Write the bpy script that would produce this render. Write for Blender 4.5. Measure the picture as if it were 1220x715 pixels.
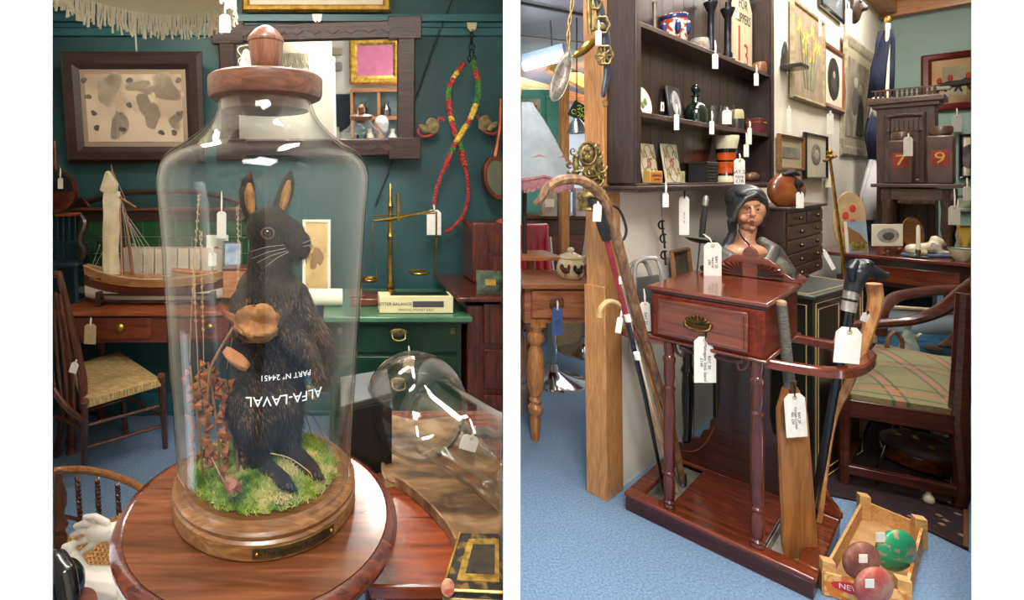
import bpy, bmesh, math, random
from mathutils import Vector as V, Matrix, noise
for _o in list(bpy.data.objects): bpy.data.objects.remove(_o)
S = bpy.context.scene; COL = S.collection
random.seed(7)
pi = math.pi
# ---------------------------------------------------------------- camera
F, PX, YH, EYE = 600.0, 400.0, 212.0, 1.5          # focal length in pixels, principal column, horizon row, eye height (1220 x 715 frame)
cd = bpy.data.cameras.new('camera'); cam = bpy.data.objects.new('camera', cd); COL.objects.link(cam)
cam.location = (0, 0, EYE); cam.rotation_euler = (pi/2, 0, 0)
cd.sensor_width = 36; cd.lens = F*36/1220
cd.shift_x = (610-PX)/1220; cd.shift_y = -(357.5-YH)/1220
cd.clip_start = .02; cd.clip_end = 100
S.camera = cam
S.view_settings.view_transform = 'Standard'; S.view_settings.look = 'None'
S.view_settings.exposure = 0.0; S.view_settings.gamma = 1; S.view_settings.use_curve_mapping = False
# ---------------------------------------------------------------- world and lights
w = bpy.data.worlds.new('world'); S.world = w; w.use_nodes = True
bg = w.node_tree.nodes['Background']; bg.inputs[0].default_value = (.93, .96, 1, 1); bg.inputs[1].default_value = .34
def area(name, loc, size, sizey, power, rot=(0,0,0), col=(1,.96,.9), spread=180):
    l = bpy.data.lights.new(name, 'AREA'); l.shape = 'RECTANGLE'; l.size = size; l.size_y = sizey; l.energy = power; l.color = col
    l.spread = math.radians(spread)
    o = bpy.data.objects.new(name, l); COL.objects.link(o); o.location = loc; o.rotation_euler = rot; return o
def aim(o, p):
    o.rotation_euler = (V(p)-o.location).to_track_quat('-Z', 'Y').to_euler()
area('ceiling_area_light', (-.7, 2.0, 2.80), 1.3, .12, 36, (0, 0, .1))
area('ceiling_area_light', (.1, 1.35, 2.80), .9, .12, 20, (0, 0, pi/2))
l3 = area('jar_streak_light', (-.50, .93, .98), .09, .80, .5, col=(.82, .91, 1)); aim(l3, (.3, 1.38, 1.1))  # unseen narrow strip, added for the bluish streak on the jar
l4 = area('overhead_fill_light', (-.3, -1.0, 3.7), 1.2, .6, 62, col=(1, .96, .9)); aim(l4, (-.1, 2.6, .8))  # unseen panel above the viewer, added to light the left room
area('ceiling_area_light', (1.9, 1.5, 3.9), 1.4, 1.0, 125, (0, 0, .63), col=(1, .97, .93))  # broad unseen panel, added to brighten the front of the right room
area('ceiling_area_light', (3.6, 2.5, 4.0), 1.8, 1.2, 200, (0, 0, .63), col=(1, .97, .93))  # wide panel added over the middle of the right room, not a tube
area('ceiling_area_light', (5.7, 4.3, 4.0), 2.2, 1.2, 230, (0, 0, .63), col=(1, .97, .93))  # added panel of the same sort, brightens the far corner
area('ceiling_area_light', (2.9, 5.8, 2.66), 2.0, 1.2, 90, (0, 0, 0), col=(.90, .96, 1))
area('ceiling_area_light', (1.4, 3.5, 2.75), .5, 1.0, 18, (0, 0, 0), col=(.95, .97, 1))
l5 = area('overhead_fill_light', (.1, -.8, 3.5), 1.0, 1.0, 105, col=(1, .97, .94)); aim(l5, (1.9, 2.4, .6))  # fill light added high over the viewer for the right room
l6 = area('end_wall_fill_light', (2.32, 1.3, .85), .12, 1.6, 5, spread=90); aim(l6, (2.26, 1.6, .85))  # added out of frame to lift the right white wall to full white
l7 = area('end_wall_fill_light', (-1.1, .25, .9), .3, 1.2, 5, spread=110); aim(l7, (-.9, .8, .7))  # same helper light for the white wall on the left
# ---------------------------------------------------------------- pixel helpers: turn a point of the frame into a place in the room
def W(u, v, Z): return V(((u-PX)/F*Z, Z, EYE-(v-YH)/F*Z))
def onh(u, v, h):
    Z = (EYE-h)*F/(v-YH); return V(((u-PX)/F*Z, Z, h))
def hit(P, d, u):
    s = (u-PX)/F; return (s*P[1]-P[0])/(d[0]-s*d[1])
def zat(Z, v): return EYE-(v-YH)/F*Z
def px(n, Z): return n/F*Z
# ---------------------------------------------------------------- mesh helpers
def rotz(a): return Matrix.Rotation(a, 4, 'Z')
def TR(x, y=0, z=0): return Matrix.Translation((x, y, z)) if not hasattr(x, '__len__') else Matrix.Translation(x)
XF = {}
class MB:
    def __init__(s): s.v = []; s.f = []
    def add(s, vs, fs, M=None):
        n = len(s.v)
        s.v += [(M @ V(p)) if M else V(p) for p in vs]; s.f += [tuple(i+n for i in f) for f in fs]; return s
    def box(s, c, d, M=None, taper=1):
        x, y, z = d[0]/2, d[1]/2, d[2]/2; c = V(c)
        vs = [c+V((i*x*(taper if k < 0 else 1), j*y*(taper if k < 0 else 1), k*z)) for k in (-1, 1) for j in (-1, 1) for i in (-1, 1)]
        return s.add(vs, [(0,2,3,1), (4,5,7,6), (0,1,5,4), (2,6,7,3), (0,4,6,2), (1,3,7,5)], M)
    def lathe(s, prof, n=24, M=None, sy=1, a0=0, a1=2*pi, cap=True):
        full = abs(a1-a0-2*pi) < 1e-6; m = n if full else n+1; vs = []
        for r, z in prof:
            for i in range(m):
                a = a0+(a1-a0)*i/n; vs.append((r*math.cos(a), r*sy*math.sin(a), z))
        fs = []
        for k in range(len(prof)-1):
            for i in range(n):
                j = (i+1) % m; fs.append((k*m+i, k*m+j, (k+1)*m+j, (k+1)*m+i))
        if cap and full:
            if prof[0][0] > 1e-6: fs.append(tuple(range(m))[::-1])
            if prof[-1][0] > 1e-6: fs.append(tuple((len(prof)-1)*m+i for i in range(m)))
        return s.add(vs, fs, M)
    def tube(s, pts, r, n=8, M=None, closed=False, sq=1):
        pts = [V(p) for p in pts]; N = len(pts)
        rr = r if hasattr(r, '__len__') else [r]*N
        vs = []; up = None
        for i, p in enumerate(pts):
            if closed: t = pts[(i+1) % N]-pts[i-1]
            else: t = pts[min(i+1, N-1)]-pts[max(i-1, 0)]
            if t.length < 1e-9: t = V((0, 0, 1))
            t.normalize()
            if up is None: up = t.orthogonal()
            up = (up-t*up.dot(t))
            if up.length < 1e-6: up = t.orthogonal()
            up.normalize(); b = t.cross(up)
            for k in range(n):
                a = 2*pi*k/n; vs.append(p+(up*math.cos(a)+b*math.sin(a)*sq)*rr[i])
        fs = []
        for i in range(N if closed else N-1):
            for k in range(n):
                a, b2 = i*n, ((i+1) % N)*n; k2 = (k+1) % n
                fs.append((a+k, a+k2, b2+k2, b2+k))
        if not closed: fs += [tuple(range(n))[::-1], tuple((N-1)*n+k for k in range(n))]
        return s.add(vs, fs, M)
    def prism(s, poly, z0, z1, M=None):
        n = len(poly)
        vs = [(x, y, z0) for x, y in poly]+[(x, y, z1) for x, y in poly]
        return s.add(vs, [tuple(range(n))[::-1], tuple(range(n, 2*n))]+[(i, (i+1) % n, n+(i+1) % n, n+i) for i in range(n)], M)
    def wallprism(s, poly, y0, y1, M=None):       # polygon in x-z, thickness along y
        n = len(poly)
        vs = [(x, y0, z) for x, z in poly]+[(x, y1, z) for x, z in poly]
        return s.add(vs, [tuple(range(n)), tuple(range(n, 2*n))[::-1]]+[(i, n+i, n+(i+1) % n, (i+1) % n) for i in range(n)], M)
    def ell(s, c, r, n=16, m=10, M=None, R=None):
        if not hasattr(r, '__len__'): r = (r, r, r)
        vs = [(0, 0, -1)]; fs = []
        for j in range(1, m):
            b = -pi/2+pi*j/m
            for i in range(n):
                a = 2*pi*i/n; vs.append((math.cos(b)*math.cos(a), math.cos(b)*math.sin(a), math.sin(b)))
        vs.append((0, 0, 1)); L = len(vs)-1
        for i in range(n):
            fs.append((0, 1+(i+1) % n, 1+i)); fs.append((L, L-n+i, L-n+(i+1) % n))
            for j in range(m-2):
                a = 1+j*n; fs.append((a+i, a+(i+1) % n, a+n+(i+1) % n, a+n+i))
        c = V(c); out = []
        for p in vs:
            q = V((p[0]*r[0], p[1]*r[1], p[2]*r[2]))
            if R: q = R @ q
            out.append(c+q)
        return s.add(out, fs, M)
    def build(s, name, mat, parent=None, world=False, M=None, bevel=0, seg=2, ang=35, flat=False, sub=0, rnd=None):
        me = bpy.data.meshes.new(name)
        vs = s.v
        if M: vs = [M @ p for p in vs]
        if world and parent is not None:
            I = XF[parent.name].inverted(); vs = [I @ p for p in vs]
        me.from_pydata([tuple(p) for p in vs], [], s.f); me.validate(); me.update()
        bm = bmesh.new(); bm.from_mesh(me); bmesh.ops.recalc_face_normals(bm, faces=bm.faces); bm.to_mesh(me); bm.free()
        if not flat:
            me.shade_smooth(); me.set_sharp_from_angle(angle=math.radians(ang))
        me.materials.append(mat)
        o = bpy.data.objects.new(name, me); COL.objects.link(o)
        if parent is not None: o.parent = parent; XF[o.name] = XF[parent.name]
        else: XF[o.name] = Matrix.Identity(4)
        if bevel:
            b = o.modifiers.new('bevel', 'BEVEL'); b.width = bevel; b.segments = seg; b.limit_method = 'ANGLE'; b.angle_limit = math.radians(40)
        if sub:
            b = o.modifiers.new('sub', 'SUBSURF'); b.levels = sub; b.render_levels = sub
        return o
def cr(pts, n=8, closed=False):                   # Catmull-Rom through points
    pts = [V(p) for p in pts]; N = len(pts); out = []
    for i in range(N if closed else N-1):
        if closed: a, b, c, d = pts[i-1], pts[i], pts[(i+1) % N], pts[(i+2) % N]
        else: a, b, c, d = pts[max(i-1, 0)], pts[i], pts[i+1], pts[min(i+2, N-1)]
        for k in range(n):
            t = k/n; out.append(.5*((2*b)+(c-a)*t+(2*a-5*b+4*c-d)*t*t+(3*b-a-3*c+d)*t**3))
    if not closed: out.append(pts[-1])
    return out
def lerp(a, b, t): return a+(b-a)*t
def rr(vals, n): # resample list of radii like cr
    out = []
    for i in range(len(vals)-1):
        for k in range(n): out.append(lerp(vals[i], vals[i+1], k/n))
    return out+[vals[-1]]
def thing(name, label, cat, loc=(0,0,0), rz=0, group=None, rot=None):
    o = bpy.data.objects.new(name, None); COL.objects.link(o); o.empty_display_size = .05
    o.location = loc; o.rotation_euler = rot if rot else (0, 0, rz); o['label'] = label; o['category'] = cat
    if group: o['group'] = group
    XF[o.name] = Matrix.LocRotScale(V(loc), o.rotation_euler, None); return o
def tagged(o, label, cat, group=None):
    o['label'] = label; o['category'] = cat
    if group: o['group'] = group
    return o
def struct(o): o['kind'] = 'structure'; return o
def stuff(o): o['kind'] = 'stuff'; return o
def copytree(o, loc, rz=None, label=None, parent=None):
    c = o.copy(); COL.objects.link(c)
    if parent is None:
        c.location = loc
        if rz is not None: c.rotation_euler = (0, 0, rz)
        if label: c['label'] = label
        XF[c.name] = Matrix.LocRotScale(V(loc), c.rotation_euler, None)
    else: c.parent = parent
    for ch in [x for x in COL.objects if x.parent == o]: copytree(ch, None, parent=c)
    return c
def fuse(name, blobs, mat, parent, vox=.006, smooth=6, world=True, fur=None):
    """one continuous surface grown over overlapping blobs: ('e', centre, radii, R) or ('t', points, radii)"""
    mb = MB()
    for b in blobs:
        if b[0] == 'e': mb.ell(b[1], b[2], 16, 10, R=b[3] if len(b) > 3 else None)
        else: mb.tube(b[1], b[2], 12); [mb.ell(b[1][i], b[2][i] if hasattr(b[2], '__len__') else b[2], 12, 8) for i in (0, -1)]
    o = mb.build(name, mat, None)
    m = o.modifiers.new('r', 'REMESH'); m.mode = 'VOXEL'; m.voxel_size = vox
    m = o.modifiers.new('s', 'SMOOTH'); m.factor = .5; m.iterations = smooth
    dg = bpy.context.evaluated_depsgraph_get(); dg.update()
    me = bpy.data.meshes.new_from_object(o.evaluated_get(dg)); old = o.data
    bpy.data.objects.remove(o); me.name = name
    if parent is not None and world: me.transform(XF[parent.name].inverted())
    me.shade_smooth(); me.materials.clear(); me.materials.append(mat)
    o = bpy.data.objects.new(name, me); COL.objects.link(o)
    if parent is not None: o.parent = parent; XF[o.name] = XF[parent.name]
    else: XF[o.name] = Matrix.Identity(4)
    return o
def hairs(name, src, mat, n, length, wid, lay, rng=.4, parent=None, keep=None):
    me = src.data; ps = [p for p in me.polygons]; tot = []
    mb = MB(); R = random.Random(3)
    P = me.vertices
    for _ in range(n):
        p = R.choice(ps); q = p.center
        if keep and not keep(q): continue
        a = P[p.vertices[0]].co; b = P[p.vertices[2]].co; q = a.lerp(b, R.random())
        nr = p.normal; d = (nr*rng+V(lay)+V((R.uniform(-.3, .3), R.uniform(-.3, .3), R.uniform(-.3, .3)))).normalized()
        s = d.cross(nr); 
        if s.length < 1e-4: continue
        s.normalize(); L = length*R.uniform(.5, 1.2)
        i = len(mb.v); mb.v += [q-s*wid, q+s*wid, q+d*L]; mb.f.append((i, i+1, i+2))
    o = mb.build(name, mat, None, flat=True); o.parent = parent or src; return stuff(o)
# ---------------------------------------------------------------- materials
def nodes(name):
    m = bpy.data.materials.new(name); m.use_nodes = True; nt = m.node_tree; return m, nt, nt.nodes['Principled BSDF']
def lin(c):
    if isinstance(c, str):
        c = [int(c[i:i+2], 16)/255 for i in (0, 2, 4)]; c = [x/12.92 if x < .04045 else ((x+.055)/1.055)**2.4 for x in c]
    return (*c[:3], 1)
def mat(name, a, b=None, rough=.5, metal=0, scale=8, st=(1,1,1), bump=0, coat=0, lo=.35, hi=.65, det=6, c=None, dist=0, bs=None, sheen=0, spec=None, emit=0):
    m, nt, P = nodes(name); N = nt.nodes; L = nt.links
    P.inputs['Roughness'].default_value = rough; P.inputs['Metallic'].default_value = metal; P.inputs['Coat Weight'].default_value = coat
    P.inputs['Coat Roughness'].default_value = .12
    if sheen: P.inputs['Sheen Weight'].default_value = sheen
    if spec is not None: P.inputs['Specular IOR Level'].default_value = spec
    P.inputs['Base Color'].default_value = lin(a)
    if b is not None or bump:
        tc = N.new('ShaderNodeTexCoord'); mp = N.new('ShaderNodeMapping'); mp.inputs['Scale'].default_value = st
        L.new(tc.outputs['Object'], mp.inputs[0]); nz = N.new('ShaderNodeTexNoise'); nz.inputs['Scale'].default_value = scale; nz.inputs['Detail'].default_value = det
        nz.inputs['Distortion'].default_value = dist; L.new(mp.outputs[0], nz.inputs['Vector'])
        if b is not None:
            r = N.new('ShaderNodeValToRGB'); r.color_ramp.elements[0].position = lo; r.color_ramp.elements[1].position = hi
            r.color_ramp.elements[0].color = lin(a); r.color_ramp.elements[1].color = lin(b)
            if c is not None: e = r.color_ramp.elements.new((lo+hi)/2); e.color = lin(c)
            L.new(nz.outputs[0], r.inputs[0]); L.new(r.outputs[0], P.inputs['Base Color'])
        if bump:
            n2 = nz
            if bs: n2 = N.new('ShaderNodeTexNoise'); n2.inputs['Scale'].default_value = bs; n2.inputs['Detail'].default_value = 4; L.new(mp.outputs[0], n2.inputs['Vector'])
            bp = N.new('ShaderNodeBump'); bp.inputs['Strength'].default_value = bump; bp.inputs['Distance'].default_value = .004
            L.new(n2.outputs[0], bp.inputs['Height']); L.new(bp.outputs[0], P.inputs['Normal'])
    return m
def wood(name, a, b, axis='x', rough=.35, coat=.3, scale=6, dist=1.2, c=None, bump=.15):
    st = {'x': (1, 9, 9), 'y': (9, 1, 9), 'z': (9, 9, 1)}[axis]
    return mat(name, a, b, rough=rough, coat=coat, scale=scale, st=st, dist=dist, bump=bump, lo=.3, hi=.7, c=c)
def glassmat(name, col=(1,1,1), rough=0, thin=True, ior=1.45):
    m, nt, P = nodes(name); P.inputs['Base Color'].default_value = (*col, 1); P.inputs['Roughness'].default_value = rough
    P.inputs['Transmission Weight'].default_value = 1; P.inputs['IOR'].default_value = ior; return m
def thinglass(name, tint=(.97,.99,.98), refl=1.0):      # thin sheet: mostly see-through, Fresnel mirror on top
    m = bpy.data.materials.new(name); m.use_nodes = True; nt = m.node_tree; N = nt.nodes; L = nt.links; N.clear()
    out = N.new('ShaderNodeOutputMaterial'); mix = N.new('ShaderNodeMixShader'); t = N.new('ShaderNodeBsdfTransparent'); g = N.new('ShaderNodeBsdfGlossy')
    t.inputs[0].default_value = (*tint, 1); g.inputs['Roughness'].default_value = .02
    lw = N.new('ShaderNodeLayerWeight'); pw = N.new('ShaderNodeMath'); pw.operation = 'POWER'; pw.inputs[1].default_value = 4.2; L.new(lw.outputs['Facing'], pw.inputs[0])
    mu = N.new('ShaderNodeMath'); mu.operation = 'MULTIPLY_ADD'; mu.inputs[1].default_value = .8*refl; mu.inputs[2].default_value = .035*refl; L.new(pw.outputs[0], mu.inputs[0])
    L.new(mu.outputs[0], mix.inputs[0]); L.new(t.outputs[0], mix.inputs[1]); L.new(g.outputs[0], mix.inputs[2]); L.new(mix.outputs[0], out.inputs[0]); return m
MAH_X = wood('mahogany_x', '4a1c10', '7d3a20', 'x'); MAH_Z = wood('mahogany_z', '3d150d', '6b2c18', 'z'); MAH_Y = wood('mahogany_y', '4a1c10', '7a361e', 'y')
DARK_X = wood('dark_wood_x', '20110d', '3d231b', 'x'); DARK_Z = wood('dark_wood_z', '1d100d', '38211a', 'z')
OAK_X = wood('oak_x', '7a4a26', 'a8703f', 'x', rough=.45, coat=.1); PINE_Z = wood('pine_z', 'a8662e', 'd09452', 'z', rough=.4); PINE_X = wood('pine_x', '9a5a35', 'c88a58', 'x', rough=.4)
WHITE = mat('white_paint', 'f2f2f0', rough=.8); CARD = mat('tag_card', 'dcd8cc', 'e8e4da', rough=.8, scale=30)
BUFF = mat('buff_card', 'b39b74', 'c4ad88', rough=.8, scale=40); STRING = mat('string', 'e8e2d4', rough=.9); BLACKSTR = mat('black_string', '141414', rough=.8)
INK = mat('ink', '2a2a38', rough=.8); BRASS = mat('brass', '8a6a2c', 'b8934a', rough=.3, metal=1, scale=25); DBRASS = mat('old_brass', '6a5a38', 'a38d60', rough=.5, metal=1, scale=60)
BLACK = mat('black_gloss', '0b0b0c', rough=.25, coat=.5); IRON = mat('iron', '1c1b1b', '2e2c2a', rough=.55, metal=.6, scale=20); STEEL = mat('steel', '9a9a98', rough=.25, metal=1)
CREAM = mat('cream', 'e8dcc0', 'f2ead6', rough=.6, scale=6)
def text(s, size, m, parent, M, name='lettering', ext=.0004, align='CENTER', sx=1):
    c = bpy.data.curves.new(name, 'FONT'); c.body = s; c.size = size; c.extrude = ext; c.align_x = align; c.align_y = 'CENTER'; c.space_line = .9; c.resolution_u = 2
    o = bpy.data.objects.new('tmp', c); COL.objects.link(o); dg = bpy.context.evaluated_depsgraph_get(); dg.update()
    me = bpy.data.meshes.new_from_object(o.evaluated_get(dg)); bpy.data.objects.remove(o); bpy.data.curves.remove(c)
    me.transform(M @ Matrix.Diagonal((sx, 1, 1, 1))); me.materials.clear(); me.materials.append(m); me.name = name
    o = bpy.data.objects.new(name, me); COL.objects.link(o)
    if parent is not None: o.parent = parent; XF[o.name] = XF[parent.name]
    return o
UP = Matrix.Rotation(pi/2, 4, 'X')               # text lying in x-y stood up to face the viewer (-y)
def tag(u, v, Z, w, h, label, top=12, m=None, tilt=0, yaw=0, words=None, smat=None, lean=0, wsize=.16, su=None, wrot=0):
    """a price tag hanging with its card's top edge at pixel (u, v); w, h and string length 'top' in pixels"""
    p = W(u, v, Z); k = Z/F; w *= k; h *= k; top *= k; m = m or CARD
    t = thing('price_tag', label, 'tag', p, rot=(lean, tilt, yaw))
    c = min(w, h)*.22; t_ = .0009
    poly = [(-w/2, -h), (w/2, -h), (w/2, -c), (w/2-c, 0), (-w/2+c, 0), (-w/2, -c)]
    MB().wallprism(poly, -t_, t_).build('card', m, t)
    MB().lathe([(c*.25, 0), (c*.5, 0), (c*.5, .001), (c*.25, .001)], 12, TR(0, -t_*2, -c*.8) @ Matrix.Rotation(pi/2, 4, 'X'), cap=False).build('eyelet', BUFF, t)
    sr = max(.0005, .55*k)
    dx = 0 if su is None else (su-u)*k
    MB().tube([(0, -.002, -c*.8), (dx*.3-.002, -.003, top*.4), (dx, .0, top)], sr, 5).tube([(0, -.002, -c*.8), (dx*.4+.004, -.002, top*.5), (dx, .0, top)], sr, 5).build('string', smat or STRING, t)
    if words: 
        Mx = TR(0, -.0016, -h*.56) @ UP @ Matrix.Rotation(wrot, 4, 'Z'); text(words, (h if not wrot else w)*wsize, INK, t, Mx, 'handwriting', .0002)
    return t
# ================================================================ the setting
CARPET = mat('blue_carpet', '4e6c8c', '7d98b4', rough=.95, scale=120, bump=.5, lo=.3, hi=.7, det=8, sheen=.2)
TEAL = mat('teal_wall_paint', '23474a', '2d5558', rough=.5, scale=3, bump=.05)
CREAMW = mat('cream_wall_paint', 'e4dccb', 'eee7d8', rough=.8, scale=2)
SAGE = mat('sage_wall_paint', '8fa79c', '9cb3a8', rough=.8, scale=2)
sl = lambda u: (u-PX)/F
def plan(name, pts, z0, z1, m): return struct(MB().prism(pts, z0, z1).build(name, m, flat=True))
def rayp(u, Z): return (sl(u)*Z, Z)
plan('floor', [(-5, -2.2), (12, -2.2), (12, 9), (-5, 9)], -.05, 0, CARPET)
ZL = 3.2                                            # the green wall of the left room
plan('wall_back', [(-2.3, ZL), (1.12, ZL), (1.12, ZL+.1), (-2.3, ZL+.1)], 0, 2.9, TEAL)
plan('wall_margin_left', [rayp(62.5, .8), (-2.2, .8), (-2.2, .84), rayp(62.5, .84)], 0, 2.3, WHITE)  # white slab added for the image's left margin, its edge on a camera ray
plan('wall_left_side', [rayp(62.5, .84), (-.75, .86), (-2.1, 3.3), rayp(62.5, 3.3)], 0, 3.2, CREAMW)
plan('wall_margin_middle', [rayp(599.5, .72), rayp(620, .72), rayp(620, 3.34), rayp(599.5, 3.34)], 0, 3.2, WHITE)  # white wedge between two camera rays, added for the band between the images
RWp, RWd = V((1.36, 2.42)), V((.807, .590)); RWn = V((-.590, .807)); RWA = math.atan2(.590, .807)   # the cream wall running away to the right
tc = hit(RWp, RWd, 1050); CORN = RWp+RWd*tc
BWd = V((.590, -.807)); BWA = math.atan2(-.807, .590)
tr = hit(CORN, BWd, 1157.5); RCOR = CORN+BWd*tr
plan('wall_margin_right', [rayp(1157.5, 1.6), (4.4, 1.6), (4.4, 1.64), rayp(1157.5, 1.64)], 0, 2.5, WHITE)  # added white slab that gives the image its right margin
plan('wall_right_side', [rayp(1158, 1.64), (2.4, 1.66), tuple(RCOR+V((.5, -.1))), tuple(RCOR+V((.01, -.008)))], 0, 3.9, mat('beige_wall', '8a8272', '9a9282', rough=.8, scale=2))
q0 = RWp-RWd*.06
plan('wall_side', [tuple(q0), tuple(CORN), tuple(CORN+RWn*.12), tuple(q0+RWn*.06)], 0, 4.2, CREAMW)
plan('wall_far', [tuple(CORN+RWd*.12-BWd*.2), tuple(CORN), tuple(RCOR), tuple(RCOR+RWd*.12)], 0, 4.2, SAGE)
plan('wall_behind', [(-4, -1.9), (6.5, -1.9), (6.5, -1.8), (-4, -1.8)], 0, 3.6, CREAMW)
plan('ceiling', [(-2.3, .9), (.3, .9), (1.18, 3.3), (-2.3, 3.3)], 2.86, 2.92, WHITE)
def trim(n, x0, x1, z0, prof, m=TEAL):
    mb = MB()
    for (y, za, zb) in prof: mb.box(((x0+x1)/2, ZL-y/2, z0+(za+zb)/2), (x1-x0, y, zb-za))
    return struct(mb.build(n, m, bevel=.003))
TEALT = mat('teal_rail_paint', '2c5a60', '36686c', rough=.35, scale=3)
trim('trim_1', -2.1, 1.12, zat(ZL, 34), [(.03, 0, .03), (.055, .03, .075), (.02, -.05, 0)], TEALT)
trim('baseboard_back', -2.1, 1.12, 0, [(.02, 0, .14), (.028, .0, .03)], TEALT)
# ================================================================ left room: round table and jar
TX, TY, TH = W(309, 500, 1.0).x, 1.0, .85
t = thing('pedestal_table', 'round reddish-brown wooden pedestal table with a moulded rim, under the tall glass jar', 'table', (TX, TY, 0))
TT = wood('table_top_wood', '4e2c18', '804e30', 'x', rough=.24, coat=.4, scale=3.5, c='663a22', bump=.04)
R_ = .271
MB().lathe([(.0, TH-.001), (R_-.022, TH-.001), (R_-.020, TH+.0), (0, TH+.0005)], 72, cap=False).build('tabletop', TT, t)
MB().lathe([(R_-.03, TH-.03), (R_-.006, TH-.03), (R_, TH-.022), (R_+.001, TH-.013), (R_-.004, TH-.005), (R_-.012, TH-.0005), (R_-.017, TH+.0008), (R_-.023, TH-.002)], 72, cap=False).build('rim', wood('rim_wood', '35120a', '6a2c17', 'x', rough=.18, coat=.6), t)
MB().lathe([(0, TH-.03), (R_-.03, TH-.03), (R_-.034, TH-.034), (.09, TH-.04), (.07, TH-.06), (.035, TH-.08), (.028, .55), (.045, .5), (.05, .44), (.03, .40), (.034, .33), (.055, .26), (.05, .22), (0, .2)], 40).build('pedestal', MAH_Z, t)
for k in range(3):
    a = .5+k*2*pi/3; d = V((math.cos(a), math.sin(a), 0))
    pts = cr([d*.02+V((0,0,.26)), d*.10+V((0,0,.22)), d*.19+V((0,0,.10)), d*.25+V((0,0,.035)), d*.29+V((0,0,.022))], 5)
    MB().tube(pts, rr([.028, .024, .02, .018, .02], 5), 8).build('leg', MAH_X, t)
JX, JY = W(316.5, 500, 1.03).x, 1.03
JT = lambda x=0, y=0, z=0: TR(x, y, z)
j = thing('glass_jar', 'tall clear glass jar with turned wooden lid and oak base on the round table', 'jar', (JX, JY, TH+.001))
OAKB = wood('oak_base', '5e3c1e', '8f6436', 'x', rough=.35, coat=.25, scale=9, c='764e2a', bump=.3)
jb = MB().lathe([(0, 0), (.180, 0), (.183, .004), (.183, .030), (.179, .034), (.181, .038), (.182, .043), (.178, .048), (.170, .050), (.168, .054), (.160, .057), (.156, .0545), (0, .0545)], 72).build('base', OAKB, j)
# brass plaque curved round the base
pa = []; n = 14; ca, cw = math.radians(-90+25), math.radians(24)
mb = MB()
for rr_, z in ((.1835, .008), (.1835, .027), (.1855, .026), (.1855, .009)):
    for i in range(n+1):
        a = ca-cw+2*cw*i/n; mb.v.append(V((rr_*math.cos(a), rr_*math.sin(a), z)))
for k in range(4):
    for i in range(n): mb.f.append((k*(n+1)+i, k*(n+1)+i+1, ((k+1) % 4)*(n+1)+i+1, ((k+1) % 4)*(n+1)+i))
pq = mb.build('name_plate', mat('plaque_brass', '4a3c22', '6e5a34', rough=.35, metal=.8, scale=40), j)
for s in (-1, 1):
    a = ca+s*cw*.9; MB().ell((.1862*math.cos(a), .1862*math.sin(a), .0175), .0035, 10, 6).build('brass_pin', BRASS, j)
def wraptext(s, size, m, parent, rad, z, a0, name='lettering', flip=False, lift=0, radf=None):
    c = bpy.data.curves.new(name, 'FONT'); c.body = s; c.size = size; c.extrude = .0002; c.align_x = 'CENTER'; c.align_y = 'CENTER'; c.resolution_u = 3
    o = bpy.data.objects.new('tmp', c); COL.objects.link(o); dg = bpy.context.evaluated_depsgraph_get(); dg.update()
    me = bpy.data.meshes.new_from_object(o.evaluated_get(dg)); bpy.data.objects.remove(o)
    bm = bmesh.new(); bm.from_mesh(me); bmesh.ops.triangulate(bm, faces=bm.faces)
    bmesh.ops.subdivide_edges(bm, edges=[e for e in bm.edges if e.calc_length() > size*.4], cuts=2); bm.to_mesh(me); bm.free()
    for v in me.vertices:
        x, y, e = v.co
        if flip: x, y = -x, -y
        zz = z+y; r2 = radf(zz) if radf else rad; a = a0+x/r2; r2 += .0008+e
        v.co = (r2*math.cos(a), r2*math.sin(a), zz)
    me.materials.clear(); me.materials.append(m)
    o = bpy.data.objects.new(name, me); COL.objects.link(o); o.parent = parent; XF[o.name] = XF[parent.name]; return o
wraptext('The Beast of Burrows', .0135, mat('plaque_ink', '1a140c', rough=.6), j, .1855, .0172, ca)
# glass
hz = lambda v: zat(1.03, v)-TH-.001
outer = [(.1735, .0575), (.1745, .075), (.178, .15), (.1925, hz(380)), (.204, hz(270)), (.2115, hz(222)), (.2105, hz(206)), (.2035, hz(193)), (.187, hz(181)), (.163, hz(172)), (.137, hz(161)), (.118, hz(150)), (.105, hz(139)), (.097, hz(128)), (.095, hz(119))]
oc = cr([V((r, 0, z)) for r, z in outer], 4)
prof = [(p.x, p.z) for p in oc]+[(p.x-.0045, p.z-(.003 if p.z > hz(215) else 0)) for p in reversed(oc)]
gl = MB().lathe(prof+[prof[0]], 96, cap=False).build('glass_body', thinglass('jar_glass', (.985, .99, .985), .9), j, ang=60)
def grad(z):
    for a, b in zip(oc, oc[1:]):
        if a.z <= z <= b.z: return lerp(a.x, b.x, (z-a.z)/(b.z-a.z))
    return .18
LW = mat('white_transfer', 'e8ecec', rough=.6)
ax = math.radians(-90+18.5)
zc_ = hz(455)
wraptext('ALFA-LAVAL', .0245, LW, j, .18, hz(431)+.002, ax, flip=True, radf=grad)
wraptext('PART N\u00ba 24451', .0135, LW, j, .18, hz(408)+.002, ax, flip=True, radf=grad)
lidw = wood('lid_wood', '4d2b1c', '7b4c35', 'x', rough=.4, coat=.15, scale=7, bump=.2)
zb, zt = hz(121), hz(94)
MB().lathe([(0, zb+.002), (.106, zb+.002), (.112, zb+.005), (.1155, zb+.012), (.1165, zt-.008), (.1155, zt-.001), (.110, zt+.003), (.06, zt+.013), (.03, zt+.016), (0, zt+.016)], 64).build('lid', lidw, j)
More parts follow.
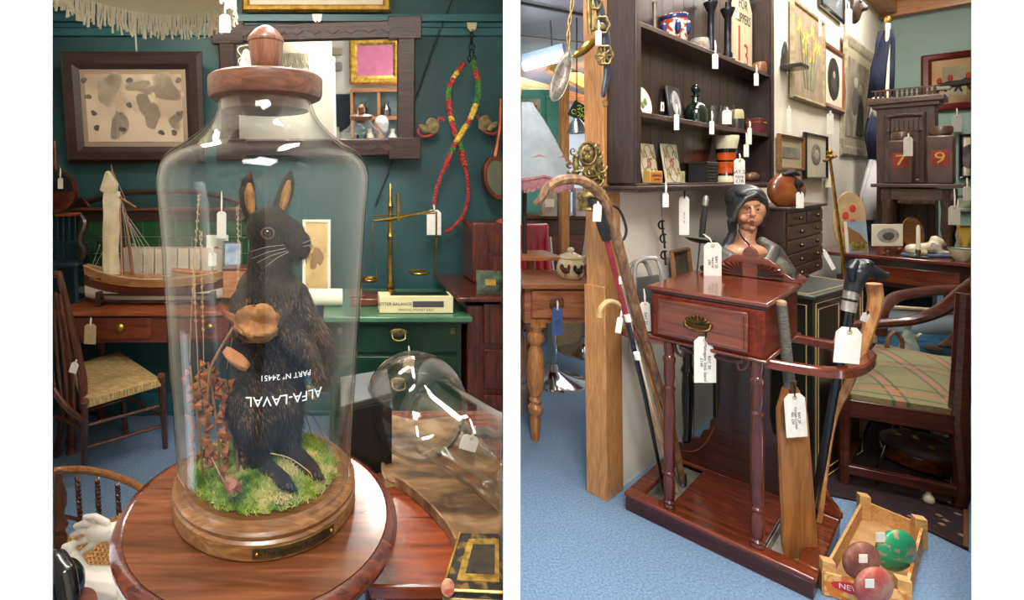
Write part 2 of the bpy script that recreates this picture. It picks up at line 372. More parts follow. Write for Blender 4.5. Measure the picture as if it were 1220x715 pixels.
MB().lathe([(0, zb-.02), (.088, zb-.02), (.088, zb+.01), (0, zb+.01)], 48).build('lid_plug', wood('plug_wood', '6b4a34', '8a6448', 'x'), j)
kb = zt+.014; kh = hz(30)-kb
MB().lathe([(.014, kb-.002), (.024, kb+.002), (.0315, kb+kh*.14), (.0345, kb+kh*.35), (.0355, kb+kh*.58), (.0355, kb+kh*.62), (.037, kb+kh*.63), (.0375, kb+kh*.68), (.034, kb+kh*.76), (.022, kb+kh*.90), (.010, kb+kh*.98), (0, kb+kh)], 40).build('knob', wood('knob_wood', '55301f', '8f5a3c', 'z', rough=.4, scale=10, bump=.3), j)
# white tag standing on the lid, tied with white string
t = thing('price_tag', 'white card tag leaning on the wooden lid beside the round knob', 'tag', W(291, 79, 1.0), rot=(0, math.radians(18), math.radians(55)))
MB().wallprism([(-.012, -.004), (.016, -.004), (.016, .028), (.010, .036), (-.006, .036), (-.012, .028)], -.0006, .0006).build('card', CARD, t)
MB().tube(cr([W(291, 70, 1.0), W(284, 62, 1.0), W(285, 56, 1.01), W(298, 54, 1.02), W(303, 60, 1.03)], 5), .0009, 5).tube(cr([W(287, 78, 1.0), W(284, 72, 1.0), W(289, 68, 1.0), W(296, 70, 1.0)], 5), .0009, 5).build('string', STRING, t, world=True)
# ---------------------------------------------------------------- moss, hare and dried plants inside the jar
ZB = TH+.0565
MOSS = mat('moss', '3f5a18', 'b7a866', rough=.9, scale=28, c='6f8c2c', lo=.38, hi=.66)
JC = V((JX, JY, ZB))
mo = MB(); n = 30
gr = {}
for i in range(n+1):
    for k in range(n+1):
        x, y = (i/n*2-1), (k/n*2-1); r = math.hypot(x, y)
        if r > 1.02: continue
        h = .024*(1-r**4)+.012*noise.noise(V((x*3, y*3, 1)))+.010*noise.noise(V((x*9, y*9, 4)))*(1-r)
        if r > .93: h = 0
        gr[i, k] = len(mo.v); mo.v.append(JC+V((x*.142, y*.142, max(h, .0008))))
for i in range(n):
    for k in range(n):
        c = [gr.get((i, k)), gr.get((i+1, k)), gr.get((i+1, k+1)), gr.get((i, k+1))]
        if None not in c: mo.f.append(tuple(c))
ms = thing('moss_bed', 'mound of green and straw-coloured moss covering the floor of the jar', 'moss', JC)
mso = stuff(mo.build('moss', MOSS, ms, world=True))
R = random.Random(5); mb = MB()
for _ in range(9000):
    a = R.uniform(0, 2*pi); r = math.sqrt(R.random()); x, y = r*math.cos(a), r*math.sin(a)
    h = .024*(1-r**4)+.012*noise.noise(V((x*3, y*3, 1)))
    q = JC+V((x*.147, y*.147, max(h, 0))); d = V((R.uniform(-1, 1), R.uniform(-1, 1), R.uniform(.1, 1.3))).normalized()*R.uniform(.006, .016)
    s = V((R.uniform(-1, 1), R.uniform(-1, 1), 0)).normalized()*.0008; i = len(mb.v)
    mb.v += [q-s, q+s, q+d*.6+V((0, 0, .001))+s, q+d]; mb.f += [(i, i+1, i+2), (i, i+2, i+3)]
stuff(mb.build('moss_strands', mat('moss_strand', '41661a', 'd0bd84', rough=.9, scale=22, c='87a238', lo=.38, hi=.64), ms, world=True, flat=True))
FUR = mat('hare_fur', '14100d', '3a2f27', rough=.9, scale=30, c='241d18', lo=.3, hi=.75, bump=.6, bs=250)
hare = thing('stuffed_hare', 'dark brown stuffed hare standing upright on its hind legs on moss inside the jar', 'hare', (JX, JY, ZB))
def H(u, v, d=0): return W(u, v, 1.03+d)
P_ = lambda n: n/600*1.03
def he(u, v, d, rx, rz, ry, rot=0): return ('e', H(u, v, d), (P_(rx), P_(ry), P_(rz)), Matrix.Rotation(rot, 3, 'Y'))
blobs = [he(322, 395, .0, 44, 62, 36), he(320, 352, -.003, 40, 40, 32), he(312, 448, .01, 40, 52, 38), he(316, 482, .015, 38, 36, 38), he(345, 395, -.0, 28, 58, 30, -.12),
  he(322, 312, -.005, 27, 42, 25), he(322, 273, -.01, 29, 27, 23), he(340, 277, -.015, 24, 19, 18, .2), he(355, 288, -.022, 15, 14, 13), he(361, 298, -.024, 8.5, 11, 9), he(345, 303, -.016, 16, 9, 11, .3),
  ('t', [H(300, 262, .0), H(296, 246, .0), H(294, 228, .0), H(295, 214, .0), H(298, 207, .0)], [P_(7), P_(9), P_(10), P_(7), P_(3)]),
  ('t', [H(326, 262, .004), H(333, 246, .004), H(340, 230, .004), H(344, 214, .004), H(346, 205, .004)], [P_(7), P_(9), P_(10), P_(8), P_(3)]),
  # arm across the belly and arm reaching to the right
  ('t', [H(352, 352, -.02), H(366, 382, -.045), H(385, 402, -.06), H(392, 420, -.065), H(390, 440, -.068), H(387, 456, -.068)], [P_(17), P_(15), P_(11), P_(9), P_(9), P_(6)]),
  ('t', [H(334, 372, -.03), H(345, 398, -.07), H(362, 415, -.09), H(374, 432, -.098), H(379, 448, -.098), H(377, 454, -.098)], [P_(15), P_(14), P_(12), P_(9), P_(8), P_(6)]),
  ('t', [H(290, 360, -.03), H(286, 392, -.055), H(289, 398, -.075), H(300, 386, -.085), H(308, 380, -.088)], [P_(16), P_(14), P_(12), P_(9), P_(7)]),
  # hind legs and long feet
  he(302, 480, -.03, 33, 44, 38), ('t', [H(304, 500, -.035), H(302, 530, -.02), H(304, 548, -.012)], [P_(29), P_(22), P_(17)]),
  ('t', [H(302, 550, -.01), H(318, 560, -.04), H(338, 574, -.085), H(346, 581, -.10)], [P_(13), P_(12), P_(9), P_(6)]),
  he(338, 470, .0, 27, 40, 32), ('t', [H(340, 490, .0), H(341, 520, .012), H(342, 534, .02)], [P_(24), P_(19), P_(14)]),
  ('t', [H(341, 536, .02), H(356, 545, -.01), H(372, 560, -.045), H(379, 568, -.06)], [P_(12), P_(11), P_(9), P_(6)])]
hb = fuse('body', blobs, FUR, hare, vox=.0042, smooth=3)
FT = mat('fur_strand', '15110d', '54463a', rough=.8, scale=16, c='2a221b', lo=.35, hi=.75)
hairs('fur', hb, FT, 17000, .015, .0006, (.25, -.2, -1.1), .6, parent=hare)
hairs('brown_fur', hb, mat('fur_strand_brown', '4a3220', '8a6848', rough=.8, scale=30), 9000, .012, .0006, (.35, -.2, -1.0), .6, parent=hare, keep=lambda q: q.y < -.038 and .13 < q.z < .36)
TAN = mat('inner_ear_skin', '6e4526', 'a8763e', rough=.6, scale=30)
for pts, rs in (([H(300, 256, -.016), H(298, 244, -.0175), H(297, 230, -.018), H(297, 218, -.016)], [3, 6, 6.3, 2]), ([H(334, 256, -.010), H(338, 243, -.0145), H(341, 229, -.0145), H(344, 215, -.013)], [2, 5, 5.6, 2])):
    c = cr(pts, 4); r = rr(rs, 4); mb = MB()
    for p, q in zip(c, r): mb.v += [p-V((P_(q), -.002, 0)), p+V((0, -.0005, 0)), p+V((P_(q), .002, 0))]
    for i in range(len(c)-1): mb.f += [(3*i, 3*i+1, 3*i+4, 3*i+3), (3*i+1, 3*i+2, 3*i+5, 3*i+4)]
    o = mb.build('inner_ear', TAN, hare, world=True); m = o.modifiers.new('t', 'SOLIDIFY'); m.thickness = .001
ey = MB().ell(H(319, 278, -.0455), P_(6.6), 16, 10).build('eye', mat('glass_eye', '120c08', rough=.05, coat=1), hare, world=True)
MB().tube([H(319, 278, -.0515)+V((P_(7.0)*math.cos(a), 0, P_(6.0)*math.sin(a))) for a in [k*2*pi/16 for k in range(16)]], P_(1.1), 6, closed=True).build('eyelid', mat('eyelid_fur', '5a4a3c', rough=.8), hare, world=True)
MB().ell(H(367, 297, -.025), (P_(3.5), P_(5), P_(3.5))).build('nose', mat('nose_skin', '1a1210', rough=.5), hare, world=True)
for (a, b) in (((340, 296), (300, 308)), ((342, 299), (306, 313)), ((344, 300), (316, 318)), ((360, 290), (384, 284)), ((361, 294), (386, 292)), ((338, 292), (298, 300))):
    p, q = H(*a, -.042), H(*b, -.06); MB().tube([p, p.lerp(q, .5)+V((0, 0, .003)), q], [.0005, .0004, .0002], 4).build('whisker', mat('whisker', 'b8ada0', rough=.6), hare, world=True)
for bx, by, dz in ((346, 579, -.10), (379, 566, -.06)):
    for k in (-1, 0, 1): MB().tube([H(bx+k*4, by+k, dz-.004), H(bx+k*5+3, by+5+k, dz-.012)], [P_(2.6), P_(1)], 6).build('claw', BLACK, hare, world=True)
BR1 = mat('dried_petal', '7a4a22', 'b98249', rough=.7, scale=25, bump=.5); BR2 = mat('dried_bract', '5c2e16', '94592e', rough=.75, scale=35, bump=.4); STEM = mat('dried_stem', '6e4c2c', '8f6a40', rough=.8, scale=30)
def curl(c, r, h, a0, a1, twist=.2, M=None, n=8, m=5, wob=.1):
    mb = MB(); 
    for i in range(m+1):
        for k in range(n+1):
            t_ = i/m; a = a0+(a1-a0)*k/n+twist*t_; q = r*(math.sin(pi*(.18+.62*t_)))*(1+wob*math.sin(5*a+3*t_)+wob*1.6*noise.noise(V((a*2.2, t_*5, a0*3))))
            mb.v.append(V(c)+(M or Matrix.Identity(3)) @ V((q*math.cos(a), q*math.sin(a), h*t_)))
    for i in range(m):
        for k in range(n): b = i*(n+1)+k; mb.f.append((b, b+1, b+n+2, b+n+1))
    return mb
fl = thing('dried_rose', 'single dried brown rose on a slanting stem held at the hare\'s chest', 'dried flower', H(252, 440, -.11))
Mr = Matrix.Rotation(math.radians(97), 3, 'Y')
for k in range(6):
    o = curl(H(281, 382, -.118), P_(20-(k % 3)*3), P_(42+3*(k % 2)), k*1.05, k*1.05+1.7, .35, Mr, wob=.16+.05*(k%2), n=12, m=8).build('petal', BR1, fl, world=True); m = o.modifiers.new('t', 'SOLIDIFY'); m.thickness = .0007
MB().tube(cr([H(265, 370, -.118), H(272, 376, -.118), H(281, 382, -.118), H(290, 384, -.118)], 4), rr([P_(2), P_(4), P_(6), P_(9)], 4), 8).build('calyx', BR2, fl, world=True)
MB().tube(cr([H(282, 384, -.118), H(272, 400, -.118), H(258, 424, -.112), H(250, 445, -.11), H(246, 500, -.08), H(246, 552, -.06)], 5), P_(1.7), 6).build('stem', STEM, fl, world=True)
lf = curl(H(268, 415, -.115), P_(9), P_(32), -2.6, -.5, .1, Matrix.Rotation(math.radians(128), 3, 'Y')).build('leaf', mat('dried_leaf', '9a5c34', 'b87a4c', rough=.7, scale=25), fl, world=True)
m = lf.modifiers.new('t', 'SOLIDIFY'); m.thickness = .0008
R = random.Random(11)
# spikes of papery brown bracts
for si, (ub, vb, ut, vt, dz, nb, lab) in enumerate(((241, 566, 226, 436, -.05, 20, 'left'), (262, 575, 248, 432, -.085, 34, 'middle'), (283, 560, 268, 452, -.055, 26, 'right'))):
    sp = thing('dried_bract_spike', {'left': 'tallest thin brown bract spike against the left side of the jar', 'middle': 'fullest spike of papery brown bracts, below the dried rose', 'right': 'short spike of papery brown bracts touching the hare\'s thigh'}[lab], 'dried flower', H(ub, vb, dz), group='dried spikes inside the jar')
    pts = cr([H(ub, vb, dz), H(lerp(ub, ut, .4)+3, lerp(vb, vt, .4), dz), H(ut, vt, dz)], 8)
    MB().tube(pts, P_(1.6), 6).build('stem', STEM, sp, world=True)
    for k in range(nb):
        f = .12+.88*k/nb; s_ = (-1 if k % 2 else 1)*R.uniform(3, 11)*(1.15-f*.4)
        c = H(lerp(ub, ut, f)+s_+1, lerp(vb, vt, f)+R.uniform(-3, 3), dz-.005+R.uniform(-.014, .008))
        Mr = Matrix.Rotation(R.uniform(1.2, 2.1)*(1 if s_ > 0 else -1), 3, 'Y') @ Matrix.Rotation(R.uniform(-.6, .6), 3, 'X')
        r = P_(R.uniform(4.5, 7)); mb = MB(); nn = 7
        for q in range(nn):
            a = 2*pi*q/nn; wv = 1+.25*math.sin(3*a+k); mb.v += [c+Mr @ V((r*.25*math.cos(a), r*.25*math.sin(a), -r*.6)), c+Mr @ V((r*wv*math.cos(a), r*wv*.7*math.sin(a), r*.5))]
        mb.f = [(2*q, 2*((q+1) % nn), 2*((q+1) % nn)+1, 2*q+1) for q in range(nn)]+[tuple(2*q for q in range(nn))]
        o = mb.build('bract', BR2, sp, world=True, flat=True)
        m = o.modifiers.new('t', 'SOLIDIFY'); m.thickness = .0008
# fine dried grasses
GR = mat('dried_grass', 'a88c5c', 'cbb284', rough=.8, scale=30)
for i, (pts, dz, lab) in enumerate((
    ([(241, 560), (236, 440), (232, 330), (237, 232)], .0, 'tall pale dried grass stem left of the hare, reaching highest'),
    ([(247, 560), (243, 440), (241, 350), (239, 276)], -.02, 'pale dried grass stem standing just right of the tallest one'),
    ([(270, 440), (280, 380), (284, 310), (283, 246)], .03, 'seeded dried grass stem beside the hare\'s left ear'),
    ([(226, 430), (228, 370), (231, 330), (228, 310)], .03, 'thin dried grass stem nearest the left edge of the glass'))):
    g = thing('dried_grass_stem', lab, 'dried grass', H(*pts[0], dz), group='dried grasses inside the jar')
    c = cr([H(*p, dz) for p in pts], 10); MB().tube(c, rr([.0007]*len(pts), 10), 5).build('stem', GR, g, world=True)
    mb = MB()
    for q in range(len(c)//2, len(c)):
        for s_ in (-1, 1): mb.ell(c[q]+V((s_*.0022, R.uniform(-.002, .002), R.uniform(-.003, .003))), (.0009, .0009, .003), 5, 4)
    stuff(mb.build('seeds', GR, g, world=True))
g = thing('dried_twig', 'thin forked pale twig behind the hare\'s right leg, leaning to the right', 'twig', H(370, 530, .05))
MB().tube(cr([H(372, 520, .06), H(362, 486, .06), H(358, 462, .06), H(366, 452, .06)], 5), .0011, 5).tube(cr([H(392, 540, .05), H(380, 508, .05), H(362, 480, .06)], 5), .0009, 5).tube([H(364, 492, .06), H(376, 478, .06), H(383, 472, .06)], .0011, 5).build('twig', STEM, g, world=True)
for pu, pv in ((366, 470), (372, 474), (367, 462)): MB().ell(H(pu, pv, .055), (P_(4), P_(1.5), P_(3)), 8, 6).build('dry_leaf', GR, g, world=True)
o = curl(H(270, 580, -.14), P_(10), P_(15), -2.8, .2, .3, Matrix.Rotation(.9, 3, 'Y'), wob=.25).build('fallen_leaf', mat('fallen_leaf', '7a4634', '9a6450', rough=.6), None)
m = o.modifiers.new('t', 'SOLIDIFY'); m.thickness = .0008; tagged(o, 'curled brown fallen leaf on the moss at the foot of the bract spikes', 'leaf')
g = thing('grass_tendril', 'loose straw-coloured tendril trailing over the moss in front of the hare\'s feet', 'tendril', H(330, 560, -.1))
MB().tube(cr([H(322, 540, -.10), H(345, 546, -.10), H(368, 562, -.10), H(372, 570, -.10)], 6), .0008, 5).tube(cr([H(252, 545, -.12), H(262, 565, -.13), H(276, 590, -.13), H(283, 588, -.13)], 6), .0008, 5).build('tendril', GR, g, world=True)
# ================================================================ left room: furniture and things behind the jar
def trimray(objs, u, keep=1, Zs=None):
    """cut things off on the camera plane through image column u, at the added margin walls: keep=1 keeps what lies left of column u"""
    s = sl(u); nrm = V((1, -s, 0)).normalized()*keep
    for root in objs:
        for o in [root]+[x for x in COL.objects if x.parent == root]+[x for x in COL.objects if x.parent and x.parent.parent == root]:
            if o.type != 'MESH': continue
            I = XF[o.name] if o.parent else Matrix.LocRotScale(o.location, o.rotation_euler, None)
            J = I.inverted(); co = J @ V((0, 0, EYE)); no = (J.to_3x3() @ nrm)
            o.data = o.data.copy()
            bm = bmesh.new(); bm.from_mesh(o.data)
            r = bmesh.ops.bisect_plane(bm, geom=bm.verts[:]+bm.edges[:]+bm.faces[:], plane_co=co, plane_no=no, clear_outer=True)
            ed = [e for e in r['geom_cut'] if isinstance(e, bmesh.types.BMEdge)]
            if ed:
                try: bmesh.ops.holes_fill(bm, edges=ed)
                except Exception: pass
            if len(bm.verts) == 0: bm.free(); bpy.data.objects.remove(o); continue
            bm.to_mesh(o.data); bm.free()
def frame4(name, parent, w, h, b, d, m, x=0, z=0, prof=None, bevel=.004):
    """four mitred frame sides around a w x h outline centred on (x, z), front face at y=-d"""
    mb = MB(); prof = prof or [(0, -d*.55), (.25, -d), (.7, -d*.85), (1, -d*.35), (1, 0), (0, 0)]
    n = len(prof)
    for sx, sz in ((-1, -1), (1, -1), (1, 1), (-1, 1)):
        for p, y in prof: mb.v.append(V((x+sx*(w/2-p*b), y, z+sz*(h/2-p*b))))
    for k in range(4):
        for i in range(n): mb.f.append((k*n+i, ((k+1) % 4)*n+i, ((k+1) % 4)*n+(i+1) % n, k*n+(i+1) % n))
    return mb.build(name, m, parent, ang=20)
FG = thinglass('picture_glass', (1, 1, 1), .9)
def picture(name, label, cat, loc, rz, w, h, b, d, fm, pm, mount=None, mb_=0, lean=0, glass=True, group=None):
    t = thing(name, label, cat, loc, rot=(lean, 0, rz) if rz == 0 else Matrix.Rotation(rz, 3, 'Z').to_euler(), group=group)
    if rz and lean:
        t.rotation_euler = (Matrix.Rotation(rz, 3, 'Z') @ Matrix.Rotation(lean, 3, 'X')).to_euler()
    XF[t.name] = Matrix.LocRotScale(V(loc), t.rotation_euler, None)
    frame4('frame', t, w, h, b, d, fm)
    iw, ih = w-2*b, h-2*b
    if mount: MB().box((0, -d*.2, 0), (iw+.004, .004, ih+.004)).build('mount', mount, t)
    MB().box((0, -d*.2-.003, 0), (iw-2*mb_, .003, ih-2*mb_)).build('print', pm, t)
    MB().box((0, -.002, 0), (w*.96, .004, h*.96)).build('backing', BUFF, t)
    if glass: MB().box((0, -d*.33-.004, 0), (iw+.002, .0015, ih+.002)).build('glass', FG, t)
    return t
# --- map picture
MAP = mat('map_paper', 'b79f86', 'd8c2a8', rough=.6, scale=2.2, st=(1, 1, 1), c='cbb499', lo=.42, hi=.55, dist=.6)
c = W(161, 129, 3.12); fw, fh = px(165, 3.12), px(131, 3.12)
FRM = wood('frame_dark', '1e120f', '3c251c', 'x', rough=.3, coat=.3)
mp = picture('map_picture', 'dark wooden frame with glazed pale map print, left of the jar', 'picture', c, 0, fw, fh, px(20, 3.12), .045, FRM, MAP, mount=mat('map_mount', 'a58d76', rough=.8), mb_=.03, lean=.14)
R = random.Random(2); INKB = mat('print_ink', '4a4440', '7a6e62', rough=.8, scale=40); INKL = mat('print_ink_light', 'b2a08a', 'c6b298', rough=.8, scale=20)
def blob(cx, cz, rx, rz_, m, parent, y, name='printed_shape', seed=0, k=22, am=.3):
    pts = []
    for i in range(k):
        a = 2*pi*i/k; r = 1+am*math.sin(2*a+seed)+am*.6*math.sin(3*a+seed*2.3)+am*.3*math.sin(7*a+seed)
        pts.append((cx+rx*r*math.cos(a), cz+rz_*r*math.sin(a)))
    return MB().wallprism(pts, y, y+.0006).build(name, m, parent, flat=True)
for i, (x, z, a, b_) in enumerate(((-.15, .12, .07, .09), (-.10, -.10, .045, .10), (.05, .13, .07, .05), (.09, -.02, .06, .10), (.2, .12, .1, .07), (.25, -.08, .05, .04))): blob(x, z, a, b_, INKL, mp, -.0135, 'landmass', i)
for i, (x, z) in enumerate(((-.3, .17), (-.28, .07), (-.25, -.03), (-.24, -.12), (-.02, .17), (-.08, -.13), (-.03, .02), (.28, .17), (.28, -.03), (.16, -.15), (.24, -.15))): blob(x, z, .02, .016, INKB, mp, -.0142, 'vignette', i*1.7, am=.15)
def hook(u, v, Z, label, s=1):
    t = thing('picture_hook', label, 'hook', W(u, v, Z)); k = px(1, Z)*s
    MB().wallprism([(-6*k, 5*k), (6*k, 5*k), (5*k, -2*k), (0, -7*k), (-5*k, -2*k)], -.006, 0).build('plate', mat('hook_brass', 'cfc3a0', 'e0d8bc', rough=.4, metal=.5), t)
    MB().tube([(0, -.006, -6*k), (0, -.02, -9*k), (0, -.024, -4*k)], k*1.2, 6).build('prong', BRASS, t); return t
hook(162, 17, 3.14, 'small brass picture hook on the green rail above the map picture')
hook(378, 22, 3.14, 'heart-shaped brass hook on the green rail above the mirror')
hook(562, 32, 3.14, 'heart-shaped brass hook on the green rail holding the chain and beaded rope')
o = MB().tube([W(162, 24, 3.13), W(161, 40, 3.13)+V((.004, -.006, 0)), W(163, 64, 3.11)], .006, 6).build('hanging_string', mat('rope_string', 'a9a793', rough=.9), None); tagged(o, 'knotted pale string from the rail down to the map picture', 'string')
# --- mirror
CARV = wood('mirror_frame_wood', '1f1210', '3e2620', 'x', rough=.4, coat=.15, bump=.5)
MZ = 3.10; c = W(377, 108, MZ); mw, mh = px(232, MZ), px(156, MZ)
t = thing('wall_mirror', 'wide mirror in carved dark wooden frame, behind the jar lid', 'mirror', c, rot=(.105, 0, -.098))
MROT = XF[t.name].to_3x3()
frame4('frame', t, mw, mh, px(21, MZ), .04, CARV, prof=[(0, -.03), (.08, -.04), (.9, -.04), (1, -.02), (1, 0), (0, 0)])
MB().box((0, -.012, 0), (mw-px(40, MZ), .004, mh-px(40, MZ))).build('mirror_glass', mat('silvered_glass', 'f0f2f0', rough=.015, metal=1), t)
MB().box((0, -.002, 0), (mw*.97, .004, mh*.97)).build('backing', BUFF, t)
for sx in (-1, 1):
    for sz in (-1, 1): MB().box((sx*(mw/2-px(12, MZ)), -.022, sz*(mh/2-px(9, MZ))), (px(38, MZ), .044, px(26, MZ))).build('corner_ear', CARV, t, bevel=.006)
LZ = mat('carved_lozenge', '2a1815', '4a3028', rough=.45)
for k in range(9):
    for sz in (-1, 1): MB().wallprism([(px((k-4)*21-7, MZ), sz*(mh/2-px(10, MZ))), (px((k-4)*21, MZ), sz*(mh/2-px(10, MZ))-.022), (px((k-4)*21+7, MZ), sz*(mh/2-px(10, MZ))), (px((k-4)*21, MZ), sz*(mh/2-px(10, MZ))+.022)], -.047, -.038).build('carved_lozenge', LZ, t)
GOLD = mat('gilt', 'b07f2c', 'dfb55c', rough=.32, metal=.85, scale=20)
picture('gilt_picture', 'gilt-framed pale picture above the rail, only its lower edge showing above the mirror', 'picture', W(377, -32, 3.14), 0, px(176, 3.14), px(94, 3.14), px(9, 3.14), .03, GOLD, CREAM, mount=CREAM, mb_=.03)
# --- fringed lampshade hanging at the top left
t = thing('fringed_lampshade', 'hanging lampshade with long cream cotton fringe at the top left', 'lampshade', W(178, -12, 2.1))
r0 = px(102, 2.1)*.98
MB().lathe([(r0, 0), (r0*.98, .03), (r0*.55, .25), (r0*.3, .28)], 40, cap=False).build('shade', mat('shade_cloth', 'd9cdb2', rough=.9), t)
R = random.Random(4); mb = MB()
for i in range(300):
    a = 2*pi*i/300+R.uniform(-.01, .01); x, y = r0*math.cos(a), r0*math.sin(a); L = R.uniform(.065, .115)
    mb.tube([(x, y, .01), (x+R.uniform(-.004, .004), y+R.uniform(-.004, .004), -L*.5), (x+R.uniform(-.01, .01), y+R.uniform(-.01, .01), -L)], [.0042, .004, .0055], 5)
stuff(mb.build('fringe', mat('cotton_fringe', 'e8dec6', 'f6efdc', rough=.95, scale=40), t))
MB().tube([(0, 0, .27), (0, 0, 2.86-W(178, -12, 2.1).z)], .006, 6).build('cord', BLACKSTR, t); MB().lathe([(0, .262), (r0*.3, .262), (r0*.3, .285), (0, .285)], 20).build('top_ring', BRASS, t)
tag(268, 17, 2.0, 13, 22, 'white tag hanging from the lampshade fringe at the top of the left room', top=14)
OLDB = mat('dull_brass', '5e5030', '8e8058', rough=.6, metal=.5, scale=40)
# --- beaded rope
RED = mat('red_beads', '8e2420', 'b5413a', rough=.4, scale=60); GRN = mat('green_beads', '2a5a24', '4f8a3a', rough=.4, scale=60); YEL = mat('yellow_beads', 'c8a02c', 'dcc056', rough=.4, scale=60)
t = thing('beaded_rope', 'red, green and yellow beaded rope crossed over itself, hanging on the green wall', 'beads', W(562, 76, 3.08))
zb = 3.08; st = [[(552, 76), (541, 92), (535, 108), (535, 124), (538, 142), (542, 158), (548, 172), (552, 190), (556, 208), (558, 232), (553, 254), (543, 268), (532, 276)],
     [(563, 74), (568, 90), (570, 108), (567, 124), (560, 142), (550, 158), (541, 174), (534, 190), (527, 206), (520, 226), (517, 246)]]
beads = {'red': MB(), 'green': MB(), 'yellow': MB()}; R = random.Random(9)
for si, s in enumerate(st):
    c = cr([W(u, v, zb-.02*si) for u, v in s], 12); k = 0
    while k < len(c):
        col = R.choice(['red', 'green', 'yellow', 'red', 'green']) if k < 80 else 'red'
        for q in range(k, min(k+R.randint(4, 9), len(c))):
            for w_ in range(3):
                a = q*1.1+w_*2.1; rad = .016 if q < 90 else .011
                beads[col].ell(c[q]+V((rad*.6*math.cos(a), rad*.6*math.sin(a), R.uniform(-.004, .004))), rad*.62, 6, 4)
        k = q+1
for n_, m_ in (('red', RED), ('green', GRN), ('yellow', YEL)): stuff(beads[n_].build(n_+'_beads', m_, t, world=True))
for k in range(5):
    for s in (-1, 1):
        p = W(562+s*3*(k/4)-0, 42+k*7, 3.1); MB().tube([p+V((.010*math.cos(a)*(1 if (k+s) % 2 else .4), .010*math.cos(a)*(.4 if (k+s) % 2 else 1), .020*math.sin(a))) for a in [i*pi/5 for i in range(10)]], .004, 5, closed=True).build('chain_link', IRON, t, world=True)
for s, (u, v) in ((-1, (515, 150)), (1, (577, 147))):
    h = thing('horn_ornament', ('brass leaf and curled beaded horn at the left of the beaded rope', 'brass leaf and curled beaded horn at the right of the beaded rope')[s > 0], 'ornament', W(u, v, 3.1), group='horn ornaments on the beaded rope')
    o_ = [(-s*0, 0)]
    MB().ell((0, -.01, .0), (px(8, 3.1), .006, px(10, 3.1)), 10, 8, R=Matrix.Rotation(.3*s, 3, 'Y')).build('leaf', OLDB, h)
    MB().ell((s*.05, -.015, -.02), (px(4, 3.1), .006, px(8, 3.1)), 10, 8, R=Matrix.Rotation(.9*s, 3, 'Y')).build('leaf', OLDB, h)
    MB().tube(cr([(-s*.075, 0, .03), (-s*.05, 0, .05), (-s*.02, -.005, .0), (s*.0, -.0, -.05), (s*.06, 0, -.065), (s*.09, 0, -.03), (s*.06, 0, .0)], 5), .0085, 6).build('horn', RED, h)
tag(517, 250, 3.0, 17, 30, 'large white tag tied to the end of the beaded rope', top=6)
o = MB().tube([W(540, -5, 3.17), W(515, 60, 3.17), W(487, 140, 3.17), W(447, 245, 3.17)], .006, 6).build('wall_cable', mat('cable_dark', '14262a', rough=.6), None); tagged(o, 'thin dark cable running diagonally down the green wall right of the mirror', 'cable')
# --- copper pans
COP = mat('copper', '5a2c1a', '8a4a2e', rough=.4, metal=.7, scale=12)
t = thing('copper_ladle', 'brown copper pan with long handle, right end of the green wall', 'pan', W(588, 212, 3.08))
pm_ = [(p.x, p.z) for p in cr([V((-.02, 0, .13)), V((-.065, 0, .10)), V((-.085, 0, .03)), V((-.075, 0, -.04)), V((-.05, 0, -.09)), V((.0, 0, -.13)), V((.05, 0, -.1)), V((.06, 0, 0)), V((.05, 0, .09))], 4, closed=True)]
MB().wallprism(pm_, -.09, -.02).build('bowl', COP, t, bevel=.01); MB().wallprism([(x*.8, z*.8) for x, z in pm_], -.094, -.088).build('bowl_inside', mat('verdigris', '4a5a4a', '6a5a40', rough=.6, scale=10), t)
MB().tube([(-.005, -.05, .12), (.03, -.03, .30), (.035, -.03, .48)], [.022, .014, .012], 8).build('handle', COP, t)
trimray([t], 598.5)
t = thing('copper_pan', 'round copper pan with dark upper half, left edge of green wall', 'pan', W(70, 228, 3.02))
MB().lathe([(0, -.0), (.12, 0), (.125, .01), (.125, .05), (0, .055)], 40, Matrix.Rotation(pi/2, 4, 'X')).build('bowl', COP, t)
MB().wallprism([(.118*math.cos(a), .118*math.sin(a)) for a in [pi*i/16 for i in range(17)]], -.062, -.05).build('lid_half', mat('dark_lid', '18191c', rough=.4), t)
MB().tube([(-.01, -.03, .11), (-.02, -.03, .3)], .016, 8).build('handle', COP, t); trimray([t], 64, -1)
tag(72, 212, 2.93, 6, 13, 'small white tag on the copper pan at the left edge', top=12)
# --- washstand desk with green tiles
DZ = 2.70; DH = zat(DZ, 371); x0, x1 = W(66, 0, DZ).x, W(312, 0, DZ).x
DESK = wood('desk_wood', '6d2d14', 'a8562c', 'x', rough=.3, coat=.3); DESKD = wood('desk_front', '4e1f10', '7c3a20', 'x', rough=.35, coat=.2)
t = thing('tiled_washstand', 'reddish wooden washstand with a green-tiled splashback, under the model ship', 'washstand', ((x0+x1)/2, DZ, 0)); xc = (x0+x1)/2
MB().box((0, .215, DH-.012), (x1-x0, .45, .024)).build('top', DESK, t, bevel=.004)
MB().box((0, .23, DH-.1), (x1-x0-.03, .41, .15)).build('apron', DESKD, t)
for k in range(2):
    cx = (x1-x0)*(.25 if k else -.25); d = MB().box((cx, .02, DH-.095), ((x1-x0)*.42, .02, .115)).build('drawer', DESKD, t, bevel=.003)
    MB().ell((W(144, 0, DZ).x-xc if not k else cx, -.005, DH-.085), (.027, .022, .027)).build('knob', BRASS, d)
for sx in (-1, 1):
    for y in (.05, .40): MB().lathe([(.03, 0), (.018, .03), (.03, .06), (.022, .1), (.034, .35), (.024, .42), (.034, .46), (.034, DH-.17)], 14, TR(sx*(x1-x0-.12)/2, y, 0)).build('leg', DESKD, t)
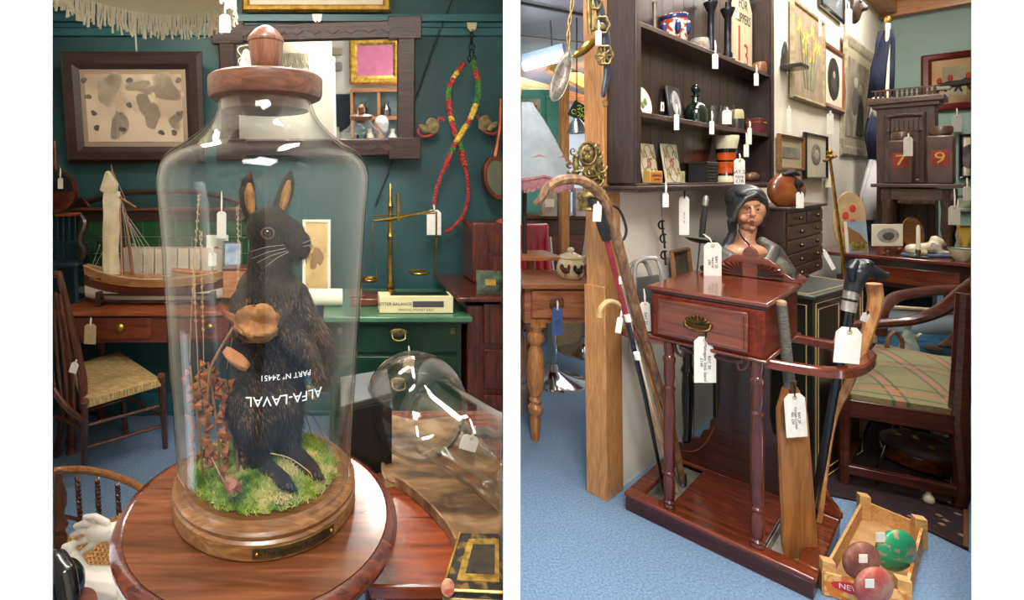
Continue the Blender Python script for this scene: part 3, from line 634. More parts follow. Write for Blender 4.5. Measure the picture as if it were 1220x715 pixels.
zs = [zat(3.12, v) for v in (262, 282, 302, 322, 342)]; TILE = mat('green_tile', '123a1c', '1f5228', rough=.12, coat=.6, scale=5)
xl, xr = W(92, 0, 3.12).x-xc, W(296, 0, 3.12).x-xc; tw = px(39, 3.12)
MB().box(((xl+xr)/2, .435, (zs[0]+DH)/2), (xr-xl, .012, zs[0]-DH)).build('tile_backing', mat('grout', '8a9a86', rough=.9), t)
tm = None
for r in range(4):
    x = xl-(tw*.5 if r % 2 else 0)
    while x < xr-.01:
        a, b_ = max(x, xl), min(x+tw, xr)
        if b_-a > .02: MB().box(((a+b_)/2, .424, (zs[r]+zs[r+1])/2), (b_-a-.005, .012, zs[r]-zs[r+1]-.005)).build('tile', TILE, t, bevel=.002)
        x += tw
MB().box(((xl+xr)/2, .425, zat(3.12, 256)), (xr-xl+.06, .05, px(13, 3.12))).build('rail', DARK_X, t, bevel=.003)
MB().box(((xl+xr)/2, .415, zat(3.12, 249)), (xr-xl+.08, .08, px(3, 3.12))).build('shelf', wood('shelf_wood', '4a2818', '6e4028', 'x'), t, bevel=.002)
arch = cr([V((xl+.0, .43, zat(3.12, 249))), V((xl+.09, .43, zat(3.12, 238))), V((xl+.3, .43, zat(3.12, 230))), V(((xl+xr)/2, .43, zat(3.12, 229))), V((xr-.3, .43, zat(3.12, 230))), V((xr-.08, .43, zat(3.12, 240))), V((xr, .43, zat(3.12, 249)))], 6)
MB().tube(arch, .02, 6).build('arched_rail', DARK_X, t)
for s in (-1, 1):
    xx = xl if s < 0 else xr
    MB().wallprism([(xx-s*.10, zat(3.12, 250)), (xx+s*.05, zat(3.12, 250)), (xx+s*.02, zat(3.12, 240)), (xx-s*.03, zat(3.12, 233)), (xx-s*.06, zat(3.12, 240))], .41, .44).build('bracket', DARK_X, t, bevel=.004)
tag(108, 386, 2.66, 14, 24, 'brown card tag hanging on the washstand drawer', top=8, m=BUFF, tilt=.04)
# --- model ship
SZ = 2.86; t = thing('model_ship', 'wooden model sailing ship with one furled cream sail, standing on the washstand', 'ship', (W(185, 0, SZ).x, SZ, DH)); sx0 = W(185, 0, SZ).x
def hullz(v): return zat(SZ, v)-DH
def sec(tt):
    x = lerp(W(102, 0, SZ).x, W(268, 0, SZ).x, tt)-sx0; b = .075*(math.sin(pi*min(max(tt*.94+.03, 0), 1)))**.55
    sh = hullz(330)+.055*(2*tt-1)**2*(1.25 if tt < .5 else .7); return x, b, sh
def hullpart(k0, k1, m, name):
    mb = MB(); n = 24; K = 5
    for i in range(n+1):
        x, b, sh = sec(i/n); kb_ = hullz(361)+.035*(abs(2*i/n-1))**3
        row = []
        for k in range(K+1):
            f = lerp(k0, k1, k/K); row.append((b*(f**.45), lerp(kb_, sh, f)))
        for y, z in row: mb.v.append(V((x, -y, z)))
        for y, z in reversed(row): mb.v.append(V((x, y, z)))
    w_ = 2*(K+1)
    for i in range(n):
        for k in range(w_): 
            if k == K and k1 < 1: pass
            mb.f.append((i*w_+k, i*w_+(k+1) % w_, (i+1)*w_+(k+1) % w_, (i+1)*w_+k))
    mb.f += [tuple(range(w_)), tuple(n*w_+k for k in range(w_))[::-1]]
    return mb.build(name, m, t)
hullpart(0.0, .38, mat('hull_white', 'c9bca6', 'ddd2be', rough=.5), 'lower_hull'); hullpart(.38, .72, mat('hull_red', '4a1f18', '6b2f22', rough=.4), 'upper_hull'); hullpart(.72, 1, wood('hull_wood', '8a5a34', 'b98655', 'x'), 'bulwark')
for s in (-1, 1):
    MB().tube([(sec(i/20)[0], s*sec(i/20)[1], sec(i/20)[2]) for i in range(21)], .005, 6).build('gunwale', wood('gunwale_wood', 'b08058', 'd0a67c', 'x'), t)
    MB().tube([(sec(i/20)[0], s*(sec(i/20)[1]*.96+.001), lerp(hullz(361), sec(i/20)[2], .72)) for i in range(1, 20)], .0028, 6).build('trim_line', GOLD, t)
for i in range(9): MB().box((sec(.12+i*.09)[0], (i % 3-1)*.03, hullz(332)), (.03+.02*(i % 2), .03, .025)).build(('crate', 'hatch', 'cabin')[i % 3], (MAH_X, PINE_X, CREAM)[i % 3], t, bevel=.002)
MB().tube([(sec(.62)[0], 0, hullz(322)), (sec(.95)[0], 0, hullz(327))], .015, 8).build('spar', wood('spar_wood', '9a4c24', 'c4733c', 'x'), t)
mz = lambda v: zat(SZ, v)-DH; mx = lambda u: W(u, 0, SZ).x-sx0
MB().tube([(mx(147), 0, mz(335)), (mx(142), 0, mz(240)), (mx(132), 0, mz(196))], [.009, .008, .004], 8).build('mast', wood('mast_wood', '6e3e22', '9c6038', 'z'), t)
MB().tube([(mx(158), .01, mz(335)), (mx(152), .0, mz(275)), (mx(144), 0, mz(232))], [.009, .008, .004], 8).build('mast', wood('mast_wood2', '6e3e22', '9c6038', 'z'), t)
MB().tube([(mx(140), -.01, mz(233)), (mx(163), -.01, mz(247))], [.008, .005], 6).build('yard', wood('yard_wood', '8a4c28', 'b26a3c', 'x'), t)
SAIL = mat('sailcloth', 'c8b48c', 'e0d2b0', rough=.9, scale=12, bump=.5)
sc = cr([V((mx(133), -.012, mz(328))), V((mx(132), -.014, mz(300))), V((mx(133), -.012, mz(270))), V((mx(133), -.010, mz(245))), V((mx(134), -.010, mz(228)))], 6); mb = MB()
for i, p in enumerate(sc):
    wd = 9.3+.5*math.sin(i*.7)
    for k in range(14):
        a = 2*pi*k/14; r_ = px(wd, SZ)*(1+.14*math.sin(3*a+i*.08)+.10*math.sin(5*a)); mb.v.append(p+V((r_*math.cos(a), r_*.6*math.sin(a), 0)))
for i in range(len(sc)-1):
    for k in range(14): mb.f.append((i*14+k, i*14+(k+1) % 14, (i+1)*14+(k+1) % 14, (i+1)*14+k))
mb.f += [tuple(range(14))[::-1], tuple((len(sc)-1)*14+k for k in range(14))]
mb.build('furled_sail', SAIL, t, ang=60)
MB().wallprism([(mx(121), mz(227)), (mx(128), mz(205)), (mx(131), mz(203)), (mx(142), mz(219)), (mx(141), mz(230)), (mx(127), mz(230))], -.035, .0).build('sail_head', SAIL, t, bevel=.008)
RIG = mat('rigging', 'b8ab98', rough=.8)
for a, b_ in (((107, 327), (124, 290)), ((109, 328), (124, 318)), ((124, 290), (128, 326)), ((144, 235), (168, 328)), ((152, 262), (178, 330)), ((144, 240), (150, 330)), ((133, 203), (146, 240)), ((158, 290), (182, 332)), ((146, 250), (196, 326))):
    for s in (-1, 1): MB().tube([(mx(a[0]), s*.008, mz(a[1])), (mx(b_[0]), s*.05, mz(b_[1]))], .0016, 4).build('rigging_line', RIG, t)
for a, w_ in ((123, .02), (256, .02)): MB().wallprism([(mx(a)-.015, 0), (mx(a)+.015, 0), (mx(a)+.012, mz(345)), (mx(a)-.012, mz(345))], -.07, .07).build('cradle_end', DARK_X, t, bevel=.002)
for s in (-1, 1):
    for z in (.03, .065): MB().box(((mx(123)+mx(256))/2, s*.055, z), (mx(256)-mx(123), .01, .012)).build('cradle_bar', DARK_X, t)
# --- row of small books on the washstand, some behind the glass
BKW = mat('book_white', 'b8a692', 'd4c5b0', rough=.7, scale=12); BKP = mat('book_pink_edge', 'c48a7e', rough=.7)
bk = None
for k in range(10):
    u = 154+k*13.5
    lab = 'pale pink-edged book, %s of ten behind the model ship' % ('leftmost', 'second from left', 'third from left', 'fourth from left', 'fifth from left', 'fifth from right', 'fourth from right', 'third from right', 'second from right', 'rightmost')[k]
    if bk is None:
        bk = thing('book', lab, 'book', (W(u, 0, 3.04).x, 3.04, DH), rz=.0, group='row of pale books behind the ship')
        w_, h_ = px(12, 3.04), zat(3.04, 295)-DH
        MB().box((0, 0, h_/2), (w_*.86, .10, h_-.004)).build('pages', CREAM, bk); MB().box((0, -.052, h_/2), (w_, .006, h_)).box((-w_/2+.002, 0, h_/2), (.004, .108, h_)).box((w_/2-.002, 0, h_/2), (.004, .108, h_)).build('cover', BKW, bk, bevel=.0015)
        MB().box((0, -.02, h_+.001), (w_*.8, .06, .003)).build('top_edge', BKP, bk)
    else: copytree(bk, (W(u, 0, 3.04).x, 3.04, DH), label=lab)
# --- small spindle-backed chair at the left edge, on the washstand
t = thing('small_spindle_chair', 'small dark spindle-backed chair with orange top rail on the washstand', 'chair', (W(80, 0, 2.95).x, 2.95, DH)); cx = W(80, 0, 2.95).x; z_ = lambda v: zat(2.95, v)-DH
BLU = mat('dark_blue_paint', '10202e', '1d3446', rough=.4)
MB().box((0, 0, z_(314)), (.20, .15, .03)).build('seat', BLU, t, bevel=.01)
MB().tube([(-.1, .06, z_(257)), (.05, .06, z_(256))], .011, 8).build('top_rail', wood('orange_rail', '8a3c1c', 'b85c30', 'x'), t)
for k in range(5): MB().tube([(-.09+k*.035, .06, z_(312)), (-.09+k*.035, .06, z_(257))], .005, 6).build('spindle', BLU, t)
MB().tube([(-.1, .0, z_(288)), (.13, .0, z_(289))], .006, 6).build('arm', BLU, t)
MB().tube(cr([(.085, .0, z_(312)), (.105, 0, z_(300)), (.075, 0, z_(285)), (.09, .03, z_(268)), (.05, .05, z_(256))], 4), rr([.018, .024, .016, .022, .015], 4), 8).build('side_post', DARK_Z, t)
for a in (-1, 1):
    for b_ in (-1, 1): MB().tube([(a*.08, b_*.06, z_(316)), (a*.095, b_*.07, 0)], [.016, .01], 8).build('leg', BLU, t)
trimray([t], 64, -1)
# --- things seen through the jar on the washstand
DAF = mat('flower_card', 'cfd2c0', 'dfe0d0', rough=.7, scale=5)
t = thing('flower_card', 'pale card with a small red flower standing behind the jar\'s left side', 'card', W(259, 318, 3.0)); MB().box((0, 0, .095), (px(26, 3), .004, .19)).build('card', DAF, t)
MB().ell((-.005, -.004, .10), (.018, .002, .024), 10, 8).build('flower', RED, t); MB().tube([(-.005, -.004, .08), (0, -.004, .03)], .003, 5).build('flower_stem', GRN, t)
MB().box((0, .03, -.02), (.1, .06, .04)).build('easel_block', DARK_X, t)
tag(264, 252, 2.9, 11, 32, 'long white tag hanging behind the jar, left of the hare\'s ears', top=24)
tag(253, 301, 2.78, 10, 16, 'small white tag hanging behind the jar over the row of books', top=10)
t = thing('silver_photo_frame', 'small silver frame leaning beside a brown box behind the hare\'s shoulder', 'frame', W(277, 322, 2.95), rot=(-.1, 0, 0))
frame4('frame', t, .12, .16, .015, .012, STEEL, z=.09); MB().box((0, -.002, .09), (.10, .004, .14)).build('picture', mat('blue_photo', '6f88a8', 'c8d4e0', rough=.3, scale=12), t)
t = thing('brown_caddy', 'square brown wooden box behind the hare, right end of the washstand', 'box', W(284, 352, 2.86)); MB().box((0, 0, .075), (.15, .12, .15)).build('body', PINE_X, t, bevel=.004); MB().box((0, 0, .157), (.16, .13, .014)).build('lid', MAH_X, t, bevel=.003)
# --- brass balance on the green chest
CZ = 2.5; CH = zat(CZ, 376); bx = lambda u, Z=CZ: W(u, 0, Z).x
GCH = mat('green_paint', '0b2b1d', '143f2a', rough=.35, coat=.2, scale=7, bump=.15); GTOP = mat('green_top_paint', '38654a', '527f5c', rough=.3, coat=.3, scale=9, lo=.3, hi=.8)
xa, xb = bx(385), bx(562); t = thing('green_chest', 'green painted chest of drawers with worn light-green top behind the jar', 'chest', ((xa+xb)/2, CZ, 0)); xw = xb-xa
MB().box((0, .30, CH-.016), (xw, .64, .028)).build('top', GTOP, t, bevel=.006)
MB().box((0, .32, CH-.042), (xw-.03, .58, .022)).build('moulding', GCH, t, bevel=.008)
MB().box((0, .33, (CH-.05)/2+.03), (xw-.07, .54, CH-.11)).build('carcass', GCH, t, bevel=.004)
for k, (va, vb) in enumerate(((384, 425), (428, 500), (503, 560))):
    za, zb_ = zat(CZ, va), max(zat(CZ, vb), .07); d = MB().box((0, .055, (za+zb_)/2), (xw-.12, .02, za-zb_-.008)).build('drawer', GCH, t, bevel=.004)
    hx = bx(476)-(xa+xb)/2; zz = (za+zb_)/2+.01
    if k < 2:
        MB().ell((hx, .04, zz+.012), (.045, .006, .022), 14, 8).build('handle_plate', DBRASS, d)
        MB().tube(cr([(hx-.032, .035, zz+.012), (hx-.03, .018, zz-.012), (hx, .015, zz-.022), (hx+.03, .018, zz-.012), (hx+.032, .035, zz+.012)], 4), .0045, 6).build('handle', DBRASS, d)
        for s in (-1, 1): MB().box((s*(xw/2-.085), .044, zz+.02), (.02, .004, .03)).build('brass_mark', DBRASS, d)
MB().box((0, .33, .03), (xw-.05, .56, .06)).build('plinth', GCH, t, bevel=.004)
tag(487, 424, 2.44, 13, 20, 'brown card tag hanging on the green chest behind the glass dome', top=12, m=BUFF)
BZ = 2.78; t = thing('brass_balance', 'tall brass balance scales with hanging pans on a wooden base, on the green chest', 'scales', (bx(465, BZ), BZ, CH)); ox = bx(465, BZ)
q = lambda u, v, dy=0: V((bx(u, BZ)-ox, dy, zat(BZ, v)-CH))
MB().box((q(430, 0).x*.5+q(462, 0).x*.5-.02, 0, .02), (.22, .2, .04)).build('base', MAH_X, t, bevel=.006)
MB().box((q(425, 0).x, 0, .046), (.08, .16, .012)).build('base_step', MAH_X, t, bevel=.004)
zt_ = q(0, 222).z
MB().lathe([(.035, .04), (.03, .06), (.018, .07), (.022, .09), (.014, .11), (.012, zt_*.55), (.02, zt_*.57), (.012, zt_*.6), (.011, zt_*.8), (.018, zt_*.83), (.011, zt_*.86), (.008, zt_), (0, zt_+.02)], 16, Matrix.Shear('XY', 4, (.13, 0)) if False else None).build('pillar', BRASS, t)
MB().tube([q(474, 230, -.02), q(474, 262, -.02)], .009, 8).build('pointer', BRASS, t)
MB().tube([q(445, 263, -.02), q(466, 261, -.02), q(517, 251, -.02)], [.005, .01, .005], 6).tube([q(445, 257, -.02), q(470, 256, -.02), q(517, 254, -.02)], .004, 6).build('beam', BRASS, t)
MB().lathe([(0, 0), (.05, .004), (.062, .014), (.06, .018), (.05, .010), (0, .006)], 24, TR(q(499, 327))).build('pan', BRASS, t)
MB().tube([q(519, 252, -.02), q(519, 322, -.02), q(514, 326, 0)], .005, 6).build('pan_arm', BRASS, t)
MB().lathe([(0, 0), (.04, .004), (.052, .016), (.05, .02), (.04, .010), (0, .006)], 24, TR(q(440, 336))).build('pan', BRASS, t)
for u in (436, 449): MB().tube([q(444, 262, -.02), q(u, 333, 0)], .002, 4).build('pan_chain', BRASS, t)
t = thing('measuring_box', 'long cream box with black lettering lying on the front of the green chest', 'box', (bx(494, 2.6), 2.6, CH))
bw = px(86, 2.6)
IV = mat('ivory_card', 'd9cf9c', 'e6ddb2', rough=.6); MB().box((0, 0, .042), (bw, .11, .084)).build('body', IV, t, bevel=.002)
MB().box((0.02, 0, .086), (bw*.8, .07, .004)).build('lid_inlay', BLACK, t); MB().box((.06, -.0558, .045), (bw*.42, .002, .03)).build('label_panel', mat('grey_print', '4a4a48', rough=.7), t)
text('LETTER BALANCE', .022, INK, t, TR(-.11, -.0562, .045) @ UP); text('MAKING MONEY EASY', .018, mat('grey_ink', '6a6650', rough=.7), t, TR(0, -.0562, .016) @ UP)
t = thing('cloth_roll', 'cream rolled cloth lying on the green chest behind the hare', 'cloth', (bx(388, 2.7), 2.7, CH)); MB().tube([(-.09, 0, .045), (.09, 0, .045)], .045, 14).build('roll', CREAM, t)
t = thing('standing_print', 'cream and gold framed print standing on the green chest behind the hare\'s head', 'picture', (bx(377, 2.9), 2.9, CH), rot=(-.08, 0, 0)); fh_ = zat(2.9, 262)-CH
frame4('frame', t, px(34, 2.9), fh_, .02, .016, CREAM, z=fh_/2); MB().box((0, -.003, fh_/2), (px(30, 2.9), .004, fh_-.03)).build('print', mat('tan_print', 'b08a4c', 'd8bc80', rough=.6, scale=6), t)
blob(0, fh_*.5, .03, .07, mat('print_figure', '8a6438', rough=.7), t, -.006, 'printed_figure', 1)
# --- mahogany cabinet at the right end
t = thing('mahogany_cabinet', 'dark reddish cabinet with drawers at the right end of the green wall', 'cabinet', (bx(575, 2.5), 2.5, 0)); ox = bx(575, 2.5)
MC = wood('cabinet_red', '3c140c', '652a1a', 'z', rough=.25, coat=.5); kz = zat(2.5, 354)
xL = bx(552, 2.5)-ox
MB().box((xL+.3, .3, kz-.012), (.66, .62, .026)).build('top', MC, t, bevel=.008)
MB().box((xL+.33, .32, kz/2-.02), (.6, .56, kz-.06)).build('carcass', MC, t, bevel=.01)
for k in range(3): 
    d = MB().box((xL+.36, .035, kz-.14-k*.23), (.5, .02, .20)).build('drawer', MC, t, bevel=.004)
MB().box((xL+.36, .46, kz+.17), (.44, .24, .34)).build('upper_box', MC, t, bevel=.01)
MB().box((xL+.40, .335, kz+.09), (.34, .02, .12)).build('drawer', MC, t, bevel=.004); MB().box((xL+.40, .335, kz+.23), (.34, .02, .12)).build('drawer', MC, t, bevel=.004)
trimray([t], 598.5)
t = thing('dark_floral_card', 'dark green decorated card leaning on the mahogany cabinet', 'card', W(585, 351, 2.55), rot=(-.25, 0, -.15)); MB().box((0, 0, .06), (.14, .006, .12)).build('card', mat('dark_floral', '1e2a22', '5a6a50', rough=.5, scale=30), t); MB().box((0, -.005, .06), (.05, .002, .03)).build('card_emblem', GOLD, t); trimray([t], 598.5)
t = thing('painted_ball', 'small red and white painted ball on top of the mahogany cabinet', 'ball', W(598, 270, 2.9)); MB().ell((0, 0, 0), .045).build('ball', mat('red_white', 'b8341c', 'e8ded2', rough=.3, scale=14, lo=.48, hi=.52), t); trimray([t], 598.5)
# --- rush-seated chair
CW = wood('chair_wood', '3e1c10', '6e3a22', 'z', rough=.35, coat=.3); RUSH = mat('rush', '8f7146', 'c9ab72', rough=.8, scale=30, st=(1, 6, 1), bump=.6)
t = thing('rush_seat_chair', 'dark wooden chair with a woven rush seat, standing in front of the washstand', 'chair', W(104, 556, 2.55)); base = W(104, 556, 2.55)
fz = lambda u, v: onh(u, v, .0)
A_ = fz(100, 562); B_ = fz(197, 534); C_ = onh(150, 516, 0); D_ = onh(66, 545, 0)
A_.z = B_.z = C_.z = D_.z = 0
sh = .47
def up_(p, z): return V((p.x, p.y, z))
sa, sb, sc_, sd = [onh(u, v, sh) for u, v in ((101, 478), (192, 452), (141, 418), (84, 436))]
leg = lambda pts, r: MB().tube(pts, r, 10).build('leg', CW, t, world=True)
leg([A_, up_(sa, sh), ], [.014, .018]); leg([B_, up_(sb, sh+.02)], [.015, .02]); leg([C_, up_(sc_, sh)], [.014, .018]); leg([D_, up_(sd, sh)], [.014, .018])
MB().tube(cr([W(99, 486, 2.37), W(98, 450, 2.38), W(84, 385, 2.36), W(70, 324, 2.34)], 6), rr([.018, .021, .019, .014], 6), 10).build('back_post', CW, t, world=True)
cen = (sa+sb+sc_+sd)/4
mb = MB(); quad = [sa, sb, sc_, sd]; N = 9
def rim(i, f): return quad[i].lerp(quad[(i+1) % 4], f)
# four rush triangles meeting in the middle, each ribbed
rings = []
for r in range(N+1):
    f = r/N; ring = []
    for i in range(4):
        for k in range(8): p = rim(i, k/8); ring.append(len(mb.v)); mb.v.append(p.lerp(cen, f)+V((0, 0, .012*math.sin(pi*min(1, f*1.2))*1.2+.003*(r % 2)-.02*f*f)))
    rings.append(ring)
for r in range(N):
    for k in range(32): mb.f.append((rings[r][k], rings[r][(k+1) % 32], rings[r+1][(k+1) % 32], rings[r+1][k]))
lo = []
for i in range(4):
    for k in range(8): lo.append(len(mb.v)); mb.v.append(rim(i, k/8)-V((0, 0, .035)))
for k in range(32): mb.f.append((rings[0][k], lo[k], lo[(k+1) % 32], rings[0][(k+1) % 32]))
mb.f.append(tuple(lo)); mb.build('seat', RUSH, t, world=True, ang=25)
st = lambda a, b_, r=.009: MB().tube([a, b_], r, 8).build('stretcher', CW, t, world=True)
st(up_(A_.lerp(sa, .3), .16), up_(B_.lerp(sb, .3), .16)); st(up_(A_.lerp(sa, .55), .30), up_(B_.lerp(sb, .6), .30)); st(up_(B_.lerp(sb, .45), .22), up_(C_.lerp(sc_, .45), .22)); st(up_(A_, .22), up_(D_, .22)); st(up_(D_, .2), up_(C_, .2))
for k in range(4):
    MB().tube(cr([W(66+k*7.5, 478+k*7-6, 2.33), W(60+k*8, 420+k*3, 2.34), W(58+k*4.5, 345+k*2, 2.32)], 5), .0075, 6).build('spindle', CW, t, world=True)
MB().tube(cr([W(62, 462, 2.3), W(78, 484, 2.3), W(99, 500, 2.36)], 5), .014, 8).build('lower_rail', CW, t, world=True)
MB().tube([W(50, 330, 2.34), W(70, 326, 2.34)], .016, 8).build('top_rail', CW, t, world=True)
trimray([t], 64, -1)
tag(90, 432, 2.25, 9, 13, 'small white tag tied to the back post of the rush-seated chair', top=4, tilt=.3)
# --- child's armchair with barley-twist spindles
t = thing('barley_twist_chair', 'low wooden armchair with barley-twist spindles and a cane seat, at the lower left', 'chair', W(110, 650, 1.6)); SH = zat(1.6, 650)
TW = wood('twist_wood', '3a1c10', '5a2f1c', 'z', rough=.35, coat=.3); RAIL = wood('bow_wood', '7a4524', 'a8703e', 'x', rough=.3, coat=.4)
MB().tube(cr([W(46, 566, 1.62), W(66, 561, 1.66), W(100, 560, 1.74), W(135, 567, 1.8), W(165, 580, 1.84), W(185, 600, 1.84)], 6), .0125, 10).build('bow_rail', RAIL, t, world=True)
for (ua, va, ub, vb, Z) in ((92, 569, 96, 622, 1.72), (116, 570, 118, 618, 1.76), (140, 576, 142, 615, 1.8)):
    p, q_ = W(ua, va, Z), W(ub, vb, Z); mb = MB()
    n = 34
    for s in (0, pi): mb.tube([p.lerp(q_, i/n)+V((.0052*math.cos(i*.95+s), .0052*math.sin(i*.95+s), 0)) for i in range(n+1)], .0052, 6)
    mb.build('twist_spindle', TW, t, world=True)
p = W(70, 634, 1.6); MB().lathe([(.022, -.05), (.026, -.02), (.018, 0), (.028, .02), (.020, .035), (.016, .06), (.024, .09), (.024, .12), (.012, .16), (.012, .19)], 14, TR(p-base*0)).build('arm_post', TW, t, world=True)
MB().tube([W(64, 612, 1.6), W(110, 623, 1.74), W(160, 628, 1.84)], .006, 8).build('back_stretcher', TW, t, world=True)
CANE = mat('cane', '8a5f34', 'c8965a', rough=.6, scale=4)
P4 = [W(56, 632, 1.6), W(170, 632, 1.8), W(210, 700, 1.56), W(60, 735, 1.3)]
for p in P4: p.z = SH
MB().prism([(p.x, p.y) for p in P4], SH-.03, SH-.004).build('seat_frame', CANE, t, world=True)
mb = MB(); n = 30
for i in range(1, n):
    a = P4[0].lerp(P4[3], i/n); b_ = P4[1].lerp(P4[2], i/n); mb.tube([a.lerp(b_, k/24)+V((0, 0, .0022*(1 if (k+i) % 2 else -1))) for k in range(25)], .0042, 4, sq=1)
    a = P4[0].lerp(P4[1], i/n); b_ = P4[3].lerp(P4[2], i/n); mb.tube([a.lerp(b_, k/24)+V((0, 0, .0022*(-1 if (k+i) % 2 else 1))) for k in range(25)], .0042, 4)
stuff(mb.build('cane_weave', CANE, t, world=True))
for p in (P4[0], P4[1], P4[2], P4[3]): MB().tube([(p.x*.98, p.y*.99+.01, SH-.02), (p.x*.98, p.y*.99+.01, 0)], [.02, .014], 8).build('leg', TW, t, world=True)
trimray([t], 64, -1)
# --- white mannequin limbs
MAN = mat('mannequin_white', 'd8cfc2', 'e6dfd4', rough=.45, scale=5)
t = thing('white_mannequin', 'white child mannequin lying on the cane chair, one hand and one foot showing', 'mannequin', W(150, 690, 1.42))
G = lambda u, v, d=0: W(u, v, 1.42+d); g = lambda n: n/600*1.42
bl = [('t', [G(215, 622, .04), G(180, 626, .03), G(150, 631, .02), G(132, 634, .01)], [g(17), g(15), g(11), g(10)]), ('e', G(118, 633, .0), (g(17), g(10), g(12)))]
for k, (a, b_, c_) in enumerate((((112, 625), (101, 623), (90, 627)), ((110, 632), (97, 632.5), (86, 638)), ((112, 639), (101, 643), (90, 648)), ((117, 643), (108, 650.5), (98, 657)), ((127, 623), (113, 615.5), (101, 616)))):
    bl.append(('t', [G(*a), G(*b_, -.01), G(*c_, -.005)], [g(4.4), g(3.9), g(3)]))
bl += [('t', [G(84, 660, -.02), G(88, 672, -.03), G(94, 690, -.05)], [g(8), g(11), g(14)]), ('e', G(82, 656, -.02), (g(8), g(8), g(9))), ('t', [G(94, 692, -.05), G(125, 696, -.03), G(160, 706, .0), G(190, 712, .03)], [g(15), g(18), g(24), g(28)]),
  ('e', G(190, 690, .02), (g(38), g(34), g(38))), ('t', [G(170, 735, -.12), G(172, 700, -.03), G(186, 660, .04), G(200, 640, .05)], [g(28), g(30), g(25), g(20)])]
for k in range(5): bl.append(('e', G(76+k*3, 653-k*1.2, -.03+k*.004), (g(3.2), g(4), g(4.5))))
fuse('body', bl, MAN, t, vox=.0028, smooth=2)
# --- telephone at the lower left
t = thing('black_telephone', 'glossy black vintage telephone with a chrome cradle at the lower left corner', 'telephone', W(72, 722, .86)); T_ = lambda u, v, d=0: W(u, v, .86+d)
zs_ = T_(72, 722).z
fuse('body', [('e', T_(66, 706, .02), (.045, .06, .045)), ('t', [T_(50, 668, .03), T_(68, 670, .0), T_(78, 684, -.02), T_(82, 712, -.03)], [.018, .02, .018, .018])], BLACK, t, vox=.004, smooth=4)
for u in (80, 86): MB().tube([T_(u, 694, -.02), T_(u, 681, -.02)], .0045, 8).build('cradle_peg', STEEL, t, world=True)
MB().wallprism([(T_(78, 0).x, T_(0, 690).z), (T_(91, 0).x, T_(0, 686).z), (T_(93, 0).x, T_(0, 724).z), (T_(76, 0).x, T_(0, 724).z)], .82, .86).build('cradle', BLACK, t, world=True, bevel=.003)
trimray([t], 64, -1)
t = thing('small_dark_stool', 'dark round wooden stool top under the telephone at the lower left', 'stool', (W(88, 0, .87).x, .87, 0)); zt2 = T_(0, 724).z-.002
MB().lathe([(0, zt2-.03), (.036, zt2-.03), (.04, zt2-.015), (.036, zt2), (0, zt2)], 32).build('seat', MAH_X, t)
for k in range(3): MB().tube([(.02*math.cos(k*2.1), .02*math.sin(k*2.1), zt2-.03), (.03*math.cos(k*2.1), .03*math.sin(k*2.1), 0)], .012, 8).build('leg', MAH_Z, t)
trimray([t], 64, -1)
# --- brown side table on the right with driftwood slab, glass dome, black box
STH = .72; t = thing('side_table', 'reddish-brown wooden side table to the right of the round table', 'table', (.3, 1.3, 0))
ST = wood('side_table_wood', '54200f', '8f4526', 'x', rough=.25, coat=.4, scale=4)
Z0, Z1 = .962, 1.69; xl = .065
poly = [(xl, Z0), (sl(598.5)*Z0, Z0), (sl(598.5)*Z1, Z1), (xl, Z1)]
MB().prism(poly, STH-.028, STH).build('top', ST, t, world=True, bevel=.005)
MB().prism([(xl+.03, Z0+.03), (sl(590)*Z0, Z0+.03), (sl(590)*Z1, Z1-.03), (xl+.03, Z1-.03)], STH-.12, STH-.029).build('apron', ST, t, world=True)
for p in ((xl+.05, Z0+.05), (xl+.05, Z1-.05), (.26, Z0+.05), (.5, Z1-.05)): MB().tube([(p[0], p[1], STH-.1), (p[0], p[1], 0)], [.025, .018], 8).build('leg', MAH_Z, t, world=True)
SLAB = mat('driftwood', '4a3424', 'a0805c', rough=.35, coat=.3, scale=9, st=(1, 3, 1), c='7a5a3c', bump=.4)
ol = [(457, 499), (500, 502), (545, 498), (568, 518), (586, 540), (600, 566), (600, 668), (575, 650), (548, 650), (532, 626), (512, 603), (490, 583), (470, 570), (455, 566)]
mb = MB(); pts = cr([onh(u, v, STH+.022) for u, v in ol], 3, closed=True); n = len(pts); cc = sum(pts, V())/n
for kk, (f, z) in enumerate(((1.0, STH+.001), (1.01, STH+.012), (1.0, STH+.026), (.97, STH+.027), (.90, STH+.017), (.5, STH+.013), (.0, STH+.012))):
    for p in pts: q_ = cc.lerp(p, f); q_.z = z+.002*noise.noise(p*20+V((0, 0, f*3))); mb.v.append(q_)
for r in range(6):
    for k in range(n): mb.f.append((r*n+k, r*n+(k+1) % n, (r+1)*n+(k+1) % n, (r+1)*n+k))
mb.f.append(tuple(range(n))[::-1])
o = mb.build('driftwood_slab', SLAB, None); tagged(o, 'live-edge polished driftwood slab lying on the side table under the glass dome', 'slab'); trimray([o], 598.5)
p0, p1 = V((.218, 1.37, STH+.165)), V((.44, 1.0, STH+.145)); ax_ = (p1-p0).normalized(); rd = .137
prof = [(0, -rd), (rd*.38, -rd*.925), (rd*.71, -rd*.707), (rd*.925, -rd*.38), (rd, 0), (rd*.97, .04), (rd*.82, .08), (rd*.68, .11), (rd*.64, .45), (rd*.62, .45), (rd*.65, .11), (rd*.79, .08), (rd*.94, .04), (rd*.965, 0), (rd*.89, -rd*.37), (rd*.68, -rd*.68), (rd*.365, -rd*.895), (0, -rd*.965)]
Mx = Matrix.Translation(p0) @ ax_.to_track_quat('Z', 'Y').to_matrix().to_4x4()
gd = thing('glass_dome', 'large clear glass bulb lying on its side on the driftwood slab', 'glass', p0)
c = cr([V((r, 0, z)) for r, z in prof], 3)
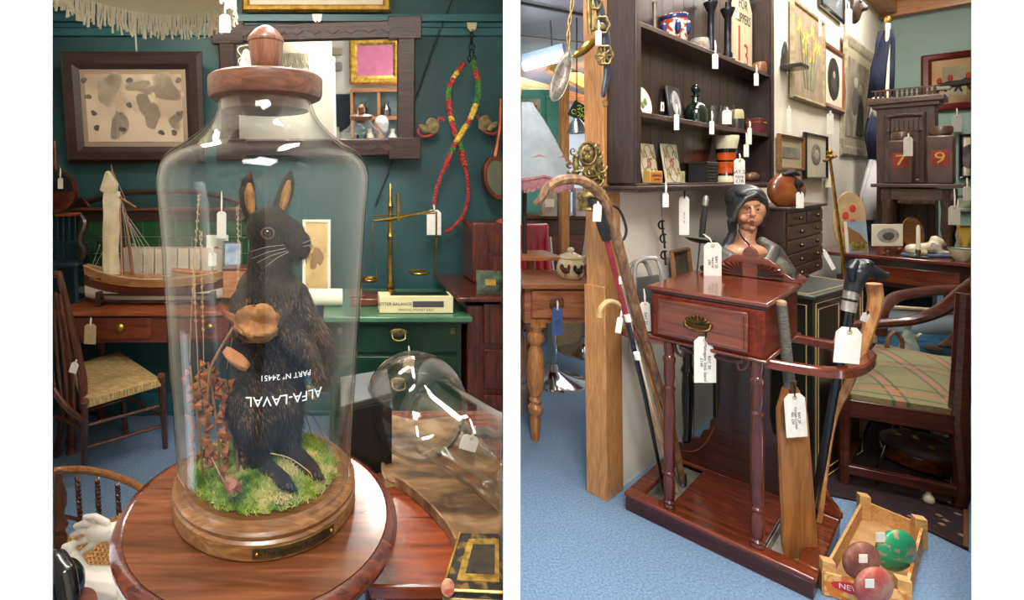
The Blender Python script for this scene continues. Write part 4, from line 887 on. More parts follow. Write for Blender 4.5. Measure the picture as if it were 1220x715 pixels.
MB().lathe([(max(p.x, 0), p.z) for p in c], 64, Mx, cap=False).build('glass', thinglass('dome_glass', (.985, .985, .97), 1.6), gd, world=True, ang=70); trimray([gd], 598.5)
tag(562, 519, 1.15, 22, 18, 'white tag on string tied round the glass bulb on the side table', top=12, tilt=.35, yaw=.2)
t = thing('driftwood_branch', 'knobbly grey-brown branch behind the glass dome at the right edge', 'branch', W(575, 520, 1.5))
MB().tube(cr([W(548, 505, 1.5), W(562, 517, 1.48), W(580, 515, 1.46), W(592, 520, 1.44), W(605, 512, 1.44)], 5), rr([.010, .014, .018, .014, .016], 5), 8).build('branch', mat('bark', '3a2c22', '6a5540', rough=.6, scale=25, bump=.6), t, world=True); trimray([t], 598.5)
t = thing('black_box', 'black box with grey lid standing between jar and glass dome', 'box', W(446, 555, 1.34), rz=0); z0 = STH+.001
xa, xb = W(415, 0, 1.42).x, W(470, 0, 1.30).x; pl = [(xa, 1.45), (W(452, 0, 1.28).x-.0, 1.25), (xb, 1.30), (W(452, 0, 1.5).x, 1.5)]
pl = [(W(405, 0, 1.30).x, 1.27), (W(468, 0, 1.33).x, 1.35), (W(462, 0, 1.5).x, 1.52), (W(405, 0, 1.45).x, 1.46)]
MB().prism(pl, z0, zat(1.33, 480)).build('body', mat('matt_black', '0c0c0d', rough=.5), t, world=True, bevel=.002)
MB().prism([(x, y) for x, y in pl], zat(1.33, 480), zat(1.33, 472)).build('lid', mat('lid_grey', '3a3a3a', '4a4a48', rough=.3, metal=.4), t, world=True, bevel=.003)
t = thing('painted_tin_box', 'black tin box with gilt scrollwork and painted side, beside the brown side table', 'tin', W(570, 720, .80)); zt3 = zat(.82, 655)
pl = [(W(527, 0, .74).x, .74), (sl(598)*.74, .735), (sl(598)*.86, .86), (W(548, 0, .86).x, .86)]
MB().prism(pl, .58, zt3-.012).build('body', mat('tin_side', '8a6a34', '3a5a3a', rough=.4, scale=14, c='a88a4c'), t, world=True, bevel=.002)
MB().prism(pl, zt3-.012, zt3).build('lid', mat('tin_lid', '1a1410', '6a5024', rough=.35, scale=60, lo=.5, hi=.6), t, world=True, bevel=.003)
for (a, b_) in ((pl[0], pl[3]), (pl[0], pl[1])): MB().tube([(a[0], a[1], zt3+.0005), (b_[0], b_[1], zt3+.0005)], .0022, 6).build('gilt_edge', GOLD, t, world=True)
cxp = sum(p[0] for p in pl)/4; cyp = sum(p[1] for p in pl)/4
MB().prism([(lerp(cxp, x, .72)+.006, lerp(cyp, y, .72)) for x, y in pl], zt3, zt3+.0015).build('gilt_panel', mat('gilt_panel', '7a5c20', 'c09a48', rough=.35, metal=.6, scale=70), t, world=True)
MB().prism([(lerp(cxp, x, .5)+.008, lerp(cyp, y, .5)) for x, y in pl], zt3+.0015, zt3+.0022).build('dark_panel', mat('tin_black', '15120e', '3c3020', rough=.35, scale=40), t, world=True)
MB().ell(W(535, 700, .735)+V((-.002, -.001, 0)), (.010, .002, .014)).build('painted_flower', mat('painted_red', 'b04a38', 'd8b088', rough=.5, scale=60), t, world=True)
t = thing('tin_box_support', 'plain dark stand carrying the painted tin box', 'stand', (.21, .8, 0)); MB().prism([(pl[0][0]+.002, .745), (sl(597)*.745, .745), (sl(597)*.85, .85), (pl[3][0], .85)], 0, .578).build('stand_body', DARK_Z, t, world=True)  # support added out of view to hold the tin box up
# ================================================================ behind the viewer: what the mirror shows
def behind(u, v, D): # a point behind the viewer seen in the tilted mirror
    C_ = W(377, 108, MZ); nrm = MROT @ V((0, -1, 0))
    d = (W(u, v, 1)-V((0, 0, EYE))).normalized(); O = V((0, 0, EYE)); tt = (C_-O).dot(nrm)/d.dot(nrm); P = O+d*tt; r = d-2*d.dot(nrm)*nrm
    return P+r*((D-P.y)/r.y)
def bpt(u, v, D): return behind(u, v, D)
a, b_ = bpt(416, 45, -1.7), bpt(478, 100, -1.7)
t = thing('pink_picture', 'gilt-framed pink picture, seen reflected in the wall mirror', 'picture', ((a.x+b_.x)/2, -1.70, (a.z+b_.z)/2), rz=pi)
w_, h_ = abs(b_.x-a.x), abs(b_.z-a.z); frame4('frame', t, w_, h_, .13, .04, GOLD); MB().box((0, -.01, 0), (w_-.2, .01, h_-.2)).build('print', mat('pink_paper', 'd8789a', 'e486a6', rough=.7), t)
CABB = mat('cabinet_back', '5a7a80', '8aa6a8', rough=.5, scale=3)
a, b_ = bpt(420, 106, -1.62), bpt(484, 186, -1.62); t = thing('glazed_shelf_unit', 'pale blue shelf unit of small things, seen reflected in the wall mirror', 'shelves', ((a.x+b_.x)/2, -1.75, 0), rz=pi); w_ = abs(b_.x-a.x)
MB().box((0, 0, a.z/2), (w_, .04, a.z)).build('back_panel', CABB, t)
for k in range(5): MB().box((0, -.12, a.z-.02-k*.42), (w_, .24, .05)).build('shelf', PINE_X, t)
for k in range(3): MB().box(((k-1)*w_/2, -.11, a.z/2), (.04, .24, a.z)).build('upright', PINE_Z, t)
R = random.Random(8)
for k in range(6):
    x = w_*(-.3+.12*k if k < 3 else .02+.11*(k-2)); z = a.z-.02+.026-(1+k % 3)*.42; o = MB().lathe([(0, 0), (.06, 0), (.07, .1), (.03, .16), (.04, .22), (0, .22)], 12).build('vase', [STEEL, CREAM, mat('glass_blue', '6a90b0', rough=.2)][k % 3], None); o.location = ((a.x+b_.x)/2+x, -1.62, z)
    tagged(o, 'small %s vase on the %s pale blue shelf, seen reflected, %s' % (('silver', 'cream', 'blue')[k % 3], ('top', 'second', 'third')[k % 3], 'nearer the pink picture' if k < 3 else 'further along'), 'vase', 'vases on the mirrored shelves')
for k, (u, v, c1, w0, h0) in enumerate(((330, 60, '6a3a24', .25, .35), (300, 70, '8a4a2a', .3, .5), (392, 62, 'a89878', .42, .12), (392, 80, '8a8270', .42, .14), (385, 120, '4a3a30', .12, .12), (392, 140, 'c8c0b0', .2, .2), (398, 158, 'b8b0a0', .22, .22), (408, 135, '16202a', .28, .6), (360, 70, '5a4030', .3, .3), (378, 150, '8a5030', .12, .5))):
    p = bpt(u, v, -1.74); o = MB().box((0, 0, 0), (w0, .05, h0)).build('wall_hanging', mat('hanging_%d' % k, c1, rough=.6), None, bevel=.02); o.location = p; tagged(o, ('brown panel', 'tall orange-brown panel', 'fawn folded scarf, upper', 'fawn folded scarf, lower', 'small dark tassel', 'white plate, upper', 'white plate, lower', 'navy blue garment', 'brown wooden panel', 'thin brown stick')[k]+' hanging on the cream wall, seen in the mirror', 'hanging')
p = bpt(452, 150, -.75)
t = thing('person', 'person with white hair and dark green coat, reflected in the mirror', 'person', (p.x, -.75, 0))
px_, pz_ = p.x, p.z
SK = mat('skin', 'a86a50', 'b87a5e', rough=.5); bz = lambda x, z, y=0: V((px_+x, -.75+y, pz_+z))
fuse('body', [('e', bz(0, 0), (.085, .10, .115)), ('e', bz(-.075, -.02, .0), (.022, .02, .02)), ('t', [bz(.01, -.1), bz(.02, -.2)], .055)], SK, t, vox=.012, smooth=4)
fuse('hair', [('e', bz(.03, .035), (.10, .11, .11)), ('e', bz(.06, -.03), (.06, .09, .08))], mat('white_hair', 'b8b4ae', 'd6d2cc', rough=.9, scale=40, bump=.8), t, vox=.014, smooth=3)
fuse('coat', [('e', bz(.03, -.36), (.18, .24, .17)), ('t', [bz(.03, -.4), bz(.03, -.9)], [.19, .20]), ('t', [bz(.0, -.28, .2), bz(-.04, -.55, .26), bz(-.2, -.75, .2)], [.075, .06, .045]), ('t', [bz(.0, -.28, -.2), bz(-.04, -.55, -.26), bz(-.2, -.75, -.2)], [.075, .06, .045])], mat('coat_green', '1a241e', '28332a', rough=.9), t, vox=.018, smooth=4)
for s in (-1, 1): fuse('trouser_leg', [('t', [bz(.03, -.85, s*.1), bz(.03, -1.3, s*.1), V((px_+.03, -.75+s*.1, .08))], [.11, .075, .055]), ('e', V((px_-.03, -.75+s*.1, .04)), (.13, .05, .04))], mat('trousers', '20242c', rough=.9), t, vox=.018, smooth=3)
# ================================================================ right room
def onw(u, off=0):
    P = RWp-RWn*off; p = P+RWd*hit(P, RWd, u); return p
def wl(name, label, cat, u, off, z, group=None):      # a thing standing off the cream wall, its own x running along the wall
    p = onw(u, off); return thing(name, label, cat, (p.x, p.y, z), RWA, group)
# --- wooden post at the wall's end
PO = wood('orange_pine', 'a06a38', 'c48e56', 'z', rough=.4, coat=.2, scale=5, dist=2.5)
p = W(727, 590, 2.38)
o = struct(MB().box((0, 0, 1.8), (.150, .09, 3.6)).build('trim_2', PO, None, bevel=.004)); o.location = (1.298, 2.415, 0); o.rotation_euler = (0, math.radians(-1.4), .62)
o = struct(MB().box((0, 0, .5), (.158, .098, 1.0)).build('trim_3', PO, None, bevel=.004)); o.location = (1.292, 2.416, 0); o.rotation_euler = (0, math.radians(-1.2), .62)
# --- dark bookcase
D = .135; tL = hit(RWp, RWd, 720); bl_ = RWp+RWd*tL; tR = hit(RWp-RWn*D, RWd, 921)-tL; W_ = tR
zsh = [zat(2.228, v)-.03 for v in (13, 123)]+[zat(2.228, 219)]
BKD = wood('bookcase_wood', '1b100e', '3a2521', 'z', rough=.35, coat=.25); BKX = wood('bookcase_wood_x', '2a1816', '4a302a', 'x', rough=.35, coat=.3)
t = thing('wall_bookcase', 'dark wooden open wall shelves full of antiques beside the wooden post', 'shelves', (bl_.x, bl_.y, 0), RWA)
ztop = 2.85
MB().box((.015, -D/2, (zsh[2]+ztop)/2), (.03, D, ztop-zsh[2])).build('side_panel', BKD, t, bevel=.003); MB().box((W_-.015, -D/2, (zsh[2]+ztop)/2), (.03, D, ztop-zsh[2])).build('side_panel', BKD, t, bevel=.003)
nb = 14
for k in range(nb): MB().box((.03+(k+.5)*(W_-.06)/nb, -.006, (zsh[2]+ztop)/2), ((W_-.06)/nb-.004, .010, ztop-zsh[2])).build('back_board', BKD, t)
for i, z in enumerate(zsh):
    MB().box((W_/2, -D/2+.004, z-.012), (W_-.056, D-.012, .024)).build('shelf', BKX, t, bevel=.002)
MB().box((W_/2, -D/2, zsh[2]-.03), (W_+.03, D+.03, .018)).box((W_/2, -D/2, zsh[2]-.018), (W_+.05, D+.05, .014)).build('cornice', BKX, t, bevel=.003)
for x in (.02, W_-.02): MB().box((x, -D, (zsh[2]+ztop)/2), (.045, .012, ztop-zsh[2])).build('face_strip', BKD, t, bevel=.003)
def sp(u, row, off=.06): # place on a shelf
    p = onw(u, off); return (p.x, p.y, zsh[row]+.001)
def pxw(n, u, off=.06): return n/F*onw(u, off).y      # pixels to metres at that place
def foot(u, off): return 1/math.sqrt(1+sl(u)**2)
def turned(name, label, cat, u, row, hpx, prof, m, off=.06, part='body', extra=None, group=None, rz=0):
    """a round thing on a shelf; prof in fractions (radius px, height px)"""
    p = sp(u, row, off); k = p[1]/F; c = foot(u, off)
    t = thing(name, label, cat, p, rz, group); MB().lathe([(r*k*c, h*k) for r, h in prof], 28).build(part, m, t, ang=40); return t, k, c
IMARI = mat('imari', 'b84a2c', 'e2dccf', rough=.2, coat=.5, scale=42, lo=.50, hi=.52, c=None); NAVY = mat('cobalt', '1f2a5c', rough=.2, coat=.5)
t, k, c = turned('patterned_mug', 'white mug with orange and blue pattern on the top bookcase shelf', 'mug', 803, 0, 33, [(14, 0), (16, 2), (16.5, 28), (17, 33), (15.5, 33), (15, 3), (0, 2)], IMARI)
for s in range(6): a = s*pi/3+.2; MB().ell((16.6*k*c*math.cos(a), 16.6*k*c*math.sin(a), 16*k), (4*k*c, 4*k*c, 9*k), 8, 6).build('blue_panel', NAVY, t)
MB().lathe([(16.7*k*c, 27*k), (17.1*k*c, 28*k), (17.2*k*c, 31*k), (16.9*k*c, 32*k)], 28, cap=False).build('blue_band', NAVY, t)
turned('barley_candlestick', 'thin twisted silver-grey stick at the left of the top bookcase shelf', 'candlestick', 780, 0, 30, [(5, 0), (5, 2), (3, 3), (3.5, 6), (2.5, 9), (3.5, 12), (2.5, 15), (3.5, 18), (2.5, 21), (3.5, 24), (2.5, 27), (3.5, 40)], mat('pewter', '5a5248', '8a8074', rough=.4, metal=.6))
p = sp(833, 0); t = thing('carved_stone_pot', 'small grey carved stone pot beside the patterned mug', 'pot', p); k = p[1]/F
MB().lathe([(0, 0), (9*k, 0), (10.5*k, 6*k), (10*k, 12*k), (8.5*k, 17*k), (7*k, 17*k), (7*k, 9*k), (0, 8*k)], 9).build('body', mat('soapstone', '6e655a', 'a59a8c', rough=.6, scale=30, bump=.8), t)
PEW = mat('dark_pewter', '1c1c20', '3a3a3e', rough=.35, metal=.7, scale=20)
for u, lab in ((847, 'left one of two tall black column candlesticks on the top bookcase shelf'), (867, 'right one of two tall black column candlesticks, with a flared capital')):
    turned('column_candlestick', lab, 'candlestick', u, 0, 66, [(9, 0), (9, 5), (6, 7), (6, 12), (4.5, 14), (4, 54), (5.5, 56), (8, 62), (9, 64), (9, 66), (3, 66), (3, 74)], PEW, group='black column candlesticks')
p = sp(884, 0, .03); k = p[1]/F; t = thing('slippers_sign', 'cream shop sign board lettered for slippers with a red price, on the top shelf', 'sign', p, rot=Matrix.Rotation(RWA, 3, 'Z').to_euler())
sw = .38; shh = .54
MB().wallprism([(-sw/2, 0), (sw/2, 0), (sw/2, shh*.8), (sw*.25, shh), (-sw*.25, shh), (-sw/2, shh*.8)], -.006, .004).build('board', mat('sign_cream', 'cdb894', 'dfcdab', rough=.7, scale=4), t)
RD = mat('sign_red', 'c23a2c', rough=.6); SBL = mat('sign_black', '221c1c', rough=.6)
text('FOR', .095, SBL, t, TR(0, -.0068, .45) @ UP); text('SLIPPERS', .09, SBL, t, TR(0, -.0068, .355) @ UP, sx=.9); text('1', .34, RD, t, TR(-.08, -.0068, .17) @ UP); text('3', .22, RD, t, TR(.06, -.0068, .11) @ UP)
for u, lab, r in ((905, 'small brown turned wooden pot at the right of the top shelf', 9), (913, 'brown wooden napkin ring at the far right of the top shelf', 8)):
    p = sp(u, 0, .08); k = p[1]/F; t = thing('wooden_ring', lab, 'ring', p, group='wooden rings on the top shelf'); c = foot(u, .08)
    MB().lathe([(r*.8*k*c, 0), (r*k*c, 3*k), (r*k*c, 11*k), (r*.8*k*c, 14*k), (r*.5*k*c, 13*k), (r*.5*k*c, 2*k)], 20, cap=False).build('ring', wood('ring_wood', '6a4226', '9a6c42', 'x'), t)
# middle shelf
p = sp(768, 1, .04); k = p[1]/F; t = thing('painted_plate', 'cream plate with an orange rim leaning at the left of the middle bookcase shelf', 'plate', p, rot=(Matrix.Rotation(RWA, 3, 'Z') @ Matrix.Rotation(-.2, 3, 'X')).to_euler())
MB().lathe([(0, .004), (.05, .004), (.075, .012), (.073, .015), (.05, .008), (0, .008)], 32, TR(0, -.0, .076) @ Matrix.Rotation(pi/2, 4, 'X')).build('plate', CREAM, t)
MB().lathe([(.064, .0), (.075, .002), (.0755, .006), (.068, .004)], 32, TR(0, -.009, .076) @ Matrix.Rotation(pi/2, 4, 'X'), cap=False).build('orange_rim', mat('rust_glaze', 'a05a2c', 'c8a070', rough=.3, scale=40), t)
for s in (-1, 1): MB().ell((s*.02, -.013, .07+s*.01), (.016, .002, .02), 8, 6).build('painted_leaf', mat('leaf_green', '6a7a4a', rough=.4), t)
p = sp(789, 1, .09); t = thing('card_holder', 'little wire stand holding a playing-card sized token with a red spot', 'holder', p, RWA)
MB().box((0, 0, .052), (.035, .003, .045)).build('card', CARD, t); MB().ell((0, -.002, .052), (.008, .001, .011), 8, 6).build('red_spot', RD, t)
MB().tube(cr([(-.02, 0, .005), (-.025, -.0, .05), (-.012, 0, .088), (-.018, 0, .1)], 5), .0022, 5).tube(cr([(.02, 0, .005), (.005, 0, .03), (-.01, 0, .02)], 5), .0022, 5).box((0, 0, .003), (.05, .04, .006)).build('wire_stand', IRON, t)
p = sp(806, 1, .05); k = p[1]/F; t = thing('silver_photo_frame', 'square pewter photo frame with an oval portrait on the middle bookcase shelf', 'frame', p, rot=(Matrix.Rotation(RWA, 3, 'Z') @ Matrix.Rotation(-.12, 3, 'X')).to_euler())
MB().box((0, 0, .095), (.165, .014, .19)).build('frame', mat('pewter_frame', '4c4a4e', '6a686c', rough=.35, metal=.7), t, bevel=.004)
MB().wallprism([(.058*math.cos(a), .095+.075*math.sin(a)) for a in [i*pi/16 for i in range(32)]], -.0105, -.007).build('oval_rim', STEEL, t); MB().wallprism([(.051*math.cos(a), .095+.068*math.sin(a)) for a in [i*pi/16 for i in range(32)]], -.012, -.0104).build('oval_photo', mat('photo', '8a8886', 'cfcdc8', rough=.3, scale=12), t)
MB().ell((0, -.0125, .10), (.017, .002, .024), 10, 8).ell((0, -.0125, .055), (.03, .002, .025), 10, 8).build('sitter', mat('photo_dark', '5a5654', '8e8a86', rough=.4, scale=20), t)
t, k, c = turned('glass_decanter', 'dark green glass decanter with a ball stopper on the middle bookcase shelf', 'decanter', 829, 1, 44, [(0, 0), (12, 0), (14, 3), (14, 16), (11, 22), (5, 26), (4, 32), (6, 33), (6, 34.5), (3, 35), (3, 37), (5.5, 40), (6, 43), (4, 47), (0, 48)], mat('dark_green_glass', '06140e', '0c261b', rough=.08, coat=1))
GLS = thinglass('tumbler_glass', (.9, .92, .92), 2.2)
for u, lab, h in ((849, 'cut glass tumbler next to the dark green decanter', 25), (864, 'taller cut glass tumbler carrying a white tag', 27)):
    t, k, c = turned('glass_tumbler', lab, 'glass', u, 1, h, [(0, 0), (10, 0), (11.5, h), (10.8, h), (9.4, 3), (0, 3)], GLS, group='cut glass tumblers')
tag(866, 131, onw(866, .13).y, 11, 17, 'short white tag on the front of the taller glass tumbler', top=3)
t, k, c = turned('bone_pot', 'cream and black round pot at the right of the tumblers', 'pot', 877, 1, 24, [(0, 0), (9.5, 0), (10, 4), (9.5, 16), (7, 22), (7.5, 24), (0, 24)], mat('black_bone', '1c1a18', '37332c', rough=.4, scale=9))
MB().lathe([(9.7*k*c, 14*k), (9.3*k*c, 22*k), (7.8*k*c, 25*k), (0, 26*k)], 24, cap=False).build('cream_top', mat('bone', 'b0a070', 'cfc195', rough=.5, scale=14), t)
p = sp(903, 1, .07); k = p[1]/F; t = thing('red_leather_box', 'dark red leather box with gold lines at the right of the middle shelf', 'box', p, RWA)
MB().box((0, 0, .052), (.22, .08, .10)).build('body', mat('red_leather', '501418', '6a2024', rough=.45, scale=20), t, bevel=.005); MB().box((0, 0, .075), (.223, .083, .003)).build('gold_line', GOLD, t); MB().lathe([(.011, 0), (.011, .004)], 12, TR(0, -.042, .07) @ Matrix.Rotation(pi/2, 4, 'X')).build('clasp', GOLD, t)
# bottom shelf
TILEF = mat('tile_cream', 'cfc4a4', 'e0d6ba', rough=.2, coat=.5, scale=20); SCR = mat('tile_scroll', '8a7448', rough=.3); PKF = mat('tile_rose', 'a84a4c', 'c87878', rough=.3, scale=80)
for u, w_, h_, lab in ((776, .175, .20, 'left floral tile in a cream scroll pattern, half behind the tin'), (803, .20, .21, 'larger right floral tile with a rose and scroll pattern')):
    p = sp(u, 2, .045); t = thing('floral_tile', lab, 'tile', p, rot=(Matrix.Rotation(RWA, 3, 'Z') @ Matrix.Rotation(-.14, 3, 'X')).to_euler(), group='floral tiles')
    MB().box((0, 0, h_/2), (w_, .008, h_)).build('tile', TILEF, t, bevel=.002)
    for s in (-1, 1):
        for q_ in (-1, 1):
            MB().tube([(s*w_*(.12+.3*i/8)*1.0, -.0045, h_/2+q_*h_*(.18+.2*math.sin(i*.9)*.6+.1*i/8)) for i in range(9)], .0032, 5).build('scroll', SCR, t)
    MB().tube([(w_*.44*math.cos(a)*(1+.08*math.cos(4*a)), -.0045, h_/2+h_*.44*math.sin(a)*(1+.08*math.cos(4*a))) for a in [i*pi/14 for i in range(28)]], .0024, 5, closed=True).build('scroll_border', SCR, t)
    for i in range(5): MB().ell((w_*.09*math.cos(i*1.25), -.0045, h_*.5+h_*.09*math.sin(i*1.25)), (.012, .002, .012), 8, 6).build('rose_petal', PKF, t)
    for i in range(4): MB().ell((w_*.2*math.cos(i*pi/2+.6), -.0045, h_*.5+h_*.2*math.sin(i*pi/2+.6)), (.012, .0015, .006), 8, 6).build('leaf', mat('tile_leaf', '5f7a52', rough=.3), t)
p = sp(778, 2, .115); t = thing('harmonica_tin', 'flat orange-brown tin lettered HARMONICA at the left of the bottom shelf', 'tin', p, RWA)
MB().box((0, 0, .03), (.135, .03, .056)).build('body', mat('tin_ochre', 'b08a3c', 'c4a050', rough=.4, scale=8), t, bevel=.002); MB().box((0, -.0155, .03), (.12, .001, .042)).build('label_panel', mat('tin_orange', 'b8702c', rough=.5), t)
text('HARMONICA', .017, mat('tin_ink', '4a1c10', rough=.5), t, TR(0, -.0165, .036) @ UP); text('FOR CHILDREN', .009, mat('tin_ink2', '4a1c10', rough=.5), t, TR(0, -.0165, .018) @ UP)
p = sp(813, 2, .12); t = thing('small_floral_card', 'small greenish card with roses in front of the larger floral tile', 'card', p, RWA); MB().box((0, 0, .03), (.052, .004, .058)).build('card', mat('card_olive', '8a9058', 'b4b080', rough=.5, scale=60), t); MB().ell((0, -.003, .034), (.012, .001, .014), 8, 6).build('printed_rose', PKF, t)
p = sp(837, 2, .07); t = thing('black_basket', 'small black woven rectangular basket on the bottom bookcase shelf', 'basket', p, RWA); BSK = mat('black_cane', '16110f', '342a22', rough=.6, scale=30)
MB().box((0, 0, .055), (.155, .085, .108)).build('lining', mat('basket_dark', '0e0b0a', rough=.8), t)
for k_ in range(9): MB().box((-.072+k_*.018, -.046, .055), (.009, .006, .108)).build('weave_strip', BSK, t)
for k_ in range(6): MB().box((0, -.049, .01+k_*.018), (.16, .004, .009)).build('weave_strip', BSK, t)
MB().tube([(-.08, -.045, .11), (.08, -.045, .11), (.08, .045, .11), (-.08, .045, .11)], .005, 6, closed=True).build('rim', BSK, t)
zv = 55; t, k, c = turned('striped_vase', 'waisted cream, black and orange ceramic vase on the bottom bookcase shelf', 'vase', 865, 2, 55, [(0, 0), (13, 0), (13.5, 2), (12, 8), (0, 8)], mat('vase_cream', 'd2c69e', 'e2d8b8', rough=.25, coat=.4), off=.08)
kc = k*c
MB().lathe([(12*kc, 8*k), (11*kc, 13*k), (10.6*kc, 20*k), (11*kc, 26*k), (12*kc, 33*k), (12.4*kc, 36*k)], 28, cap=False).build('orange_waist', mat('vase_orange', 'a83a12', 'd8601c', rough=.2, coat=.6, scale=14), t)
for z0_, z1_, ra, rb in ((7.5, 10.5, 12.3, 11.7), (24, 26, 10.9, 11.1), (35, 40, 12.4, 13.0)): MB().lathe([(ra*kc+.0008, z0_*k), (rb*kc+.0008, z1_*k)], 28, cap=False).build('black_band', BLACK, t)
MB().lathe([(13*kc, 39*k), (15*kc, 47*k), (16*kc, 54*k), (15.5*kc, 55*k), (14*kc, 48*k), (11*kc, 40*k), (0, 39*k)], 28, cap=False).build('cream_bowl', mat('vase_cream2', 'd2c69e', 'e2d8b8', rough=.25, coat=.4), t)
tag(881, 189, onw(881, .15).y, 13, 38, 'tall white tag standing against the striped vase', top=6, words='BAY 20\nvase\n£18')
t = thing('wooden_bird', 'brown carved wooden bird lying on the bottom shelf behind the white tag', 'carving', sp(897, 2, .06), RWA); fuse('body', [('t', [V((-.08, 0, .03)), V((0, 0, .035)), V((.09, 0, .02))], [.028, .033, .01]), ('e', V((.07, 0, .035)), (.03, .02, .02))], wood('bird_wood', '5a3a22', '8a6240', 'x'), t, world=False, vox=.005)
# tags hanging from the shelves
for (u, v, w_, h_, tp, lab, off) in ((852, 64, 7, 18, 16, 'white tag hanging from the top shelf below the stone pot', .15), (901, 87, 5.5, 15, 10, 'white tag hanging from the top shelf near its right end', .15), (806, 136, 6, 19, 12, 'white tag hanging from the middle shelf below the photo frame', .15),
      (848, 144, 5.5, 16, 12, 'white tag hanging from the middle shelf below the decanter', .15), (889, 172, 6, 15, 14, 'white tag hanging from the middle shelf above the vase, longer string', .15), (893, 152, 5, 20, 8, 'narrow white tag on the middle shelf edge in front of the pots', .16),
      (793, 230, 7, 17, 14, 'small white tag hanging under the left end of the bookcase', .16), (878, 14, 4, 8, 8, 'tiny white tag hanging against the black candlesticks', .15)):
    tag(u, v, onw(u, off).y, w_, h_, lab, top=tp)
tag(815, 234, onw(815, .12).y, 12, 46, 'long white handwritten tag hanging on black string beneath the bookcase', top=12, smat=BLACKSTR, words='BAY 30   \u00a330', wrot=-pi/2, wsize=.20)
# ================================================================ the hall stand
A0 = onh(743, 607, 0); SA = math.radians(-52)
st_ = thing('hall_stand', 'polished reddish mahogany hall stand with a drawer, two columns and stick rails', 'hall stand', A0, SA)
SM = XF[st_.name]
MHX = wood('stand_mahogany_x', '45190c', '7e371e', 'x', rough=.18, coat=.6, scale=4); MHZ = wood('stand_mahogany_z', '3a140a', '6a2c19', 'z', rough=.2, coat=.6, scale=4); MHY = wood('stand_mahogany_y', '4a160b', '7e2c17', 'y', rough=.45, coat=.12, scale=4); MHY.node_tree.nodes['Principled BSDF'].inputs['Specular IOR Level'].default_value = .2; DB2 = mat('drawer_brass', '43361c', '74603a', rough=.42, metal=1, scale=60); MHD = wood('stand_dark', '240b07', '481a10', 'x', rough=.3, coat=.4)
BW_, BD = .635, .56
b = MB()
for (x, y, w_, d_) in ((BW_/2, .035, BW_, .07), (BW_/2, BD-.03, BW_, .06), (.03, BD/2, .06, BD-.13), (BW_-.03, BD/2, .06, BD-.13)): b.box((x, y, .071), (w_, d_, .02))
b.build('base_rim', MHX, st_, bevel=.006, seg=3)
MB().box((BW_/2, .012, .031), (BW_-.012, .016, .06)).box((BW_/2, BD-.012, .031), (BW_-.012, .016, .06)).box((.012, BD/2, .031), (.014, BD-.03, .06)).box((BW_-.012, BD/2, .031), (.014, BD-.03, .06)).build('base_skirt', MHD, st_, bevel=.003)
xp0, xp1 = .165, .475
MB().box(((xp0+xp1)/2, BD/2, .066), (xp1-xp0, BD-.11, .026)).build('platform', MHX, st_, bevel=.003)
for x0_, x1_ in ((.055, xp0), (xp1, BW_-.055)):
    tr = MB().box(((x0_+x1_)/2, BD/2, .018), (x1_-x0_-.004, BD-.13, .006)).box(((x0_+x1_)/2, .075, .036), (x1_-x0_-.004, .004, .04)).box(((x0_+x1_)/2, BD-.075, .036), (x1_-x0_-.004, .004, .04)).box((x0_+.004, BD/2, .036), (.004, BD-.14, .04)).box((x1_-.004, BD/2, .036), (.004, BD-.14, .04)).build('drip_tray', mat('zinc', '6c675c', 'a09a8c', rough=.5, metal=.4, scale=12), st_)
ZT = 1.03; ZB_ = .81
colp = [(.021, 0), (.023, .006), (.019, .016), (.024, .024), (.017, .032), (.021, .05), (.0215, .11), (.016, .135), (.022, .142), (.022, .150), (.017, .156), (.020, .17), (.0225, .30), (.0215, .42), (.019, .50), (.0225, .508), (.0225, .516), (.016, .524), (.0205, .56), (.020, .62), (.023, .63), (.023, .645), (.017, .655), (.021, .69), (.022, .725)]
for x in (.167, .465): MB().lathe([(r, z) for r, z in colp], 24, TR(x, .043, .081)).build('column', MHZ, st_)
TX0, TX1, TY1 = .108, .492, .60
MB().box(((TX0+TX1)/2, TY1/2, ZT-.009), (TX1-TX0+.03, TY1, .018)).build('top', MHX, st_, bevel=.006, seg=3)
MB().box(((TX0+TX1)/2, TY1/2+.004, ZT-.024), (TX1-TX0+.01, TY1-.02, .014)).build('top_moulding', MHD, st_, bevel=.005)
MB().box(((TX0+TX1)/2, TY1/2, (ZT-.03+ZB_)/2), (TX1-TX0, TY1-.04, ZT-.03-ZB_)).build('drawer_case', MHY, st_, bevel=.008, seg=3)
MB().box(((TX0+TX1)/2, TY1/2, ZB_-.006), (TX1-TX0+.02, TY1-.02, .014)).build('case_moulding', MHX, st_, bevel=.005)
xc, zc = (TX0+TX1)/2-.01, (ZT-.03+ZB_)/2
dr = MB().box((xc, .012, zc), (.31, .02, .155)).build('drawer', MHX, st_, bevel=.003)
mb = MB(); a, h_ = .145, .067
for yy, f in ((.002, 1.0), (-.004, .97), (-.002, .86)): mb.v += [V((xc+sx*a*(1-(1-f)*.45), yy, zc+sz*h_*(1-(1-f)*1.0))) for sx, sz in ((-1, -1), (1, -1), (1, 1), (-1, 1))]
for r in range(2):
    for k in range(4): mb.f.append((r*4+k, r*4+(k+1) % 4, r*4+4+(k+1) % 4, r*4+4+k))
mb.f.append((8, 9, 10, 11)); mb.build('raised_panel', MHX, dr, ang=10)
hb_ = MB()
for i in range(-3, 4): hb_.ell((xc-.005+i*.010, -.008, zc+.018-abs(i)*.003), (.006, .005, .024-abs(i)*.003), 8, 6, R=Matrix.Rotation(i*.32, 3, 'Y'))
hb_.box((xc-.005, -.004, zc-.002), (.085, .004, .018)); h0 = hb_.build('handle_plate', DB2, dr)
